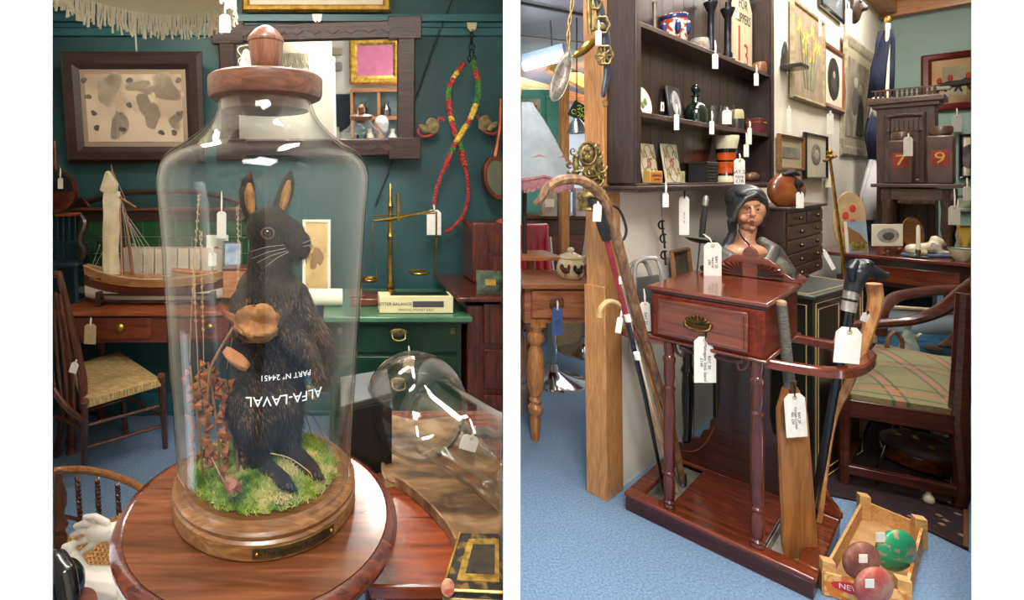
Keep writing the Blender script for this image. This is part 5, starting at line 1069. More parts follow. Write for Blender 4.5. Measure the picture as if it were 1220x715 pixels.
MB().tube(cr([(xc-.048, -.008, zc+.006), (xc-.045, -.018, zc-.012), (xc-.02, -.026, zc-.022), (xc+.012, -.026, zc-.022), (xc+.036, -.018, zc-.012), (xc+.04, -.008, zc+.006)], 5), .0052, 8).build('handle', DB2, dr)
# back board with carved fan gallery
bp_ = [(.02, .08), (.02, .15), (.07, .155), (.10, .175), (.115, .21), (.14, .215), (.155, .26), (.18, .275), (.185, .32), (.21, .35), (.22, .42), (.22, ZB_), (.41, ZB_), (.41, .42), (.42, .35), (.445, .32), (.45, .275), (.475, .26), (.49, .215), (.515, .21), (.53, .175), (.56, .155), (.61, .15), (.61, .08)]
MB().wallprism(bp_, BD-.045, BD-.025).build('back_board', MHD, st_, bevel=.003)
for s in (-1, 1): MB().tube(cr([(.315+s*.28, BD-.05, .12), (.315+s*.2, BD-.05, .14), (.315+s*.15, BD-.05, .2), (.315+s*.11, BD-.05, .3)], 5), .004, 6).build('carved_line', MHX, st_)
gal = []
gx = (TX0+TX1)/2+.025; GY = TY1-.03
half = [(.185, 0), (.185, .012), (.182, .03), (.172, .036), (.165, .026), (.163, .014), (.15, .016), (.125, .032), (.10, .058), (.07, .078), (.045, .084), (.03, .082), (.028, .096), (.022, .108), (.0, .124)]
gal = [(gx+x, ZT+z*1.22) for x, z in half]+[(gx-x, ZT+z*1.22) for x, z in reversed(half[:-1])]
MB().wallprism(gal, GY, GY+.018).build('gallery', MHX, st_, bevel=.003)
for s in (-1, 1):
    MB().wallprism([(gx+s*.026, ZT+.008)]+[(gx+s*(.026+(.062+.034*math.cos(b)**2)*math.cos(b)), ZT+.008+(.062+.034*math.cos(b)**2)*.98*math.sin(b)) for b in [math.radians(5+q*11) for q in range(8)]], GY-.0022, GY-.0002).build('fan_shade_plate', mat('recess_shade', '1c0805', rough=.6), st_)  # dark plate laid on the gallery, recess shade put into its colour
    for i in range(6):
        a = math.radians(12+i*15); c0 = V((gx+s*.030, GY-.003, ZT+.012)); Rr = .058+.034*math.cos(a)**2
        p1 = c0+V((s*math.cos(a)*.018, 0, math.sin(a)*.018)); p2 = c0+V((s*math.cos(a)*Rr, 0, math.sin(a)*Rr*.98)); nrm = V((-math.sin(a)*s, 0, math.cos(a)))
        m_ = MB(); wv = .0062
        m_.v = [p1, p2+nrm*wv, p2+V((0, -.010, 0)), p2-nrm*wv, p2+(p2-p1).normalized()*.006]; m_.f = [(0, 1, 2), (0, 2, 3), (1, 4, 2), (2, 4, 3)]; m_.build('fan_ray', MHX, st_, flat=True)
    MB().tube([(gx+s*.03, GY-.002, ZT+.006), (gx+s*.12, GY-.002, ZT+.006)], .003, 6).build('fan_edge', MHD, st_)
    MB().lathe([(.016, 0), (.016, .022), (0, .024)], 16, TR(gx+s*.182, GY+.018, ZT+.018) @ Matrix.Rotation(pi/2, 4, 'X')).build('scroll_end', MHX, st_)
# scrolled apron under the drawer and stick rails
for s, x in ((1, .19), (-1, .445)):
    MB().tube(cr([(x, .03, ZB_-.015), (x+s*.01, .03, ZB_-.05), (x+s*.03, .03, ZB_-.06), (x+s*.035, .03, ZB_-.035), (x+s*.02, .03, ZB_-.03)], 5), .007, 6).tube(cr([(x+s*.02, .03, ZB_-.018), (x+s*.06, .03, ZB_-.035), (x+s*.12, .03, ZB_-.028)], 5), .009, 6).build('scroll_bracket', MHD, st_)
def railarm(pts, name='stick_rail'):
    c = cr([V((x, y, ZB_-.018)) for x, y in pts], 6); mb = MB(); n = len(c)
    for i, p in enumerate(c):
        tg = (c[min(i+1, n-1)]-c[max(i-1, 0)]).normalized(); nr = V((-tg.y, tg.x, 0))
        for a, z in ((-.019, -.016), (.019, -.016), (.019, .012), (.013, .017), (-.013, .017), (-.019, .012)): mb.v.append(p+nr*a+V((0, 0, z)))
    for i in range(n-1):
        for k in range(6): mb.f.append((i*6+k, i*6+(k+1) % 6, i*6+6+(k+1) % 6, i*6+6+k))
    mb.f += [tuple(range(6)), tuple((n-1)*6+k for k in range(6))[::-1]]
    return mb.build(name, MHX, st_)
railarm([(.47, .055), (.56, .075), (.65, .115), (.695, .18), (.72, .30), (.725, .46), (.69, .525), (.60, .54), (.47, .54)])
railarm([(.15, .045), (.07, .035), (.0, .04), (-.02, .08), (-.022, .2), (-.022, .45), (.0, .52), (.15, .54)])
MB().wallprism([(.0, 0), (.12, 0), (.12, .02), (.09, .05), (.05, .08), (.02, .13), (0, .20)], -.012, .012, TR(BW_-.06, BD-.035, .081) @ Matrix.Rotation(0, 4, 'Z') @ Matrix.Diagonal((.55, 1, .9, 1))).build('side_bracket', MHX, st_, bevel=.004)
p = SM @ V((xc-.0, -.03, .0)); tag(840, 401, p.y, 26, 55, 'large white handwritten tag hanging from the brass drawer handle of the hall stand', top=10, smat=BLACKSTR, words='BAY 30\nMahogany Stick Stand\n\u00a3149', wrot=-pi/2, wsize=.2)
# ---------------------------------------------------------------- sticks, bat and sword in the stand
def S3(x, y, z): return SM @ V((x, y, z))
def stick(name, label, cat, pts, r, m, part='shaft', n=8, k=6, group=None):
    base = pts[-1]; t = thing(name, label, cat, base, group=group)
    MB().tube(cr(pts, k), rr(r, k) if hasattr(r, '__len__') else r, n).build(part, m, t, world=True); return t
KNOT = mat('knotty_stick', '5a3c28', '9a7450', rough=.45, scale=14, st=(4, 4, 1), c='7a5638', bump=.5, coat=.2)
bt = S3(.115, .37, .03)
t = stick('shepherds_crook', 'thick knotty brown crook stick, tallest in the left of the stand', 'walking stick', [W(637, 243, 2.02), W(645, 236, 2.02), W(654, 222, 2.03), W(672, 214, 2.05), W(694, 216, 2.08), W(714, 231, 2.11), W(728, 262, 2.14), W(751, 345, 2.19), W(774, 425, 2.25), W(801, 515, 2.31), bt], [.010, .016, .019, .021, .022, .022, .022, .021, .019, .017, .013], KNOT)
MB().tube([bt+V((0, 0, .05))-V((.004, 0, 0)), bt], [.019, .017], 14).build('metal_ferrule', STEEL, t, world=True)
GLV = mat('black_foam', '121315', '1e2022', rough=.7, scale=40); RPL = mat('red_pole', '7a1420', 'a02030', rough=.25, coat=.4)
b2 = S3(.09, .22, .03)
t = thing('trekking_pole', 'red and black trekking pole with a black foam grip and wrist strap', 'walking pole', b2); g0, g1 = W(709, 242, 2.12), W(723, 286, 2.14)
MB().tube(cr([g0+V((-.0, 0, .012)), g0, g0.lerp(g1, .3), g0.lerp(g1, .7), g1], 4), rr([.016, .022, .019, .022, .018], 4), 12).build('grip', GLV, t, world=True)
MB().tube([g1, W(748, 385, 2.17)], .0115, 10).build('red_shaft', RPL, t, world=True); MB().tube([W(748, 385, 2.17), W(768, 470, 2.21), b2], [.011, .009, .007], 10).build('black_shaft', BLACK, t, world=True)
for k in range(3): MB().tube([W(735.5+k*11.3, 330+k*45, 2.155), W(737.5+k*11.3, 338+k*45, 2.155)], .0125, 10).build('white_band', CARD, t, world=True)
MB().tube(cr([g0+V((.03, 0, -.01)), W(736, 248, 2.2), W(746, 272, 2.2), W(742, 286, 2.2), W(732, 284, 2.2)], 5), .0055, 6).build('wrist_strap', GLV, t, world=True)
BAM = mat('bamboo', 'b08a52', 'd6b684', rough=.4, coat=.2, scale=12)
stick('bamboo_crook_cane', 'small pale bamboo walking stick with a curved handle, in front of the crook', 'walking stick', [W(714, 378, 2.14), W(716, 367, 2.14), W(726, 359, 2.15), W(739, 364, 2.17), W(747, 382, 2.19), W(752, 402, 2.2), W(775, 490, 2.24), S3(.12, .28, .03)], [.0115, .011, .010, .0095, .009, .009, .009, .008], BAM)
stick('brown_cane', 'straight mid-brown cane standing beside the crook in the left well', 'walking stick', [W(748, 350, 2.24), W(772, 440, 2.28), W(792, 520, 2.31), S3(.10, .30, .03)], .0085, mat('mid_cane', '7a5030', 'a87a4c', rough=.4, scale=10, coat=.2))
stick('white_cane', 'thin pale straight cane in the left well, its top by the long tag', 'walking stick', [W(734, 322, 2.26), W(760, 420, 2.3), S3(.085, .33, .03)], .007, CREAM)
tag(768, 360, 2.26, 12, 35, 'white handwritten tag hanging among the sticks by the grey tubular frames', top=16, words='BAY 20', wrot=-pi/2, wsize=.4, tilt=-.06)
tag(739, 378, 2.10, 7, 19, 'small white tag tied to the bamboo cane\'s handle', top=8, tilt=.15)
tag(712, 243, 2.06, 10, 21, 'white paper label tied round the crook stick', top=3, tilt=.05)
# sword
t = thing('sword', 'old sword with a black grip, silver pommel and saucer guard, upright behind the stand', 'sword', W(829, 560, 2.52))
MB().lathe([(.011, 0), (.014, .03), (.010, .045), (.010, .05)], 14, TR(W(840, 245, 2.5)) @ Matrix.Rotation(.12, 4, 'Y')).build('pommel', mat('silver_old', '9a948a', 'c8c2b4', rough=.35, metal=.8, scale=30), t, world=True)
MB().tube(cr([W(840.5, 246, 2.5), W(838, 262, 2.5), W(836, 283, 2.5)], 4), rr([.009, .014, .012], 4), 10).build('grip', GLV, t, world=True)
MB().lathe([(.0, .0), (.04, .006), (.062, .018), (.066, .022), (.04, .012), (0, .008)], 24, TR(W(833, 290, 2.5)) @ Matrix.Rotation(.15, 4, 'Y')).build('guard', IRON, t, world=True)
MB().tube([W(834, 288, 2.5), W(829, 340, 2.51), W(827, 420, 2.52), V((W(826, 0, 2.52).x, 2.52, .0))], [.009, .008, .007, .004], 6, sq=.35).build('blade', mat('blade_steel', '5a564e', '8a867c', rough=.4, metal=.8, scale=30), t, world=True)
tag(849, 289, 2.42, 21, 42, 'large white handwritten tag hanging from the sword guard', top=10, words='BAY 20\nsword\n\u00a385', wrot=-pi/2, wsize=.22, su=838)
# cricket bat
BATW = wood('bat_wood', '7a4a24', 'a86e38', 'z', rough=.4, coat=.25, scale=5); GRIP = mat('grip_cloth', '4c4c48', '6e6c64', rough=.85, scale=60, st=(1, 1, 4), bump=.6)
h0, h1, bb = W(931, 362, 1.945), W(941, 462, 1.95), W(953, 664, 1.94)
t = thing('cricket_bat', 'worn brown wooden cricket bat with grey cloth-bound handle, in the hall stand', 'bat', bb)
MB().tube([h0, h0.lerp(h1, .5), h1], [.0165, .0175, .018], 14).build('handle_grip', GRIP, t, world=True)
MB().lathe([(.0168, 0), (.016, .012), (.01, .018), (0, .02)], 14, TR(h0+V((0, 0, -.004)))).build('handle_end', mat('worn_wood', '8a6a4c', 'b08c68', rough=.6, scale=30), t, world=True)
mb = MB(); ax_ = (bb-h1); L = ax_.length; n = 12; sec_ = [(-1, 0), (-.96, -.14), (0, -.10), (.96, -.14), (1, 0), (.93, .14), (0, .38), (-.93, .14)]
for i in range(n+1):
    f = i/n; c = h1.lerp(bb, .03+.97*f); hw_ = .058+.012*f
    if i == 0: hw_ = .026; 
    if i == 1: hw_ = .056
    if i == 0: c = h1.lerp(bb, .0)
    if i == n: hw_ *= .9
    tilt_ = ax_.normalized(); side = V((1, .05, tilt_.x*-.0+.12)).normalized(); back = side.cross(tilt_).normalized()*-1
    th = .07 if i < n else .05
    for x, y in sec_: mb.v.append(c+side*x*hw_+V((0, 1, 0))*y*th*(1 if f < .9 else 1-(f-.9)*3))
for i in range(n):
    for k in range(8): mb.f.append((i*8+k, i*8+(k+1) % 8, i*8+8+(k+1) % 8, i*8+8+k))
mb.f += [tuple(range(8)), tuple(n*8+k for k in range(8))[::-1]]
mb.build('blade', BATW, t, world=True, ang=30); MB().tube([h1+V((0, -.004, .03)), h1.lerp(bb, .22)+V((.0, -.004, 0))], [.018, .003], 10).build('splice', mat('splice_dark', '5a3a22', rough=.5), t, world=True)
tag(946, 469, 1.90, 25, 52, 'large white handwritten tag tied to the cricket bat\'s handle', top=14, smat=BLACKSTR, words='BAY 20\nVintage Cricket\nBat  \u00a330', wrot=-pi/2, wsize=.17, tilt=-.07)
# dog-head cane
DG = mat('dog_black', '0e1116', '1c222a', rough=.4, coat=.15, scale=20)
t = thing('dog_head_cane', 'black walking cane with carved dog-head handle and silver collar', 'walking stick', S3(.56, .40, .03)); Dp = lambda u, v, d=0: W(u, v, 1.90+d); dp = lambda n: n/600*1.9
fuse('dog_head', [('e', Dp(1024, 320, .01), (dp(12), dp(13), dp(11.5))), ('t', [Dp(1032, 321), Dp(1043, 325), Dp(1051, 328)], [dp(9), dp(7), dp(5.5)]), ('e', Dp(1053, 327), (dp(4), dp(5), dp(3.5))), ('t', [Dp(1046, 332), Dp(1052, 332)], [dp(3.5), dp(2.5)]), ('e', Dp(1030, 313), (dp(7), dp(9), dp(4.5))),
   ('t', [Dp(1020, 312, -.02), Dp(1014, 320, -.026), Dp(1015, 333, -.022)], [dp(3.5), dp(5.5), dp(3.5)]), ('t', [Dp(1022, 325), Dp(1017, 338), Dp(1014, 350)], [dp(11), dp(8.5), dp(7)])], DG, t, vox=.0028, smooth=3)
for d_ in (-.018,): MB().ell(Dp(1034, 314, d_), dp(2.6), 10, 8).build('eye', mat('dog_eye', 'b8a25a', rough=.1), t, world=True); MB().ell(Dp(1034.6, 314, d_-.006), dp(1.2), 8, 6).build('pupil', BLACK, t, world=True)
MB().ell(Dp(1056, 326, -.002), (dp(2.6), dp(3), dp(2)), 8, 6).build('nose', mat('dog_nose', '4a3834', rough=.3), t, world=True)
MB().tube([Dp(1014.5, 347), Dp(1013, 356)], dp(7.2), 16).build('silver_collar', mat('collar_silver', '8e8a84', 'c8c4bc', rough=.3, metal=.8, scale=40), t, world=True); MB().tube([Dp(1012.5, 359), Dp(1010.5, 371)], dp(7), 16).build('silver_collar', mat('collar_silver2', 'a8a49c', 'd8d4cc', rough=.3, metal=.7, scale=40), t, world=True)
MB().tube([Dp(1013, 354), Dp(1010, 376), Dp(1003, 420, .02), S3(.655, .28, .75), S3(.56, .40, .03)], [dp(6.6), dp(6.2), dp(5), dp(4.5), dp(4)], 12).build('shaft', BLACK, t, world=True)
PALE = mat('honey_stick', 'a8693a', 'd09a62', rough=.35, coat=.4, scale=14, st=(3, 3, 1), bump=.5)
stick('knobbly_cane', 'pale honey-coloured knobbly walking stick beside the dog-head cane', 'walking stick', [W(1041, 338, 1.99), W(1043, 360, 1.99), W(1036, 388, 2.0), W(1026, 420, 2.0), W(1010, 460, 2.02), W(990, 510, 2.06), S3(.58, .42, .03)], [.024, .023, .02, .017, .014, .012, .010], PALE)
MB_ = MB().tube([W(1035, 388, 1.95), W(1033, 393, 1.95)], .012, 8)
tag(1012, 390, 1.80, 31, 43, 'big blank white tag with folded corners hanging from the dog-head cane', top=16, smat=BLACKSTR, tilt=.09)
tag(1033, 373, 1.95, 9, 11, 'tiny folded white paper tied round the knobbly cane', top=3, tilt=.4, smat=BLACKSTR)
# ---------------------------------------------------------------- black turned stand, metal frames and wall things behind the stand
t = thing('black_turned_stand', 'black turned wooden pedestal standing behind the hall stand\'s left column', 'pedestal', (W(819, 0, 2.56).x, 2.56, 0))
MB().lathe([(.035, 0), (.03, .02), (.018, .04), (.024, .08), (.018, .10), (.03, .13), (.02, .15), (.024, .17), (.018, .2), (.026, .40), (.022, .5), (.03, .52), (.02, .55), (.026, .8), (.02, .84), (0, .84)], 20).build('column', BLACK, t)
t = thing('tubular_frames', 'two bent grey metal tube frames leaning on the wall left of the hall stand', 'metal frame', W(765, 400, 2.36))
for (u0, u1, vt, dz) in ((749, 775, 311, .0), (756, 789, 308, -.03)):
    Z = 2.40+dz; MB().tube(cr([W(u0+2, 420, Z), W(u0, 330, Z), W(u0+5, vt+3, Z), W(u1-9, vt, Z), W(u1-3, vt+8, Z), W(u1, 330, Z), W(u1+6, 372, Z), W(u1+7, 400, Z)], 6), .010, 8).build('tube', mat('grey_tube', '8c8c86', 'b4b4ae', rough=.35, metal=.5), t, world=True)
MB().wallprism([(W(756, 0, 2.37).x, zat(2.37, 332)), (W(786, 0, 2.37).x, zat(2.37, 328)), (W(796, 0, 2.37).x, zat(2.37, 400)), (W(758, 0, 2.37).x, zat(2.37, 400))], 2.375, 2.385).build('grey_panel', mat('slate_board', '3c3836', '56504c', rough=.7, scale=8), t, world=True)
p = onw(812, .05); t = thing('small_leaning_frame', 'small brown wooden frame leaning on the cream wall behind the sword', 'frame', (p.x, p.y, zat(p.y, 334)), rot=(Matrix.Rotation(RWA, 3, 'Z') @ Matrix.Rotation(-.1, 3, 'X')).to_euler())
frame4('frame', t, .24, .17, .022, .02, wood('small_frame', '6a4626', '9a7040', 'x'), z=.085); MB().box((0, -.004, .085), (.21, .004, .14)).build('print', mat('dark_print', '3a3026', '5c4e3c', rough=.6, scale=14), t)
t = thing('hanging_spurs', 'small metal spurs on a thin chain hanging on the cream wall under the bookcase', 'spurs', W(789, 262, 2.5))
MB().tube([W(787, 228, 2.56), W(789, 262, 2.55)], .0012, 4).build('chain', IRON, t, world=True)
for k, (u, v) in enumerate(((789, 268), (791, 284), (792, 304))):
    MB().tube([W(u+4.5*math.cos(a), v+5*math.sin(a), 2.55) for a in [i*pi/6 for i in range(2, 11)]], .0045, 6).build('spur', PEW, t, world=True)
    MB().tube([W(u, v-4, 2.55), W(u+1, v+12, 2.55)], .005, 6).build('spur_strap', PEW, t, world=True)
# ---------------------------------------------------------------- black chest, added bust support, drawers, gourd, bust
BC = (2.30, 2.42, 0); BA = math.radians(28.7); BLK = mat('black_lacquer', '12130f', '20221c', rough=.35, coat=.3, scale=6); BTOP = mat('black_green_top', '1e241e', '343c34', rough=.4, scale=14)
t = thing('black_lined_chest', 'black painted chest with thin gold lines behind the hall stand\'s right side', 'chest', BC, BA)
MB().box((.33, .22, .455), (.64, .43, .91)).build('body', BLK, t, bevel=.004); MB().box((.33, .22, .92), (.665, .45, .022)).build('top', BTOP, t, bevel=.006)
gm = mat('gold_line', 'c8a870', rough=.5)
for (x0_, z0_, x1_, z1_) in ((.03, .02, .63, .89), (.06, .06, .31, .86), (.35, .06, .60, .86)):
    MB().tube([(x0_, .004, z0_), (x1_, .004, z0_), (x1_, .004, z1_), (x0_, .004, z1_)], .0025, 4, closed=True).build('gold_line', gm, t)
MB().tube([(.0, .03, .05), (.0, .41, .05), (.0, .41, .88), (.0, .03, .88)], .0025, 4, closed=True).tube([(.03, .03, .9322), (.63, .03, .9322), (.63, .41, .9322), (.03, .41, .9322)], .002, 4, closed=True).build('gold_line', gm, t)
t = thing('bust_support', 'dark square plinth carrying the girl\'s bust behind the hall stand', 'plinth', (2.10, 2.60, 0), SA); MB().box((0, 0, .46), (.17, .17, .92)).build('body', DARK_Z, t, bevel=.004); MB().box((0, 0, .93), (.19, .19, .02)).build('top', DARK_X, t, bevel=.004)  # support put in under the bust, behind the hall stand
t = thing('specimen_drawers', 'small dark wooden chest of brass-knobbed drawers standing on the black chest', 'chest', (2.37, 2.64, .932), RWA)
CDW = wood('specimen_dark', '1c100c', '38221a', 'z', rough=.4, coat=.2); DFR = wood('specimen_front', '2c150e', '52301f', 'x', rough=.35, coat=.3)
zT = zat(2.64, 249)-.932; wD = .80; zr = lambda v: zat(2.549, v)-.932
MB().box((wD/2, .11, zT/2), (wD, .2, zT-.004)).build('case', CDW, t, bevel=.003); MB().box((wD/2, .10, zT), (wD+.02, .23, .016)).build('top', CDW, t, bevel=.003)
hh = (zT-.03)/5
for r in range(5):
    z = zT-.02-(r+.5)*hh
    for (xa_, xb_) in (((.03, .37), (.40, .77)) if r == 0 else ((.03, .77),)):
        d = MB().box(((xa_+xb_)/2, .006, z), (xb_-xa_, .012, hh-.012)).build('drawer', DFR, t, bevel=.002)
        for kx in ([.5] if r == 0 else [.26, .74]): MB().ell((lerp(xa_, xb_, kx), -.012, z), (.010, .010, .010), 10, 8).build('knob', DB2, d)
tag(982, 300, 2.40, 5, 24, 'folded white tag lying against the small chest of drawers', top=3, tilt=-.5)
GW = mat('gourd_skin', '5e2c12', '9a5a2c', rough=.35, coat=.5, scale=7, c='7a3e1a', bump=.2); gp = W(937, 227, 2.76)
t = thing('brown_gourd', 'large round polished brown gourd with carved eye hole, on the small chest of drawers', 'gourd', gp); g_ = 2.76/600
ray_ = V((sl(937), 1, 0)).normalized(); mb = MB().ell((0, 0, 0), 1, 32, 22); mb.v = [V((p.x*23.5*g_, 0, p.z*21.5*g_))+ray_*(p.y*17*g_) for p in mb.v]; mb.build('body', GW, t)
MB().tube([V((-10*g_, -.03, 19*g_)), V((0, -.035, 22*g_)), V((8*g_, -.04, 18*g_))], [.008, .02, .006], 8).build('carved_cap', mat('gourd_dark', '2e160c', rough=.6), t)
MB().ell(V((14*g_, 0, 8*g_))-ray_*15*g_, (.022, .02, .026), 12, 8).build('hole', mat('gourd_hole', '120a06', rough=.9), t)
MB().tube(cr([V((5*g_, 0, 20*g_))-ray_*9*g_, V((12*g_, 0, 14*g_))-ray_*17*g_, V((14*g_, 0, -2*g_))-ray_*18.5*g_], 4), .0035, 6).build('cord', BLACKSTR, t)
tag(953, 229, 2.58, 9, 19, 'white tag hanging on the round brown gourd', top=5, smat=BLACKSTR)
# bust of a girl
SKIN = mat('painted_skin', 'bc8060', 'd29c7c', rough=.35, coat=.3, scale=4); BZ_ = 2.62; b_ = lambda n: n/600*BZ_; Bu = lambda u, v, d=0: W(u, v, BZ_+d)
t = thing('girl_bust', 'painted plaster bust of a girl in a grey headscarf and shawl, behind the stand', 'bust', (W(893, 0, BZ_).x, BZ_, .941))
rx = V((sl(893), 1, 0)).normalized()
head = [('e', Bu(893, 251, .0), (b_(15.5), b_(15), b_(17))), ('e', Bu(893, 260, -.012), (b_(12), b_(13), b_(12))), ('e', Bu(892, 268.7, -.02), (b_(7), b_(8), b_(6))), ('t', [Bu(896.5, 247.7, -.068), Bu(897.5, 255.7, -.078)], [b_(1.7), b_(2.8)]), ('e', Bu(887, 259.7, -.048), (b_(5), b_(4), b_(5))), ('e', Bu(900, 258.7, -.045), (b_(4), b_(4), b_(5))),
   ('e', Bu(896, 264.2, -.064), (b_(4), b_(2.4), b_(1.7))), ('e', Bu(896, 266.7, -.061), (b_(3.4), b_(2.4), b_(1.6))), ('e', Bu(896, 271.7, -.05), (b_(3.6), b_(3), b_(3))), ('e', Bu(895, 243, -.05), (b_(11), b_(4), b_(5))),
   ('t', [Bu(892, 270, .01), Bu(889, 284, .01), Bu(888, 296, .01)], [b_(8.5), b_(8.5), b_(12)]), ('e', Bu(888, 300, .005), (b_(24), b_(16), b_(11)))]
fuse('head_and_neck', head, SKIN, t, vox=.0032, smooth=3)
SCF = mat('headscarf', '23262a', '4a4a46', rough=.4, coat=.2, scale=9, c='343638', bump=.4)
fuse('headscarf', [('e', Bu(888, 238, .032), (b_(21), b_(20), b_(19))), ('e', Bu(877, 252, .035), (b_(8), b_(12), b_(15))), ('e', Bu(893, 230, -.02), (b_(15), b_(9), b_(7))), ('t', [Bu(872, 264, .03), Bu(873, 278, .04), Bu(866, 292, .05), Bu(859, 300, .05)], [b_(5), b_(4.5), b_(5), b_(4)]), ('t', [Bu(911, 238, .01), Bu(912, 252, .03), Bu(908, 268, .05)], [b_(3.5), b_(3.5), b_(3)]), ('t', [Bu(874, 262, -.02), Bu(879, 248, -.045), Bu(888, 237, -.062), Bu(900, 231, -.066), Bu(910, 238, -.045)], [b_(2.4), b_(2.8), b_(3), b_(3), b_(2.4)])], SCF, t, vox=.004, smooth=3)
fuse('fringe_hair', [('t', [Bu(887, 240.5, -.056), Bu(894, 237.5, -.062), Bu(902, 237, -.058)], [b_(1.4), b_(1.8), b_(1.4)])], mat('brown_hair', '3a2418', '5a3c28', rough=.7, scale=40), t, vox=.003, smooth=2)
SHW = mat('shawl', '3e3d36', '6a675c', rough=.45, coat=.15, scale=8, bump=.6)
fuse('shawl', [('t', [Bu(858, 300, .02), Bu(868, 306, -.02), Bu(884, 318, -.04), Bu(898, 322, -.045)], [b_(7), b_(8), b_(8), b_(7)]), ('t', [Bu(908, 288, .02), Bu(920, 296, .0), Bu(914, 310, -.03), Bu(902, 322, -.045)], [b_(6), b_(9), b_(8), b_(7)]), ('e', Bu(865, 322, .0), (b_(18), b_(20), b_(20))), ('e', Bu(918, 322, .0), (b_(20), b_(20), b_(18))), ('e', Bu(892, 334, -.01), (b_(34), b_(22), b_(18))),
   ('t', [Bu(858, 302, .02), Bu(856, 330, .0)], [b_(5), b_(9)]), ('t', [Bu(925, 300, .0), Bu(938, 322, .0), Bu(938, 334, .0)], [b_(7), b_(8), b_(7)])], SHW, t, vox=.0045, smooth=3)
cz0 = .941; MB().box((W(893, 0, BZ_).x, BZ_, (cz0+zat(BZ_, 342))/2), (b_(50), b_(26), max(.01, zat(BZ_, 342)-cz0))).build('socle', SHW, t, world=True, bevel=.008)
EYW = mat('eye_white', 'c8bcb0', rough=.2); EYD = mat('eye_dark', '1a100c', rough=.15); BRW = mat('eyebrow', '4a2c20', rough=.7); LIP = mat('lips', '8a3e34', rough=.4)
for u, e in ((889.5, -.0715), (903.0, -.0625)):
    MB().ell(Bu(u, 249.8, e), (b_(2.4), b_(1.2), b_(1.15)), 10, 8).build('eye', EYW, t, world=True); MB().ell(Bu(u+.3, 249.8, e-b_(.75)), (b_(1.25), b_(.6), b_(1.15)), 8, 6).build('iris', EYD, t, world=True)
    MB().tube([Bu(u-2.8, 249.6, e-b_(.3)), Bu(u, 248.5, e-b_(1.2)), Bu(u+2.8, 249.5, e-b_(.3))], b_(.38), 5).build('eyelid', BRW, t, world=True)
    MB().tube([Bu(u-3.2, 245.6, e), Bu(u, 244.4, e-b_(.7)), Bu(u+3, 245.2, e)], b_(.4), 5).build('eyebrow', BRW, t, world=True)
MB().tube([Bu(892.8, 264.1, -.069), Bu(895, 263.5, -.0745), Bu(896, 263.8, -.075), Bu(897, 263.5, -.0745), Bu(899.3, 264.1, -.069)], [b_(.3), b_(.9), b_(.8), b_(.9), b_(.3)], 6).tube([Bu(893.2, 264.7, -.069), Bu(896, 266.1, -.0735), Bu(899, 264.7, -.069)], [b_(.3), b_(1.1), b_(.3)], 6).build('lips', LIP, t, world=True)
MB().tube(cr([Bu(880, 274, -.02), Bu(885, 284, -.045), Bu(892, 291, -.055), Bu(895, 300, -.06), Bu(898, 312, -.06)], 4), b_(.9), 5).build('cord', BLACKSTR, t, world=True)
# ---------------------------------------------------------------- fruit crate with balls
cr0 = W(975, 700, 1.70); t = thing('fruit_crate', 'small pale wooden fruit crate with orange printed sides beside the hall stand', 'crate', (W(985, 0, 1.66).x+.0, 1.66, 0))
c1, c2, c3, c4 = onh(981, 709, .0), onh(1078, 735, 0), onh(1099, 650, .0), onh(1028, 619, 0)
def up2(p, z): return V((p.x, p.y, z))
CRW = wood('crate_wood', 'b88448', 'd8aa6c', 'x', rough=.6, coat=0, bump=.2); PRT = mat('crate_print', 'c8742c', 'e0b070', rough=.6, scale=40, lo=.45, hi=.55); Hc = .085
cs = [c1, c2, c3, c4]
MB().prism([(p.x, p.y) for p in cs], .012, .018).build('floor_panel', mat('card_floor', 'b08450', 'c8a06c', rough=.8, scale=12), t, world=True)
for i in range(4):
    p, q = cs[i], cs[(i+1) % 4]; d = (q-p).normalized(); nr = V((-d.y, d.x, 0))*.004
    MB().prism([tuple((p+nr)[:2]), tuple((q+nr)[:2]), tuple((q-nr)[:2]), tuple((p-nr)[:2])], .004, Hc).build('side_panel', PRT if i in (0, 1) else CRW, t, world=True)
for i, p in enumerate(cs):
    c_ = (c1+c2+c3+c4)/4; q = p.lerp(c_, .07); M_ = TR(q.x, q.y, 0) @ rotz(math.atan2((c2-c1).y, (c2-c1).x))
    MB().prism([(-.018, -.015), (.018, -.015), (.018, .018), (-.018, .018)], 0, .12, M_).build('corner_post', CRW, t, bevel=.002, world=True)
d = (c2-c1).normalized(); n_ = V((d.y, -d.x, 0)); mid = c1.lerp(c2, .42)+n_*.0052; Ms = Matrix.Translation((mid.x, mid.y, .052)) @ rotz(math.atan2(d.y, d.x)) @ UP
MB().add([(.07*math.cos(a), .02*math.sin(a), 0) for a in [i*pi/12 for i in range(24)]]+[(.07*math.cos(a), .02*math.sin(a), .001) for a in [i*pi/12 for i in range(24)]], [tuple(range(24, 48))]+[(i, (i+1) % 24, 24+(i+1) % 24, 24+i) for i in range(24)], Ms).build('red_label', mat('label_red', 'c02838', rough=.6), t, world=True)
o = text('NEW', .026, CARD, None, Ms @ TR(-.02, 0, .0014)); o.data.transform(XF[t.name].inverted()); o.parent = t; XF[o.name] = XF[t.name]
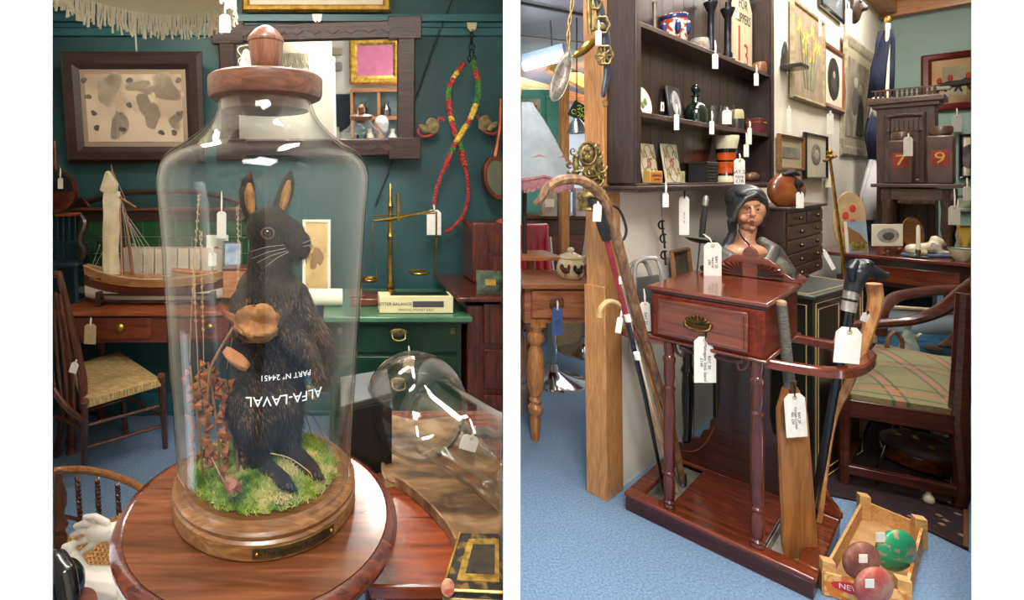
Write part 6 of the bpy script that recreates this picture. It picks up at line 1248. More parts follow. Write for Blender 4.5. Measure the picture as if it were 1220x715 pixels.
def ball(u, v, r, Z, m, lab, spots, tagp=None):
    p = W(u, v, Z); k = Z/600*r; t = thing('bowling_ball', lab, 'ball', p, group='old painted bowls in the crate'); ry = V((sl(u), 1, -(v-YH)/F)).normalized()
    mb = MB().ell((0, 0, 0), 1, 32, 20); mb.v = [V((q.x*k, 0, q.z*k))+ry*(q.y*k*.8) for q in mb.v]; mb.build('ball', m, t)
    if tagp: MB().box((tagp[0]*k, 0, tagp[1]*k), (k*.42, .002, k*.42), None).build('price_label', CARD, t).location = tuple(-ry*k*.84)
    return t
BR_ = mat('bowl_brown', '6e4236', '9a6c5c', rough=.6, scale=26, c='84503f', bump=.4); RD_ = mat('bowl_red', 'a8443c', 'b08068', rough=.45, scale=24, lo=.42, hi=.62, bump=.3); GR_ = mat('bowl_green', '2a9a68', 'b09478', rough=.35, coat=.3, scale=26, lo=.54, hi=.6, bump=.2)
ball(1026, 668, 23, 1.79, BR_, 'scuffed dark brown wooden bowl at the left of the crate', 0, (.1, .1)); ball(1067, 656, 25.5, 1.86, GR_, 'green wooden bowl with worn patches at the back of the crate', 0, (-.7, .6)); ball(1041, 699, 24, 1.68, RD_, 'faded red wooden bowl at the front of the crate', 0, (-.2, .15))
# ================================================================ pictures on the cream wall
def wallpic(name, label, u0, u1, vt0, vb0, vt1, vb1, b, fm, pm, mount=None, mbb=0, d=.03, lean=0, glass=False, cat='picture'):
    p, q = onw(u0, .0), onw(u1, .0); w_ = (q-p).length; m = (p+q)/2
    h_ = ((zat(p.y, vt0)-zat(p.y, vb0))+(zat(q.y, vt1)-zat(q.y, vb1)))/2; zc_ = (zat(p.y, vt0)+zat(p.y, vb0)+zat(q.y, vt1)+zat(q.y, vb1))/4
    t = thing(name, label, cat, (m.x-RWn.x*.012, m.y-RWn.y*.012, zc_), rot=(Matrix.Rotation(RWA, 3, 'Z') @ Matrix.Rotation(lean, 3, 'X')).to_euler())
    frame4('frame', t, w_, h_, b, d, fm)
    if mount: MB().box((0, -.008, 0), (w_-1.8*b, .006, h_-1.8*b)).build('mount', mount, t)
    if pm: MB().box((0, -.012, 0), (w_-2*b-2*mbb, .004, h_-2*b-2*mbb)).build('print', pm, t)
    MB().box((0, .002, 0), (w_*.95, .006, h_*.95)).build('backing', BUFF, t)
    if glass: MB().box((0, -.018, 0), (w_-2*b+.004, .001, h_-2*b+.004)).build('glass', FG, t)
    return t, w_, h_
PALEF = mat('pale_frame', '9c8a68', 'c2b08a', rough=.6, scale=20); GREYF = mat('grey_frame', '8a7f6c', 'b4a88e', rough=.6, scale=20)
t, w_, h_ = wallpic('daffodil_painting', 'tall pale-framed painting of yellow daffodils on a fawn ground', 938.5, 977, 3, 117, 23, 129, .04, PALEF, mat('fawn_canvas', '9a8468', 'b29c80', rough=.8, scale=6))
YF = mat('daffodil_yellow', 'c8a83c', 'e2cc70', rough=.7, scale=20); GS = mat('daffodil_stem', '6a7a5c', '8a9474', rough=.8, scale=20)
R = random.Random(3)
for k in range(9):
    x, z = R.uniform(-.3, .32)*w_, R.uniform(-.02, .32)*h_
    MB().wallprism([(x+(.055 if i % 2 else .024)*w_*1.6*math.cos(i*pi/6), z+(.055 if i % 2 else .024)*w_*1.6*math.sin(i*pi/6)) for i in range(12)], -.016, -.0142).build('painted_daffodil', YF, t); MB().tube([(x, -.0142, z-.02*h_), (x*.4, -.0142, -.36*h_)], .006, 4).build('painted_stem', GS, t)
HON = wood('honey_frame', '6e3c1c', 'a8642f', 'z', rough=.3, coat=.3)
t, w_, h_ = wallpic('oval_portrait', 'brown wooden frame with a dark oval portrait in a cream mount', 976, 1001, 49, 128, 64, 136, .06, HON, None, mount=CREAM)
MB().wallprism([(w_*.27*math.cos(a), h_*.33*math.sin(a)) for a in [i*pi/14 for i in range(28)]], -.016, -.011).build('oval_photo', mat('sepia_dark', '241e1a', '3a322c', rough=.5, scale=8), t)
MB().ell((0, -.017, .06*h_), (.06*w_, .002, .06*h_), 10, 8).build('sitter_face', mat('sepia_pale', 'b0a08a', rough=.6), t); MB().ell((0, -.0168, -.1*h_), (.14*w_, .002, .13*h_), 10, 8).build('sitter_dress', mat('sepia_mid', '4a4038', rough=.6), t)
t, w_, h_ = wallpic('large_engraving', 'largest framed grey engraving of standing figures, in the corner by the flag', 1000, 1034, 36, 184, 66, 192, .13, GREYF, mat('engraving', '6a6456', 'a49a84', rough=.7, scale=4, c='8a806c'), mount=mat('engraving_mount', 'a49a80', rough=.8), mbb=.10, lean=.03)
MB().wallprism([(-.05*w_, -.30*h_), (.22*w_, -.30*h_), (.20*w_, -.05*h_), (.10*w_, .02*h_), (0, -.04*h_)], -.019, -.014).build('engraved_cloak', mat('engraving_dark', '2e2a24', '443c32', rough=.7, scale=20), t)
for x, z in ((-.1, .14), (.07, .10)): MB().ell((x*w_, -.016, z*h_), (.07*w_, .003, .045*h_), 10, 8).build('engraved_head', mat('engraving_pale', 'b4aa94', rough=.7), t); MB().ell((x*w_, -.015, (z-.16)*h_), (.11*w_, .003, .12*h_), 10, 8).build('engraved_figure', mat('engraving_mid', '5e584a', rough=.7), t)
wallpic('top_dark_picture', 'black-framed picture cut off by the top edge above the oval portrait', 973, 1001, -40, 6, -10, 31, .05, BLACK, mat('blue_print', '7a8a94', 'a8b2b6', rough=.3, scale=5), glass=True)
wallpic('etching', 'gilt-edged dark etching low on the cream wall behind the gourd', 923, 952, 158, 200, 165, 206, .03, wood('thin_brown_frame', '5a3c22', '8a6238', 'x'), mat('etching_print', '5e5a4c', '8e8874', rough=.7, scale=7), mount=mat('etching_mount', 'a89a7c', rough=.8), mbb=.07)
t, w_, h_ = wallpic('bearded_man_portrait', 'small black-framed pencil portrait of a bearded man', 954, 980, 157, 211, 163, 216, .022, BLACK, mat('sketch_paper', 'b8b09a', 'c8c0aa', rough=.7, scale=4))
MB().ell((0, -.016, .05*h_), (.22*w_, .003, .24*h_), 12, 8).build('sketched_head', mat('graphite', '5a564c', '908a7c', rough=.8, scale=18), t); MB().ell((0, -.018, .04*h_), (.12*w_, .003, .12*h_), 10, 8).build('sketched_face', mat('sketch_face', 'a89e8a', rough=.8), t)
p = onw(1018, .08); t = thing('carved_mask', 'dark carved wooden mask with a horned crest at the top of the cream wall', 'mask', (p.x, p.y, zat(p.y, 10)), RWA)
fuse('face', [('e', V((0, 0, 0)), (.10, .06, .17)), ('t', [V((0, -.05, .05)), V((0, -.08, -.02))], [.02, .03]), ('t', [V((-.06, -.01, .12)), V((-.12, -.02, .24))], [.03, .012]), ('t', [V((.06, -.01, .12)), V((.12, -.02, .24))], [.03, .012])], mat('mask_wood', '1e120e', '4a2c20', rough=.4, scale=14), t, world=False, vox=.01)
for s in (-1, 1): MB().ell((s*.04, -.055, .05), (.018, .01, .012), 8, 6).build('eye_slit', BLACK, t)
tag(1011, 10, onw(1011, .12).y, 8, 24, 'white tag hanging beside the carved mask near the ceiling', top=8)
tag(940, 129, onw(940, .05).y, 5, 28, 'narrow white tag under the daffodil painting', top=3)
tag(989, 135, onw(989, .05).y, 8, 25, 'white tag under the oval portrait frame', top=3)
tag(977, 18, onw(977, .05).y, 3.5, 25, 'very narrow white tag between the daffodil painting and the top dark picture', top=3)
p = onw(933, .0); t = thing('wall_bracket', 'small black wooden wall bracket shelf right of the bookcase', 'bracket', (p.x, p.y, zat(p.y, 82)), RWA)
MB().box((0, -.07, 0), (.22, .13, .03)).build('shelf', BLACK, t, bevel=.004); MB().wallprism([(-.09, 0), (.09, 0), (.07, .12), (.0, .22), (-.07, .12)], -.02, -.004).build('back_plate', BLACK, t, bevel=.003)
tag(928, 57, onw(928, .08).y, 5, 12, 'tiny white tag on the black wall bracket', top=3)
t = thing('wall_socket', 'white socket box and bracket on the cream wall by the brass rod', 'socket', (onw(987, .02).x, onw(987, .02).y, zat(onw(987, .02).y, 216)), RWA); MB().box((0, -.01, 0), (.20, .04, .12)).build('box', CREAM, t, bevel=.004); MB().box((0, -.035, 0), (.05, .02, .03)).build('switch', CREAM, t)
# --- ceiling timbers, flag and far wall
BEAM = wood('ceiling_timber', 'a8682f', 'cc9050', 'x', rough=.5); zB = zat(CORN.y, 20)
o = struct(MB().box((-.0, -.08, 0), (3.2, .16, .20)).build('trim_4', BEAM, None)); o.location = (CORN.x+BWd.x*1.4, CORN.y+BWd.y*1.4, zB+.05); o.rotation_euler = (0, 0, BWA)
o = struct(MB().box((0, -.08, 0), (4.0, .16, .22)).build('trim_5', BEAM, None)); m = CORN-RWd*2.0; o.location = (m.x, m.y, zB+.10); o.rotation_euler = (0, 0, RWA)
o = struct(MB().box((0, 0, 0), (1.5, .12, .14)).build('trim_6', BEAM, None)); m = CORN+BWd*.35-RWd*.35; o.location = (m.x, m.y, zB+.24); o.rotation_euler = (0, 0, BWA+.75)
plan('ceiling_side', [(3.0, 1.7), (9.2, 4.5), tuple(CORN+RWd*.1), tuple(RWp), (1.12, 2.5), (.8, 1.7)], 4.15, 4.2, WHITE)
NAV = mat('flag_navy', '0e1428', '1c2440', rough=.8, scale=6); FW = mat('flag_white', 'c2c0bc', 'd6d4d0', rough=.8, scale=6)
t = thing('navy_white_flag', 'furled navy and white flag hanging in the corner by the carved cabinet', 'flag', W(1052, 240, 5.6))
def flagseg(pts, wid, m, name):
    mb = MB(); c = [W(u, v, 5.6) for u, v in pts]; n = len(c)
    for i, p in enumerate(c):
        for k in range(9): a = k/8*2-1; mb.v.append(p+V((a*px(wid[i], 5.6), .06*math.sin(k*1.6+i*.3), 0)))
    for i in range(n-1):
        for k in range(8): mb.f.append((i*9+k, i*9+k+1, i*9+10+k, i*9+9+k))
    o = mb.build(name, m, t, world=True, ang=80); q = o.modifiers.new('t', 'SOLIDIFY'); q.thickness = .02
flagseg([(1056, 36), (1056, 50), (1054, 80), (1053, 116)], [2, 6, 10, 12], NAV, 'navy_panel'); flagseg([(1053, 116), (1048, 140)], [12, 11], FW, 'white_panel'); flagseg([(1048, 140), (1044, 160), (1047, 190)], [11, 11, 9], NAV, 'navy_panel')
flagseg([(1047, 190), (1040, 230), (1038, 262)], [9, 12, 14], FW, 'white_panel'); flagseg([(1040, 262), (1040, 290)], [14, 14], NAV, 'navy_panel')
MB().tube([W(1058, 24, 5.58), W(1052, 300, 5.58)], .02, 8).build('pole', CREAM, t, world=True); MB().ell(W(1058, 24, 5.58), (.03, .03, .05)).build('finial', BRASS, t, world=True)
def farpt(u, back): # on a line parallel to the far wall, 'back' metres in front of it
    P = CORN-RWd*back; return P+BWd*hit(P, BWd, u)
def farpic(name, label, u0, u1, vt, vb, b, fm, pm, mount, mbb, back=.03):
    p, q = farpt(u0, back), farpt(u1, back); w_ = (q-p).length; zt_, zb_ = zat(p.y, vt), zat(p.y, vb); m = (p+q)/2
    t = thing(name, label, 'picture', (m.x, m.y, (zt_+zb_)/2), BWA); frame4('frame', t, w_, zt_-zb_, b, .05, fm)
    MB().box((0, -.01, 0), (w_-1.8*b, .008, zt_-zb_-1.8*b)).build('mount', mount, t); MB().box((0, -.016, 0), (w_-2*b-2*mbb, .006, zt_-zb_-2*b-2*mbb)).build('print', pm, t); return t, w_, zt_-zb_
t, w_, h_ = farpic('hunting_print', 'mahogany-framed hunting print with red-coated riders on the sage green wall', 1097.5, 1180, 67, 134, .09, wood('red_frame', '4a1410', '7a2c22', 'x', coat=.3), mat('hunt_print', '7a7458', 'b0a482', rough=.7, scale=3, c='948a6a'), mat('hunt_mount', 'b08c64', 'c4a47c', rough=.8, scale=3), .09)
HW = mat('horse_white', 'bcb4a0', rough=.7); HBk = mat('horse_black', '2a2420', rough=.7); HR = mat('coat_red', 'a82c24', rough=.7)
for x, z, m_, r_ in ((-.22, -.10, HW, 1), (-.06, -.06, HBk, 1), (.06, -.04, HBk, 0), (.2, -.05, HBk, 1)):
    q = fuse('horse', [('t', [V((x*w_-.08, -.022, z*h_)), V((x*w_+.07, -.022, z*h_))], .035), ('t', [V((x*w_+.07, -.022, z*h_)), V((x*w_+.12, -.022, z*h_+.06))], [.025, .015])]+[('t', [V((x*w_+dx, -.022, z*h_)), V((x*w_+dx*1.5, -.022, z*h_-.09))], .012) for dx in (-.07, .06)], m_, t, world=False, vox=.009, smooth=2)
    if r_: MB().ell((x*w_, -.024, z*h_+.085), (.022, .012, .045), 8, 6).build('rider', HR, t)
trimray([t], 1156.5)
t, w_, h_ = farpic('oval_lady_print', 'black-framed cream print with dark oval, below the hunting print', 1142, 1175, 160, 213, .04, BLACK, mat('lady_mount', 'cfc4a4', rough=.8), CREAM, .02); MB().wallprism([(.1*math.cos(a), .15*math.sin(a)) for a in [i*pi/12 for i in range(24)]], -.03, -.02).build('oval_photo', mat('oval_dark', '2e2a28', '6a625a', rough=.6, scale=6), t); trimray([t], 1156.5)
t, w_, h_ = farpic('grey_landscape_print', 'pale green-framed print cut by the right edge, lowest on the sage wall', 1135, 1175, 232, 252, .03, mat('green_frame', '7a8a70', rough=.6), mat('grey_land', '8a8c78', 'b8b8a0', rough=.7, scale=5), CREAM, .02); trimray([t], 1156.5)
tag(1140, 137, farpt(1140, .2).y, 12, 20, 'white tag hanging from the hunting print\'s frame', top=8)
# --- long table at the back with its things
TZ = .86; P0 = V((sl(986)*4.4, 4.4)); TLN = hit(P0, BWd, 1156.5)
t = thing('long_side_table', 'long dark reddish table along the back of the right room', 'table', (P0.x, P0.y, 0), BWA)
MB().box((TLN/2-.03, .62, TZ-.015), (TLN+.06, 1.3, .03)).build('top', MHX, t, bevel=.006); MB().box((TLN/2+.05, .62, TZ-.14), (TLN-.06, 1.2, .22)).build('apron', MHD, t, bevel=.004); MB().box((TLN/2+.05, .01, TZ-.15), (TLN-.2, .02, .13)).build('drawer', MHX, t, bevel=.004)
for x in (.08, TLN-.1):
    for y in (.1, 1.15): MB().box((x, y, (TZ-.2)/2), (.07, .07, TZ-.2)).build('leg', MHD, t)
MB().box((TLN/2, .62, .14), (TLN-.1, 1.1, .04)).build('under_shelf', MHD, t); trimray([t], 1156.5)
TM = XF[t.name]
def tpt(u, y): # a point on the table, y metres behind its front edge
    P = P0+V((BWd.y*-1, BWd.x))*y; q = P+BWd*hit(P, BWd, u); return q
t = thing('table_shade_box', 'black storage box on the floor beneath the long table', 'box', (P0.x+.25, P0.y+.1, 0), BWA); MB().box((.25, .3, .3), (.5, .4, .6)).build('body', BLACK, t, bevel=.006); MB().box((.25, .3, .61), (.52, .42, .03)).build('lid', BLACK, t, bevel=.004)  # added dark block, stands for the shade under the table
# what-not table carrying canisters, carved cabinet behind
p = tpt(1043, .55); q = tpt(1143, .55); w_ = (q-p).length; zT = zat(p.y, 219)
DOAK = wood('dark_oak', '2a1c15', '5a4232', 'z', rough=.45, coat=.15); DOAKX = wood('dark_oak_x', '33231a', '654a38', 'x', rough=.45, coat=.15)
t = thing('carved_stool_table', 'small dark oak table with a beaded fringe under its top, carrying two canisters', 'table', (p.x, p.y, TZ), BWA)
MB().box((w_/2, .24, zT-TZ-.015), (w_+.06, .50, .03)).build('top', DOAKX, t, bevel=.005); MB().box((w_/2, .24, zT-TZ-.09), (w_-.06, .42, .10)).build('apron', DOAKX, t, bevel=.004)
for x in (.07, w_-.07):
    for y in (.06, .42): MB().lathe([(.035, 0), (.022, .04), (.034, .09), (.026, .14), (.036, .2), (.03, (zT-TZ)*.6), (.038, zT-TZ-.14), (.04, zT-TZ-.04)], 12, TR(x, y, 0)).build('leg', DOAK, t)
mb = MB()
for k in range(18): mb.ell((.14+(w_-.28)*k/17, .03, zT-TZ-.155), (.012, .012, .022), 8, 6)
stuff(mb.build('beaded_fringe', DOAK, t)); MB().box((w_/2, .44, (zT-TZ)/2-.04), (.06, .02, zT-TZ-.1)).build('back_splat', DOAK, t)
CANM = mat('canister_brown', '3a241a', '634231', rough=.4, coat=.3, scale=5); CRD = mat('canister_red', '7a1c18', '9a3020', rough=.5, scale=8); CGD = mat('canister_gold', 'c89a3c', rough=.4)
for (ua, ub, vb, vt, yy, num, lab) in ((1058, 1088, 214, 164, .70, '7', 'left brown tin tea canister with a red panel numbered 7 and a round lid'), (1103, 1137, 214, 158, .68, '9', 'right brown tin tea canister with a red panel numbered 9 and a round lid')):
    p = tpt(ua, yy); q = tpt(ub, yy); cw_ = (q-p).length; zh = zat((p.y+q.y)/2, vt)-zT; m = (p+q)/2
    t = thing('tea_canister', lab, 'canister', (m.x, m.y, zT+.001), BWA, 'brown tin tea canisters'); cdp = .18
    MB().box((0, cdp/2, zh*.47), (cw_, cdp, zh*.94)).build('body', CANM, t, bevel=.012); MB().lathe([(.062, zh*.93), (.062, zh*.98), (.07, zh*.98), (.07, zh*1.10), (.062, zh*1.13), (0, zh*1.14)], 24, TR(0, cdp/2, 0)).build('lid', CANM, t)
    MB().box((0, -.002, zh*.5), (cw_*.62, .004, zh*.32)).build('red_panel', CRD, t, bevel=.001); text(num, zh*.32, CGD, t, TR(0, -.006, zh*.5) @ UP)
tag(1082, 163, tpt(1082, .5).y, 11, 23, 'white tag hanging from the left tin canister', top=4)
p = tpt(1044, 1.0); q = tpt(1114, 1.0); w_ = (q-p).length; zc1 = zat(p.y, 116)-TZ
t = thing('carved_cabinet', 'dark carved oak cabinet with a spindle gallery behind the canisters', 'cabinet', (p.x, p.y, TZ), BWA)
MB().box((w_/2, .16, (zc1-.08)/2), (w_, .3, zc1-.08)).build('body', DOAK, t, bevel=.005); MB().box((w_/2, .14, zc1-.05), (w_+.12, .38, .05)).box((w_/2, .15, zc1-.09), (w_+.06, .34, .05)).build('cornice', DOAKX, t, bevel=.006)
g_ = MB(); g_.box((w_/2, -.02, zc1+.055), (w_+.06, .015, .014)); g_.box((w_/2, -.02, zc1-.02), (w_+.06, .015, .012))
g_.build('gallery_rail', DOAKX, t)
for k in range(13): MB().lathe([(.006, zc1-.02), (.012, zc1), (.006, zc1+.02), (.011, zc1+.035), (.006, zc1+.05)], 8, TR(w_*k/12, -.02, 0)).build('gallery_spindle', DOAK, t)
dz = zc1-.62; d = MB().box((w_/2, -.005, zc1-.5), (w_*.72, .02, .66)).build('door', DOAKX, t, bevel=.006)
frame4('door_frame', d, w_*.72, .66, .05, .03, DOAK, x=w_/2, z=zc1-.5)
for k in range(8): MB().box((w_*(.22+.08*k), -.03, zc1-.29), (.022, .02, .10)).build('carved_slat', DOAK, d)
MB().tube([(w_*.2, -.03, zc1-.2), (w_*.5, -.035, zc1-.185), (w_*.8, -.03, zc1-.2)], .012, 6).build('carved_arch', DOAK, d)
# things on the long table
p = tpt(998, .35); t = thing('oval_paddle', 'oval wooden bat with a red emblem leaning on the wall by the brass rod', 'paddle', (p.x-.02, p.y-.12, TZ), RWA-.9)
hh_ = zat(p.y, 228)-TZ; MB().wallprism([(.12*math.cos(a), hh_/2+hh_/2*math.sin(a)) for a in [i*pi/14 for i in range(28)]], -.01, .01).build('blade', mat('paddle_wood', 'a88a60', 'c8ac80', rough=.5, scale=6), t, bevel=.004)
for k in range(4): MB().ell(((k % 2)*.05-.03, -.012, hh_*(.35+.12*k)), (.025, .003, .035), 8, 6).build('red_emblem', RD, t)
t = thing('brass_rod', 'long thin brass rod with a finial standing in front of the oval bat', 'rod', (W(1009, 0, 3.9).x, 3.9, 0)); MB().tube([W(989, 190, 3.95), W(1007, 330, 3.9), V((W(1009, 0, 3.9).x, 3.9, 0))], [.009, .012, .012], 10).build('rod', BRASS, t, world=True); MB().lathe([(.014, 0), (.026, .025), (.012, .04), (.02, .06), (.0, .09)], 12, TR(W(988.5, 190, 3.95))).build('finial', BRASS, t, world=True)
MB().tube([W(982, 192, 3.95), W(996, 186, 3.95)], .012, 6).build('cross_piece', BRASS, t, world=True)
def onT(name, label, cat, u, y, rz=BWA*0, group=None, rot=None):
    p = tpt(u, y); return thing(name, label, cat, (p.x, p.y, TZ+.001), rz, group, rot=rot), p.y/600, 1/math.sqrt(1+sl(u)**2)
t, k, c = onT('postcard_book', 'upright book with a blue and brown picture cover on the long table', 'book', 1021, .12, rot=(-.08, 0, 0)); MB().box((0, 0, 18*k), (22*k, .03, 36*k)).build('pages', CREAM, t); MB().box((0, -.017, 18*k), (22.5*k, .004, 36.5*k)).build('cover', mat('cover_blue', '7a94a8', 'a8b8be', rough=.5, scale=5), t)
MB().wallprism([(-11*k, 10*k), (11*k, 10*k), (2*k, 22*k), (-11*k, 30*k)], -.022, -.019).build('printed_hill', mat('print_brown', '8a6238', rough=.6), t); MB().box((0, -.022, 7*k), (18*k, .003, 10*k)).build('printed_shapes', mat('print_dark', '3a3c28', 'a89030', rough=.6, scale=30), t)
t, k, c = onT('framed_dog_engraving', 'cream mounted oval engraving on a small wooden easel on the long table', 'picture', 1057, .20)
MB().box((0, 0, 22*k), (36*k, .012, 26*k)).build('mount', CREAM, t, bevel=.002); MB().wallprism([(13*k*math.cos(a), 22*k+8.5*k*math.sin(a)) for a in [i*pi/12 for i in range(24)]], -.009, -.006).build('oval_print', mat('grey_engraving', '6a6a68', 'b8b6ae', rough=.7, scale=10), t); MB().ell((0, -.010, 21*k), (7*k, .002, 4.5*k), 10, 8).build('engraved_dog', mat('dog_print', '55524e', rough=.7), t)
for s in (-1, 1): MB().tube(cr([(s*14*k, -.06, 0), (s*12*k, -.03, 7*k), (s*7*k, -.02, 5*k), (s*4*k, .05, 14*k)], 4), .012, 6).build('easel_leg', MAH_X, t)
MB().box((0, -.02, 6*k), (28*k, .03, 2.5*k)).build('easel_ledge', MAH_X, t)
t, k, c = onT('wooden_platter', 'round turned wooden platter standing upright behind the candle', 'platter', 1088, .45, rot=(-.1, 0, 0)); MB().lathe([(0, 0), (14*k*c, 0), (20*k*c, .008), (20*k*c, .018), (14.5*k*c, .012), (0, .010)], 36, TR(0, 0, 23*k) @ Matrix.Rotation(pi/2, 4, 'X') @ Matrix.Diagonal((1, 1.45, 1, 1))).build('platter', wood('platter_wood', '5a3820', '8e6238', 'x'), t)
t, k, c = onT('chamberstick', 'white candle in a low brass chamberstick on the long table', 'candlestick', 1094, .06); MB().lathe([(0, 0), (9*k*c, 0), (12*k*c, 2*k), (11*k*c, 2*k), (2.5*k*c, 1.2*k), (2*k*c, 4*k), (3.5*k*c, 6*k), (3.5*k*c, 10*k), (0, 10*k)], 24).build('holder', DBRASS, t); MB().lathe([(0, 9*k), (2.8*k*c, 9*k), (2.6*k*c, 36*k), (1.2*k*c, 39*k), (0, 40*k)], 16).build('candle', CREAM, t); MB().tube([(0, 0, 39*k), (0, 0, 41.5*k)], .3*k, 5).build('wick', BLACK, t)
t, k, c = onT('lion_figurine', 'cream glazed reclining lion on a blue base on the long table', 'figurine', 1104, .22); LNM = mat('cream_glaze', 'cbbf9c', 'e0d8bf', rough=.2, coat=.5, scale=14); fx = lambda x, z, y=0: V((x*k, y*k, z*k))
fuse('lion', [('t', [fx(-18, 9), fx(-4, 10), fx(8, 11)], [6*k, 6.5*k, 7*k]), ('e', fx(12, 17), (7*k, 6*k, 6.5*k)), ('e', fx(18, 15), (4*k, 4*k, 3.5*k)), ('t', [fx(10, 6, -4), fx(20, 5, -5)], [3.5*k, 2.5*k]), ('t', [fx(-16, 6, -4), fx(-9, 5, -6)], [4.5*k, 2.8*k]), ('e', fx(10, 22), (4*k, 4*k, 3*k))], LNM, t, world=False, vox=.010, smooth=3)
MB().box((0, 0, 2*k), (46*k, 16*k, 4*k)).build('base', mat('blue_base', '3e5a7c', '6a88a8', rough=.4, scale=12), t, bevel=.01)
t, k, c = onT('green_rimmed_bowl', 'cream bowl with a green rim at the right end of the long table', 'bowl', 1147, .10); MB().lathe([(0, 0), (7*k*c, 0), (15*k*c, 6*k), (19*k*c, 15*k), (18.2*k*c, 15*k), (14*k*c, 7*k), (0, 2*k)], 32).build('bowl', LNM, t); MB().lathe([(18.1*k*c, 14.6*k), (19.3*k*c, 14.6*k), (19.3*k*c, 15.8*k), (18.1*k*c, 15.8*k)], 32, cap=False).build('green_rim', mat('green_glaze', '4a6a5a', rough=.3), t); MB().lathe([(7*k*c, .5*k), (12.2*k*c, 4*k)], 32, cap=False).build('olive_band', mat('olive_glaze', '8a9a4a', rough=.3), t); trimray([t], 1156.5)
t, k, c = onT('yellow_picture', 'small yellow picture standing behind the bowl at the right edge', 'picture', 1156, .5, rot=(-.1, 0, 0)); frame4('frame', t, 24*k, 34*k, 1.5*k, .02, GOLD, z=20*k); MB().box((0, -.004, 20*k), (22*k, .006, 32*k)).build('print', mat('yellow_print', 'c8a838', 'd8c060', rough=.6, scale=5), t); trimray([t], 1156.5)
tag(1137, 245, tpt(1137, .0).y, 14, 23, 'large white tag hanging from the corner of the small dark oak table', top=20)
tag(1152, 222, tpt(1152, .3).y, 9, 17, 'white tag at the right edge beneath the black-framed oval print', top=10)
tag(1116, 291, tpt(1116, -.08).y, 14, 6, 'white tag lying flat in front of the lion figurine', top=2, tilt=.4)
# ================================================================ armchair, rug, footstool, seascape
pts = [onh(u, v, 0) for u, v in ((955, 585), (985, 540), (1010, 475), (1151, 470), (1151, 656), (1096, 628), (1030, 600))]
RUG = mat('dark_rug', '1a0c10', '34141a', rough=.95, scale=30, c='200f14', bump=.6, bs=150)
t = thing('dark_red_rug', 'dark red patterned rug on the blue carpet beneath the armchair', 'rug', (3, 2.8, 0)); MB().prism([(p.x, p.y) for p in pts], .0005, .008).build('pile', RUG, t, world=True)
MB().tube([V((p.x, p.y, .009)) for p in pts[3:]], .009, 4).build('edging', mat('rug_edge', '6a3a24', rough=.9), t, world=True)
R = random.Random(6)
for k_ in range(40):
    u, v = R.choice([(R.uniform(995, 1010), R.uniform(480, 545)), (R.uniform(1000, 1150), R.uniform(610, 640)), (R.uniform(1080, 1150), R.uniform(500, 600))]); q = onh(u, v, .009)
    if v < 628-(1096-u)*.35 or u > 1096: MB().box((q.x, q.y, .0092), (.018, .018, .002)).build('rug_motif', mat('rug_motif', '8a6a58', rough=.9) if k_ == 0 else bpy.data.materials['rug_motif'], t, world=True)
CHW = wood('armchair_wood', '2e120c', '5a2a1c', 'x', rough=.3, coat=.25)
SHT = .47; s1, s2, s3, s4 = onh(1006, 463, SHT), onh(1137, 483, SHT), onh(1151, 426, SHT), onh(1044, 405, SHT)
AC = (s1+s2+s3+s4)/4; t = thing('tartan_armchair', 'dark mahogany armchair with curved arms and a green and red tartan seat', 'armchair', (AC.x, AC.y, 0), math.atan2((s2-s1).y, (s2-s1).x))
m, nt, P = nodes('tartan'); N = nt.nodes; L = nt.links; tcn = N.new('ShaderNodeTexCoord'); sx_ = N.new('ShaderNodeSeparateXYZ'); L.new(tcn.outputs['Object'], sx_.inputs[0]); P.inputs['Roughness'].default_value = .95; P.inputs['Sheen Weight'].default_value = .2
col = None
def mth(op, a, b=None, c=None):
    n = N.new('ShaderNodeMath'); n.operation = op
    for i, x in enumerate((a, b, c)):
        if x is None: continue
        if hasattr(x, 'is_linked'): L.new(x, n.inputs[i])
        else: n.inputs[i].default_value = x
    return n.outputs[0]
def band(ax, off, wdt, per):
    f = mth('FRACT', mth('MULTIPLY_ADD', sx_.outputs[ax], 1/per, off)); return mth('LESS_THAN', mth('ABSOLUTE', mth('SUBTRACT', f, .5)), wdt/per)
def mixc(c0, c1, fac):
    n = N.new('ShaderNodeMix'); n.data_type = 'RGBA'; L.new(fac, n.inputs[0])
    for i, x in ((6, c0), (7, c1)):
        if hasattr(x, 'is_linked'): L.new(x, n.inputs[i])
        else: n.inputs[i].default_value = x
    return n.outputs[2]
nz = N.new('ShaderNodeTexNoise'); nz.inputs['Scale'].default_value = 90; L.new(tcn.outputs['Object'], nz.inputs['Vector'])
base = mixc(lin('625a36'), lin('867c50'), nz.outputs[0])
for ax, per in ((0, .20), (1, .42)):
    base = mixc(base, lin('4a4a34'), mth('MULTIPLY', band(ax, .5-.12, .006, per), .9)); base = mixc(base, lin('4a4a34'), mth('MULTIPLY', band(ax, .5+.12, .006, per), .9)); base = mixc(base, lin('9a5a44'), mth('MULTIPLY', band(ax, .5, .012, per), .75))
L.new(base, P.inputs['Base Color']); TART = m
mb = MB(); quad = [s1, s2, s3, s4]; n = 12; gi = {}
for i in range(n+1):
    for j in range(n+1):
        a, b_ = i/n, j/n; p = s1.lerp(s2, a).lerp(s4.lerp(s3, a), b_); e = min(a, 1-a, b_, 1-b_); dome = .035*(1-(2*a-1)**4)*(1-(2*b_-1)**4)
        gi[i, j] = len(mb.v); mb.v.append(V((p.x, p.y, SHT-.02+dome)))
for i in range(n):
    for j in range(n): mb.f.append((gi[i, j], gi[i+1, j], gi[i+1, j+1], gi[i, j+1]))
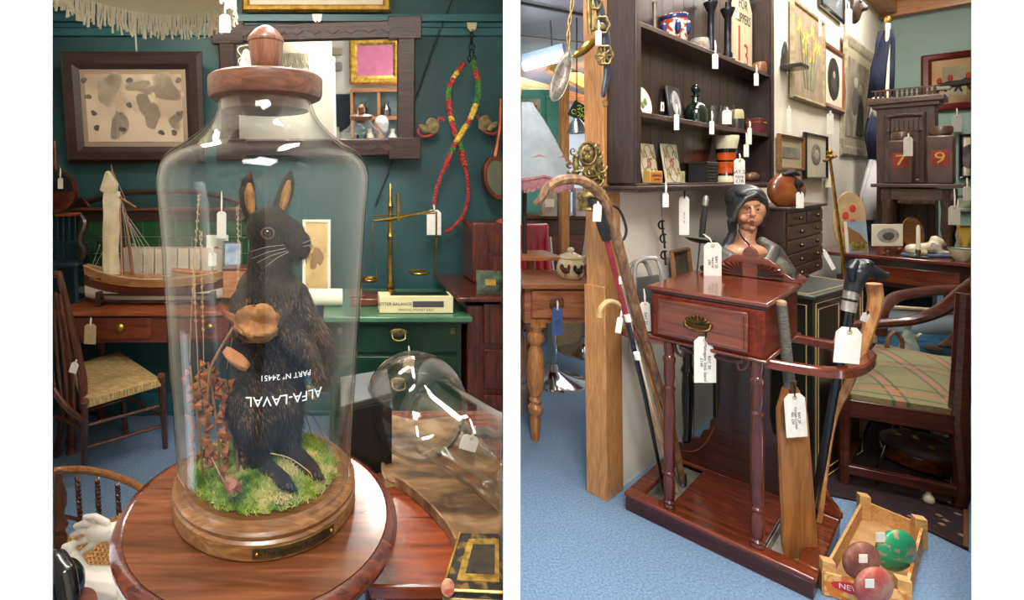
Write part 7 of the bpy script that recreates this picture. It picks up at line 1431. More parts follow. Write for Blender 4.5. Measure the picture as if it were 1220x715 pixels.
bd = [gi[i, 0] for i in range(n+1)]+[gi[n, j] for j in range(1, n+1)]+[gi[i, n] for i in range(n-1, -1, -1)]+[gi[0, j] for j in range(n-1, 0, -1)]
lo = []
for b_ in bd: p = mb.v[b_]; lo.append(len(mb.v)); mb.v.append(V((p.x, p.y, SHT-.05)))
for i in range(len(bd)): mb.f.append((bd[i], lo[i], lo[(i+1) % len(bd)], bd[(i+1) % len(bd)]))
mb.f.append(tuple(lo)); mb.build('seat_cushion', TART, t, world=True)
def bar(a, b_, w_, h_, name, m=CHW, z0=None):
    a, b_ = V(a), V(b_); d = (b_-a); nr = V((-d.y, d.x, 0)).normalized()*w_/2; mb = MB()
    mb.v = [a+nr, a-nr, b_-nr, b_+nr]+[x+V((0, 0, h_)) for x in (a+nr, a-nr, b_-nr, b_+nr)]; mb.f = [(0, 1, 2, 3), (4, 7, 6, 5), (0, 4, 5, 1), (1, 5, 6, 2), (2, 6, 7, 3), (3, 7, 4, 0)]
    return mb.build(name, m, t, world=True, bevel=.004)
z1 = SHT-.13
g1, g2, g3, g4 = [V((p.x, p.y, 0)) for p in (s1, s2, s3, s4)]
for a, b_ in ((g1, g2), (g2, g3), (g3, g4), (g4, g1)): bar(a+V((0, 0, z1)), b_+V((0, 0, z1)), .03, .085, 'seat_rail', CHW)
def post(p, z, r=.024, pts=None): return MB().tube(pts or [p+V((0, 0, z)), p+V((0, 0, .35)), p], [r, r, r*.8] if not pts else r, 8).build('leg', CHW, t, world=True)
post(g1, .45); post(g4, .45); post(g3, .45)
f1, f2 = onh(984, 584, .05), onh(1137, 612, .05)
zl_ = .06
bar(V((g1.x, g1.y, zl_)), V((g2.x, g2.y, zl_)), .035, .045, 'stretcher', CHW); bar(V((g1.x, g1.y, zl_)), V((g4.x, g4.y, zl_)), .03, .04, 'stretcher', CHW); bar(V((g2.x, g2.y, zl_)), V((g3.x, g3.y, zl_)), .03, .04, 'stretcher', CHW)
bar(g1.lerp(g2, .30)+V((0, 0, zl_+.01)), g4.lerp(g3, .30)+V((0, 0, zl_+.01)), .012, .02, 'metal_bar', STEEL); bar(g4+V((0, 0, .2)), g3+V((0, 0, .2)), .03, .04, 'stretcher', MHD)
MB().tube([W(1150, 350, 2.3), W(1146, 430, 2.3), V((g2.x+.02, g2.y, .40)), V((g2.x+.035, g2.y-.01, .12)), V((g2.x+.02, g2.y, .01))], [.03, .032, .036, .03, .024], 10).build('front_leg', CHW, t, world=True)
for p in (g1.lerp(g2, .78),): MB().lathe([(0, 0), (.015, 0), (.02, .012), (.018, .03), (.008, .045), (.008, .06)], 12, TR(p.x, p.y, .001)).build('castor', CREAM, t, world=True)
def arm(pts, r, name): MB().tube(cr([W(*p) for p in pts], 6), rr(r, 6), 10, sq=.7).build(name, CHW, t, world=True)
arm([(1165, 336, 2.5), (1148, 349, 2.55), (1120, 370, 2.6), (1085, 382, 2.65), (1045, 386, 2.65), (1012, 388, 2.62), (997, 397, 2.58), (992, 420, 2.54), (1000, 445, 2.52)], [.045, .045, .040, .034, .032, .034, .036, .034, .03], 'arm_rail')
arm([(1165, 345, 3.3), (1120, 346, 3.3), (1085, 350, 3.25), (1064, 356, 3.2), (1052, 372, 3.1), (1050, 400, 3.1)], [.036, .036, .034, .032, .03, .028], 'top_rail')
trimray([t], 1156.5)
FLR = mat('needlework', '4e3a3c', '75605e', rough=.9, scale=14, bump=.5)
fs = V((W(1097, 0, 2.62).x, 2.62, 0)); t = thing('needlework_footstool', 'round footstool with flower needlework, under the tartan armchair', 'footstool', fs)
mb = MB().ell((0, 0, .105), (.145, .15, .055), 28, 12); mb.build('cushion', FLR, t); MB().lathe([(.0, .02), (.13, .02), (.148, .03), (.15, .07), (.145, .09), (0, .09)], 32).build('base', MHX, t)
for k_ in range(3): MB().ell((.1*math.cos(k_*2.1), .1*math.sin(k_*2.1), .012), .014, 8, 6).build('foot', BLACK, t)
R = random.Random(12)
for k_, cname in enumerate(['b03a34', 'a8a040', '5a7a3c', 'c05048', 'c8b878', '6a8448', 'a03030', 'b8a860', '5a7a3c', 'c8c0a0', '4a6a3c', 'b04a3c']):
    a, r_ = k_*2.4, .035+.075*R.random(); MB().ell((r_*math.cos(a), r_*math.sin(a), .105+.052*math.sqrt(max(0, 1-(r_/.145)**2))), (.022+.01*(k_ % 3), .014, .004), 8, 6, R=Matrix.Rotation(k_, 3, 'Z')).build('stitched_flower', mat('stitch_%d' % k_, cname, rough=.9), t)
p = W(1112, 428, 3.5); t = thing('seascape_painting', 'gilt-framed seascape with a brown rock, leaning behind the tartan armchair', 'painting', (p.x, 3.5, p.z), rot=(-.12, 0, -.35)); 
k = 3.5/600; ww, hh2 = 112*k, 60*k
frame4('frame', t, ww, hh2, .03, .03, PALEF, z=hh2/2); MB().box((0, -.006, hh2*.72), (ww-.05, .006, hh2*.48)).build('painted_sky', mat('painted_sky', '7a90a4', 'b4bcbe', rough=.5, scale=3), t); MB().box((0, -.006, hh2*.27), (ww-.05, .006, hh2*.44)).build('painted_sea', mat('painted_sea', '1e4468', '4a7c98', rough=.5, scale=9, st=(1, 1, 4)), t)
MB().wallprism([(.02, hh2*.28), (.24, hh2*.26), (.21, hh2*.42), (.17, hh2*.55), (.14, hh2*.68), (.11, hh2*.60), (.08, hh2*.44)], -.018, -.009).build('painted_rock', mat('painted_rock', '5a4438', '8a6a54', rough=.7, scale=20), t); MB().ell((.0, -.012, hh2*.22), (.05, .004, .02)).build('painted_rock', mat('rock2', '6a5040', rough=.7), t); trimray([t], 1156.5)
t = thing('seascape_support', 'black luggage box holding up the seascape behind the armchair', 'trunk', (p.x-.1, 3.55, 0), -.35); MB().box((0, .1, p.z/2-.01), (.9, .4, max(.05, p.z-.02))).build('body', BLACK, t, bevel=.008); MB().box((0, -.105, p.z*.6), (.12, .012, .06)).build('hasp', IRON, t); trimray([t], 1156.5)  # box added as a support under the painting
p = W(1083, 428, 3.25); t = thing('lady_figurine', 'small white and green china lady figurine between the armchair and the seascape', 'figurine', p); k = 3.25/600
fuse('figure', [('t', [V((0, 0, 0)), V((0, 0, 18*k)), V((-2*k, 0, 32*k))], [11*k, 8*k, 4*k]), ('e', V((-2*k, 0, 41*k)), (4.5*k, 4.5*k, 5*k)), ('t', [V((-2*k, 0, 33*k)), V((8*k, 0, 26*k)), V((14*k, 0, 30*k))], [3*k, 2.4*k, 2*k]), ('t', [V((-2*k, 0, 33*k)), V((-9*k, 0, 24*k)), V((-4*k, -.03, 20*k))], [3*k, 2.4*k, 2*k])], mat('china', '8aa094', 'ccc8b8', rough=.2, coat=.5, scale=9), t, world=False, vox=.008); MB().ell((-2*k, 0, 46*k), (10*k, 8*k, 2.5*k)).build('hat_brim', CREAM, t)
MB().lathe([(0, -.01), (13*k, -.01), (14*k, 2*k), (12*k, 3*k), (0, 3*k)], 20).build('base', CREAM, t)
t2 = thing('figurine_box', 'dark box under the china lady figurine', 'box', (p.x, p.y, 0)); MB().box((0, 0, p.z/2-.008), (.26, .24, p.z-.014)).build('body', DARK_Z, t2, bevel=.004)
p = W(1066, 428, 3.05); t = thing('wicker_basket', 'brown wicker basket with an arched handle behind the tartan seat', 'basket', (p.x, p.y, p.z)); k = 3.05/600; WK = mat('wicker', '5a3420', '8a5a38', rough=.6, scale=40, bump=.6)
MB().tube(cr([(-9*k, 0, 10*k), (-8*k, 0, 24*k), (0, 0, 32*k), (8*k, 0, 24*k), (9*k, 0, 10*k)], 5), 2*k, 8).build('handle', WK, t); MB().lathe([(0, 0), (8*k, 0), (10*k, 12*k), (9*k, 12*k), (0, 9*k)], 16).build('bowl', WK, t)
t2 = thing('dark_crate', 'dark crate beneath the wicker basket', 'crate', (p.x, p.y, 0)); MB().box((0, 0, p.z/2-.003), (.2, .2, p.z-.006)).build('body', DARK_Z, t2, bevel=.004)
# ================================================================ the stall beyond the post
plan('wall_stall', [(.9, 7.4), (9.5, 7.4), (9.5, 7.5), (.9, 7.5)], 0, 4.2, mat('stall_wall', 'c4cbd0', 'd6dade', rough=.8, scale=2))
plan('wall_stall_side', [rayp(620, 3.36), rayp(620, 7.4), (sl(620)*7.4-.1, 7.4), (sl(620)*3.36-.1, 3.36)], 0, 3.6, mat('stall_side', 'b8c0c4', rough=.8))
SLP = mat('lilac_ceiling', 'b0acb8', 'c4c0ca', rough=.8, scale=1.5)
def quadplane(name, P4, m, th=.03):
    mb = MB(); mb.v = [V(p) for p in P4]+[V(p)+V((0, 0, th)) for p in P4]; mb.f = [(0, 1, 2, 3), (4, 7, 6, 5), (0, 4, 5, 1), (1, 5, 6, 2), (2, 6, 7, 3), (3, 7, 4, 0)]; return struct(mb.build(name, m, None, flat=True))
quadplane('ceiling_stall', [(1.05, 2.9, 2.85), (1.75, 2.9, 2.85), (6.5, 7.38, 2.72), (2.6, 7.38, 2.72)], SLP)
for k_, yy in enumerate((3.6, 4.4, 5.3, 6.3)): o = struct(MB().tube([(1.0, yy, 2.81), (1.0+.9*yy-1.6, yy+.7, 2.79)], .013, 4).build('trim_%d' % (7+k_), DARK_X, None))
o = struct(MB().box((1.65, 3.25, 2.80), (1.2, .16, .16)).build('trim_11', mat('maroon_beam', '4a2028', '5e2a34', rough=.6, scale=3), None)); 
t = thing('tube_light_fitting', 'long white fluorescent tube light hanging under the lilac ceiling', 'light', W(645, 72, 4.3))
MB().tube([W(624, 79, 4.3), W(672, 66, 4.1)], .045, 10).build('tube', (lambda m: m)(mat('lit_tube', 'ffffff', rough=.5)), t, world=True); _m = bpy.data.materials['lit_tube'].node_tree.nodes['Principled BSDF']; _m.inputs['Emission Color'].default_value = (.9, .96, 1, 1); _m.inputs['Emission Strength'].default_value = 2.2
MB().tube([W(624, 71, 4.32), W(672, 58, 4.12)], .05, 8).build('housing', mat('fitting_blue', 'b8d0e0', rough=.4), t, world=True); MB().tube([W(653, 0, 4.2)+V((0, 0, .25)), W(658, 62, 4.2)], .006, 5).build('hanging_chain', STEEL, t, world=True)
YB = wood('yellow_beam', 'c07c2c', 'e0a850', 'x', rough=.5)
o = struct(MB().tube([W(655, 78, 5.6), W(712, 108, 5.6)], .09, 4).build('trim_12', YB, None)); o = struct(MB().tube([W(612, 97, 5.8), W(700, 122, 5.8)], .08, 4).build('trim_13', PINE_X, None)); o = struct(MB().tube([W(612, 110, 5.6), W(650, 110, 5.6)], .07, 4).build('trim_14', PINE_X, None))
TEALP = mat('mint_panel', '4f9a88', '6cb4a0', rough=.6, scale=3)
t = thing('mint_green_cupboard', 'tall mint green cupboard in the stall beyond the post', 'cupboard', (W(648, 0, 5.2).x, 5.2, 0)); zc_ = zat(5.2, 106); w_ = px(52, 5.2)
MB().box((-.0, .2, zc_/2), (w_, .4, zc_)).build('body', TEALP, t, bevel=.01); 
for zz in (.5, 1.4, 2.1): MB().box((w_*.25, -.01, zz), (w_*.42, .02, .5)).build('panel', TEALP, t, bevel=.01)
trimray([t], 621, -1)
for k_, (u0, u1, v0, v1, Z, c1, c2, lab) in enumerate(((622, 644, 118, 148, 4.9, '8a8470', 'c4bca8', 'upper flowered box on the stall shelf'), (628, 650, 150, 178, 4.85, '7a6a54', 'a89878', 'lower brown box on the stall shelf'))):
    a = W(u0, v1, Z); t = thing('printed_box', lab, 'box', (W((u0+u1)/2, 0, Z).x, Z, a.z)); MB().box((0, .1, px(v1-v0, Z)/2), (px(u1-u0, Z), .2, px(v1-v0, Z))).build('body', mat('pbox_%d' % k_, c1, c2, rough=.6, scale=12), t, bevel=.004); MB().box((0, -.003, px(v1-v0, Z)*.5), (px(u1-u0, Z)*.6, .006, px(v1-v0, Z)*.5)).build('picture_panel', [RED, mat('panel_blue', '6a8aa8', 'c8d0d0', rough=.5, scale=9)][k_], t); trimray([t], 621, -1)
t = thing('pine_door_post', 'orange pine upright behind the brass sconce in the far stall', 'post', (W(672, 0, 4.6).x, 4.6, 0)); MB().box((0, 0, 1.25), (px(9, 4.6), .06, 2.5)).build('post', PINE_Z, t)
t = thing('shop_sign', 'dark green sign with yellow letters hanging in the far stall', 'sign', W(690, 133, 4.4)); MB().box((0, 0, 0), (.16, .01, .14), Matrix.Rotation(.5, 4, 'Y')).build('board', mat('sign_dark', '16281e', rough=.5), t); text('GO\nCOM', .06, mat('sign_yellow', 'd8e040', rough=.5), t, TR(0, -.007, 0) @ Matrix.Rotation(.5, 4, 'Y') @ UP)
t = thing('pendant_lamp', 'chrome lamp shade hanging behind the brass sconce', 'lamp', W(687, 156, 4.0)); MB().lathe([(.02, .10), (.05, .06), (.075, -.02), (.07, -.02), (.045, .05), (0, .07)], 20).build('shade', STEEL, t); MB().tube([(0, 0, .1), (0, 0, .9)], .005, 5).build('flex', BLACKSTR, t)
# lampshade with pink fringe
t = thing('pink_fringed_lampshade', 'large white lampshade with pink scalloped fringe at the left of the right room', 'lampshade', W(625, 225, 3.3)); LSM = mat('lampshade_cloth', 'aab4bc', 'bec8ce', rough=.8, scale=9); PK = mat('pink_fringe', 'b4787c', 'd09a9c', rough=.9, scale=50)
k = px(1, 3.3); n = 48; mb = MB(); zz = [(52, 15), (46, 30), (35, 55), (22, 80), (12, 96), (9, 102)]
for r, z in zz:
    for i in range(n): a = 2*pi*i/n; f = 1+.04*math.cos(8*a); sc = 4*abs(math.sin(4*a)) if z == 15 else 0; mb.v.append(V((r*k*f*math.cos(a), r*k*f*math.sin(a), (z-sc)*k)))
for r in range(len(zz)-1):
    for i in range(n): mb.f.append((r*n+i, r*n+(i+1) % n, (r+1)*n+(i+1) % n, (r+1)*n+i))
mb.build('shade', LSM, t)
mb = MB(); R = random.Random(1)
for i in range(260): a = 2*pi*i/260; r = 52*k*(1+.04*math.cos(8*a)); z = (15-4*abs(math.sin(4*a)))*k; mb.tube([(r*math.cos(a), r*math.sin(a), z), (r*1.01*math.cos(a), r*1.01*math.sin(a), z-R.uniform(11, 15)*k)], .006, 4)
stuff(mb.build('fringe', PK, t))
for r, z, nm in ((53, 15, 0), (42, 38, 1)): MB().tube([V(((r*k*(1+.04*math.cos(8*a))+.003)*math.cos(a), (r*k*(1+.04*math.cos(8*a))+.003)*math.sin(a), (z-4*abs(math.sin(4*a)))*k)) for a in [i*2*pi/96 for i in range(96)]], .010 if nm == 0 else .006, 5, closed=True).build('scalloped_braid', PK, t)
MB().tube([(0, 0, -212*k*0-(W(625, 225, 3.3).z-1.0)), (0, 0, 98*k)], .015, 8).build('lamp_stem', DARK_Z, t)
trimray([t], 621.5, -1)
t = thing('lamp_table', 'dark wooden sideboard behind the red chair, under the lampshade', 'sideboard', (W(668, 0, 4.9).x, 4.9, 0)); MB().box((0, .2, .55), (px(100, 4.9), .4, 1.1)).build('body', wood('sideboard_brown', '3c2014', '6a4028', 'x'), t, bevel=.01); MB().box((0, .2, 1.12), (px(104, 4.9), .44, .04)).build('top', MAH_X, t, bevel=.005); MB().box((0, -.01, .8), (px(90, 4.9), .02, .3)).build('drawer', MAH_X, t, bevel=.005); trimray([t], 621, -1)
t = thing('lamp_stand_table', 'small brown wooden side table carrying the fringed lamp\'s stem', 'table', (W(632, 0, 3.3).x, 3.3, 0)); zc_ = zat(3.3, 302); MB().box((0, 0, zc_-.012), (.30, .3, .024)).build('top', PINE_X, t); MB().lathe([(.02, 0), (.03, zc_*.4), (.02, zc_*.7), (.03, zc_-.03)], 12).build('column', PINE_Z, t); trimray([t], 621, -1)
for k_, (u0, u1, v0, v1, c1, c2, lab) in enumerate(((665, 678, 228, 264, '5a84ac', '9ab8d0', 'blue patterned box standing left on the dark sideboard'), (684, 698, 224, 250, 'b8a0a4', 'd4c4c4', 'pink and white card standing on the dark sideboard'), (644, 662, 226, 262, '9a8a74', 'c0b098', 'tall fawn book leaning on the sideboard'), (697, 712, 232, 262, '6a90b4', 'a4c0d4', 'blue box behind the brass candle socket'))):
    Z = 4.75; t = thing('standing_box', lab, 'box', (W((u0+u1)/2, 0, Z).x, Z+.12*k_*0, 1.141)); h_ = max(.1, zat(Z, v0)-1.141); MB().box((0, 0, h_/2), (px(u1-u0, Z), .07, h_)).build('body', mat('sbox_%d' % k_, c1, c2, rough=.6, scale=14), t, bevel=.003); MB().box((0, -.036, h_*.5), (px(u1-u0, Z)*.6, .004, h_*.3)).build('label_panel', CREAM, t)
# pine table
PT0 = 2.83; ztp = zat(2.8, 338); x0, x1 = W(622, 0, 2.8).x, 1.72
PNX = wood('warm_pine_x', '8a4c30', 'b87850', 'x', rough=.4, coat=.2); PNL = wood('warm_pine_z', '94582c', 'c88c50', 'z', rough=.35, coat=.3)
t = thing('pine_table', 'warm pine table with a turned leg and one drawer, left of the wooden post', 'table', (1.07, PT0, 0))
MB().box(((x0+x1)/2-1.07, .18, ztp-.014), (x1-x0, .44, .028)).build('top', PNX, t, bevel=.004); MB().box(((x0+x1)/2-1.07+.01, .19, ztp-.13), (x1-x0-.04, .36, .20)).build('apron', PNX, t)
xd0, xd1 = W(634, 0, 2.82).x-1.07, W(700, 0, 2.82).x-1.07; d = MB().box(((xd0+xd1)/2, .0, ztp-.12), (xd1-xd0, .03, .15)).build('drawer', PNX, t, bevel=.003)
kx = W(662, 0, 2.8).x-1.07; MB().lathe([(.012, 0), (.014, .02), (.036, .03), (.04, .04), (.03, .052), (0, .056)], 18, TR(kx, -.01, ztp-.10) @ Matrix.Rotation(pi/2, 4, 'X')).build('knob', wood('knob_brown', '4a2a1c', '70452e', 'x'), d)
lg = [(.018, 0), (.024, .02), (.030, .12), (.024, .14), (.038, .16), (.040, .19), (.026, .21), (.034, .23), (.024, .25), (.042, .30), (.048, .40), (.040, .50), (.026, .54), (.046, .57), (.046, .60), (.030, .62), (.046, .65), (.046, .66)]
zl = ztp-.25
for x in (W(640.5, 0, 2.85).x-1.07, x1-1.07-.06):
    for y in (.05, .32): MB().lathe([(r, z/.66*(zl)) for r, z in lg], 20, TR(x, y, 0)).build('leg', PNL, t); MB().box((x, y, ztp-.19), (.085, .085, .14)).build('leg_block', PNL, t, bevel=.003)
trimray([t], 621, -1)
tag(664, 366, 2.74, 13, 34, 'blue-bordered paper tag tied to the pine table\'s drawer knob', top=8, m=mat('tag_blue', '3c5888', rough=.7), words='BAY 2\n\u00a3220', wrot=-pi/2, wsize=.25)
# cockerel pot and mugs
def onP(u, y=.12): return (W(u, 0, PT0+y).x, PT0+y, ztp+.0005)
k = (PT0+.12)/600; CRG = mat('pot_cream', 'd8c898', 'e8dcb8', rough=.2, coat=.6, scale=6)
t = thing('cockerel_pot', 'round cream lidded pot painted with dark cockerels on the pine table', 'pot', onP(680)); c = .92
MB().lathe([(0, 0), (11*k*c, 0), (16*k*c, 5*k), (17.5*k*c, 12*k), (15.5*k*c, 19*k), (13*k*c, 23*k), (14*k*c, 25*k), (0, 25*k)], 36).build('body', CRG, t); MB().lathe([(14.5*k*c, 25*k), (13.5*k*c, 27*k), (7*k*c, 30*k), (3*k*c, 31*k), (4.5*k*c, 34*k), (3*k*c, 36.5*k), (0, 37*k)], 32).build('lid', CRG, t)
CK = mat('cockerel_black', '1e1c24', rough=.3)
for a, m_ in ((-1.45, CK), (-2.35, mat('cockerel_brown', '5a2c20', rough=.3)), (-.6, mat('cockerel_brown2', '5a2c20', rough=.3))):
    r_ = 17.6*k*c; q = lambda da, z: V((r_*math.cos(a+da), r_*math.sin(a+da), z*k)); s_ = Matrix.Rotation(a+pi/2, 3, 'Z')
    MB().ell(q(0, 11), (5*k, .004, 3.6*k), 12, 8, R=s_).ell(q(.22, 15), (1.8*k, .004, 3.2*k), 8, 6, R=s_).ell(q(-.28, 14.5), (2.6*k, .004, 4*k), 8, 6, R=s_).build('painted_cockerel', m_, t); MB().ell(q(.24, 18), (1.2*k, .004, 1.1*k), 8, 6, R=s_).build('painted_comb', RD, t)
    for dd in (-.05, .06): MB().tube([q(dd, 8), q(dd, 4)], .0018, 4).build('painted_leg', CK, t)
t = thing('cream_jug', 'plain cream jug beside the cockerel pot, half behind the post', 'jug', onP(707, .16)); MB().lathe([(0, 0), (9*k, 0), (11*k, 8*k), (9*k, 22*k), (7*k, 28*k), (8*k, 32*k), (7*k, 32*k), (0, 26*k)], 24).build('body', CRG, t); MB().tube(cr([(-9*k, 0, 26*k), (-15*k, 0, 20*k), (-10*k, 0, 9*k)], 4), 1.6*k, 6).build('handle', CRG, t)
t = thing('tall_white_vase', 'tall slim white vase behind the cockerel pot', 'vase', onP(702, .30)); k2 = (PT0+.3)/600; MB().lathe([(0, 0), (8*k2, 0), (9*k2, 14*k2), (5*k2, 40*k2), (3*k2, 72*k2), (3.5*k2, 76*k2), (0, 74*k2)], 24).build('body', mat('vase_white', 'ccc8be', rough=.25, coat=.4), t)
# retro chairs with chrome bases
def retro(px_c, Z, label, full=True):
    t = thing('retro_chair', label, 'chair', (W(px_c, 0, Z).x, Z, 0), .35, 'red chrome-base chairs')
    MB().lathe([(0, 0), (.24, 0), (.235, .012), (.12, .035), (.05, .07), (.035, .12), (0, .12)], 32).build('base', mat('chrome', 'c8c8c8', rough=.08, metal=1), t); MB().tube([(0, 0, .1), (0, 0, .5)], .03, 12).build('column', bpy.data.materials['chrome'], t)
    RDL = bpy.data.materials.get('red_leatherette') or mat('red_leatherette', '9a1828', 'b82c3a', rough=.3, coat=.4, scale=4)
    MB().box((0, 0, .58), (.46, .42, .10)).build('seat', RDL, t, bevel=.035, seg=3)
    for k_ in range(7): MB().tube([(-.21+k_*.07, .26+.02*math.cos((k_-3)*.4), .76), (-.21+k_*.07, .30+.02*math.cos((k_-3)*.4), 1.12)], .040, 10, sq=.7).build('back_flute', RDL, t)
    MB().box((0, .30, .94), (.47, .05, .38)).build('back_pad', RDL, t, bevel=.02)
    for s in (-1, 1): MB().tube(cr([(s*.2, -.1, .53), (s*.255, .18, .56), (s*.26, .27, .75), (s*.255, .30, 1.02)], 5), .014, 8).build('chrome_frame', bpy.data.materials['chrome'], t)
    return t
retro(658, 3.75, 'red leatherette chair with a chrome frame behind the pine table')
t = thing('chrome_stool_base', 'round chrome pedestal base on the carpet beyond the pine table', 'stool', (W(697, 0, 4.35).x, 4.35, 0)); MB().lathe([(0, 0), (.24, 0), (.235, .012), (.12, .04), (.05, .08), (.035, .13), (0, .13)], 32).build('base', bpy.data.materials['chrome'], t); MB().tube([(0, 0, .1), (0, 0, .58)], .03, 12).build('column', bpy.data.materials['chrome'], t); MB().lathe([(0, .57), (.18, .57), (.19, .60), (.17, .65), (0, .66)], 24).build('seat', bpy.data.materials['red_leatherette'], t)
t = thing('cardboard_box', 'low pale box on the carpet under the pine table', 'box', (W(688, 0, 4.6).x, 4.6, 0)); MB().box((0, 0, .12), (.5, .3, .24)).build('body', BUFF, t); MB().box((0, 0, .2405), (.5, .05, .003)).build('tape', mat('tape', 'a08a60', rough=.4), t)
# hanging skimmer, ladle, horse brasses, sconce
t = thing('brass_skimmer', 'long-handled perforated skimmer hanging in front of the lilac ceiling', 'skimmer', W(668, 90, 2.05)); Zk = 2.05; SKM = mat('tinned_brass', '7c746a', 'a49a8e', rough=.4, metal=.7, scale=40)
oc = cr([V(W(*p, Zk)) for p in ((679, 60), (681, 76), (677, 98), (668, 116), (659, 120), (655, 110), (658, 92), (666, 74), (674, 62))], 4, closed=True); c = sum(oc, V())/len(oc)
mb = MB(); n = len(oc); mb.v = oc+[p.lerp(c, .5)+V((0, .008, 0)) for p in oc]+[c+V((0, .012, 0))]; mb.f = [(i, (i+1) % n, n+(i+1) % n, n+i) for i in range(n)]+[(n+i, n+(i+1) % n, 2*n) for i in range(n)]
o = mb.build('bowl', SKM, t, world=True, ang=80); q = o.modifiers.new('t', 'SOLIDIFY'); q.thickness = .0015
MB().tube(oc, .0025, 6, closed=True).build('bowl_rim', SKM, t, world=True)
hl = MB()
for i in range(7):
    for j_ in range(3): q = W(661+i*2.6+(j_-1)*3.2-0, 110-i*6.4+(j_-1)*2, Zk)-V((0, .003, 0)); hl.ell(q, .0022, 6, 4)
stuff(hl.build('perforations', mat('hole_dark', '3a3630', rough=.8), t, world=True))
for s in (-1, 1): MB().tube(cr([W(677.5, 60, Zk), W(677+s*1.6, 42, Zk), W(678.5-s*1.6, 24, Zk), W(681+s*1.6, 8, Zk), W(683, -14, Zk)], 6), .004, 6).build('twisted_handle', DBRASS, t, world=True)
MB().tube([W(683, -14, Zk), W(684, -60, Zk)], .0025, 5).build('hanging_wire', IRON, t, world=True)
t = thing('brass_ladle', 'brass ladle with a deep oval bowl hanging on the wooden post', 'ladle', W(698, 52, 2.10)); Zl = 2.10
ax_ = (W(710, 42, Zl)-W(682, 68, Zl)); L_ = ax_.length/2; ang = math.atan2(ax_.z, ax_.x)
mb = MB().ell((0, 0, 0), 1, 24, 14); mb.v = [p for p in mb.v]; R3 = Matrix.Rotation(-ang, 3, 'Y'); cc = (W(710, 42, Zl)+W(682, 68, Zl))/2+V((.005, 0, .0))
mb.v = [cc+R3 @ V((p.x*L_*1.02, p.y*.035, min(p.z, .25)*.026-(.0 if p.z < .25 else .012*(1-p.x*p.x)))) for p in mb.v]; mb.build('bowl', BRASS, t, world=True)
MB().tube([W(704, 42, Zl), W(702, 36, Zl), W(700, -20, Zl)], [.006, .008, .008], 8).build('handle', DBRASS, t, world=True); MB().tube([W(701, 36, Zl), W(708, 36, Zl)], .006, 6).build('handle_step', DBRASS, t, world=True); MB().tube([W(706, 36, Zl), W(706, -20, Zl)], .006, 6).build('second_handle', DBRASS, t, world=True)
LEA = mat('dark_leather', '1c222c', '3a424e', rough=.35, coat=.3, scale=12); Zs = 2.12
t = thing('horse_brass_strap', 'dark blue-black leather strap with three horse brasses hanging on the post', 'strap', W(724, 60, Zs))
ed = [((703, -20), (714, -20)), ((707, 0), (719, 0)), ((711, 20), (724, 22)), ((715, 45), (729, 50)), ((718, 70), (730, 72)), ((719, 90), (729, 88)), ((716, 102), (725, 104)), ((715, 116), (722, 117))]
mb = MB()
for (a, b_) in ed: mb.v += [W(*a, Zs), W((a[0]+b_[0])/2, (a[1]+b_[1])/2, Zs-.012), W(*b_, Zs)]
for i in range(len(ed)-1): mb.f += [(3*i, 3*i+1, 3*i+4, 3*i+3), (3*i+1, 3*i+2, 3*i+5, 3*i+4)]
o = mb.build('strap', LEA, t, world=True, ang=70); q = o.modifiers.new('t', 'SOLIDIFY'); q.thickness = .006; q = o.modifiers.new('s', 'SUBSURF'); q.levels = 2; q.render_levels = 2
MB().tube([W(721+3*math.cos(a), 123+4*math.sin(a), Zs) for a in [i*pi/6 for i in range(12)]], .0028, 6, closed=True).build('end_ring', DBRASS, t, world=True)
def rosette(u, v, r, kind):
    b_ = MB(); c = W(u, v, Zs-.022); k = px(1, Zs)
    b_.tube([c+V((r*k*math.cos(a)*(1+.08*math.cos(6*a)), 0, r*k*1.15*math.sin(a)*(1+.08*math.cos(6*a)))) for a in [i*pi/16 for i in range(32)]], 1.7*k, 8, closed=True)
    if kind == 2:
        for i in range(8): a = i*pi/4; b_.tube([c, c+V((r*k*math.cos(a), 0, r*k*1.1*math.sin(a)))], 1.2*k, 6)
        b_.ell(c, (4*k, 2*k, 4.5*k), 10, 8)
    elif kind == 1: b_.ell(c+V((0, 0, -.2*r*k)), (.55*r*k, 1.5*k, .6*r*k), 10, 8); b_.tube([c+V((-.5*r*k, 0, .5*r*k)), c+V((.4*r*k, 0, -.5*r*k))], 1.4*k, 6)
    b_.build('horse_brass', DBRASS, t, world=True)
rosette(709, 3, 7, 0); rosette(717, 30, 8.5, 1); rosette(720, 66, 9.5, 2)
tag(713, 36, Zs-.05, 7, 18, 'white tag hanging over the horse brasses', top=12)
t = thing('brass_sconce', 'ornate old brass wall sconce with a scrolled back plate on the wooden post', 'sconce', W(706, 205, 2.26)); Zc = 2.27; R = random.Random(21)
def S_(u, v, d=0): return W(u, v, Zc+d)
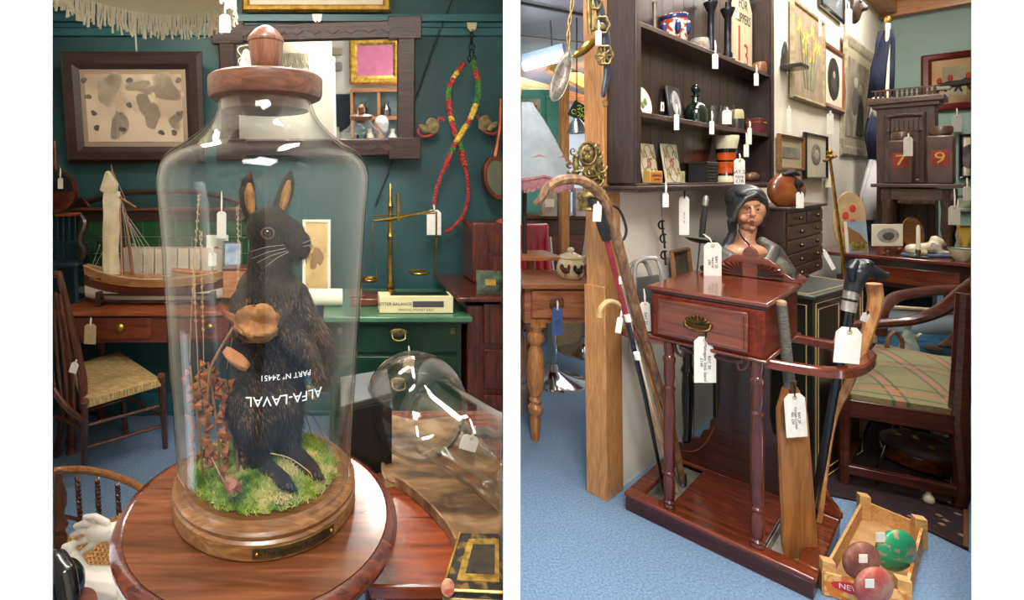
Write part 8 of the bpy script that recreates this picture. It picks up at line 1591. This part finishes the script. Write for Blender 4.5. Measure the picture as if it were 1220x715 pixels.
MB().tube([S_(700+10*math.cos(a), 183+13*math.sin(a), -.0) for a in [i*pi/12 for i in range(24)]], .0065, 7, closed=True).build('oval_medallion', DBRASS, t, world=True); MB().ell(S_(700, 183), (px(8, Zc), .006, px(11, Zc))).build('medallion_plate', DBRASS, t, world=True)
for i in range(6): a = i*pi/3; MB().ell(S_(700+4*math.cos(a), 183+6*math.sin(a), -.008), (px(2.6, Zc), .006, px(3.4, Zc)), 8, 6).build('medallion_flower', DBRASS, t, world=True)
for (cu, cv, r, turns, s) in ((712, 182, 6, 1.5, 1), (716, 198, 7, 1.6, 1), (712, 214, 7, 1.5, 1), (704, 206, 7, 1.6, -1), (715, 228, 6, 1.4, 1), (685, 190, 6, 1.6, -1), (683, 180, 5, 1.4, 1), (690, 200, 5, 1.5, 1), (718, 210, 5, 1.3, -1), (706, 224, 6, 1.4, 1), (706, 172, 4, 1.3, 1), (678, 196, 4, 1.4, 1)):
    MB().tube([S_(cu+s*r*(1-i/20)*math.cos(i/20*turns*2*pi), cv+r*1.2*(1-i/20)*math.sin(i/20*turns*2*pi), -.006*math.sin(i)) for i in range(19)], [.0045-.0001*i for i in range(19)], 6).build('scroll', DBRASS, t, world=True)
MB().wallprism([(S_(697, 0).x, S_(0, 236).z), (S_(718, 0).x, S_(0, 236).z), (S_(721, 0).x, S_(0, 205).z), (S_(716, 0).x, S_(0, 172).z), (S_(703, 0).x, S_(0, 168).z), (S_(694, 0).x, S_(0, 190).z)], Zc+.008, Zc+.014).build('back_plate', DBRASS, t, world=True)
MB().tube(cr([S_(712, 210), S_(698, 211, -.05), S_(685, 209, -.09), S_(676, 205, -.1)], 5), .006, 7).build('arm', DBRASS, t, world=True); MB().lathe([(.012, 0), (.018, .012), (.01, .02), (.014, .05), (.01, .07), (.013, .075)], 12, TR(S_(686, 208, -.09))).build('arm_finial', DBRASS, t, world=True)
MB().lathe([(.040, 0), (.042, .006), (.034, .014), (.036, .05), (.042, .062), (.038, .075), (.03, .082), (.0, .084)], 20, TR(S_(699, 251, -.05))).build('candle_socket', DBRASS, t, world=True); MB().tube([S_(700, 232, -.05), S_(705, 215, -.02), S_(712, 212)], .007, 7).build('arm', DBRASS, t, world=True)
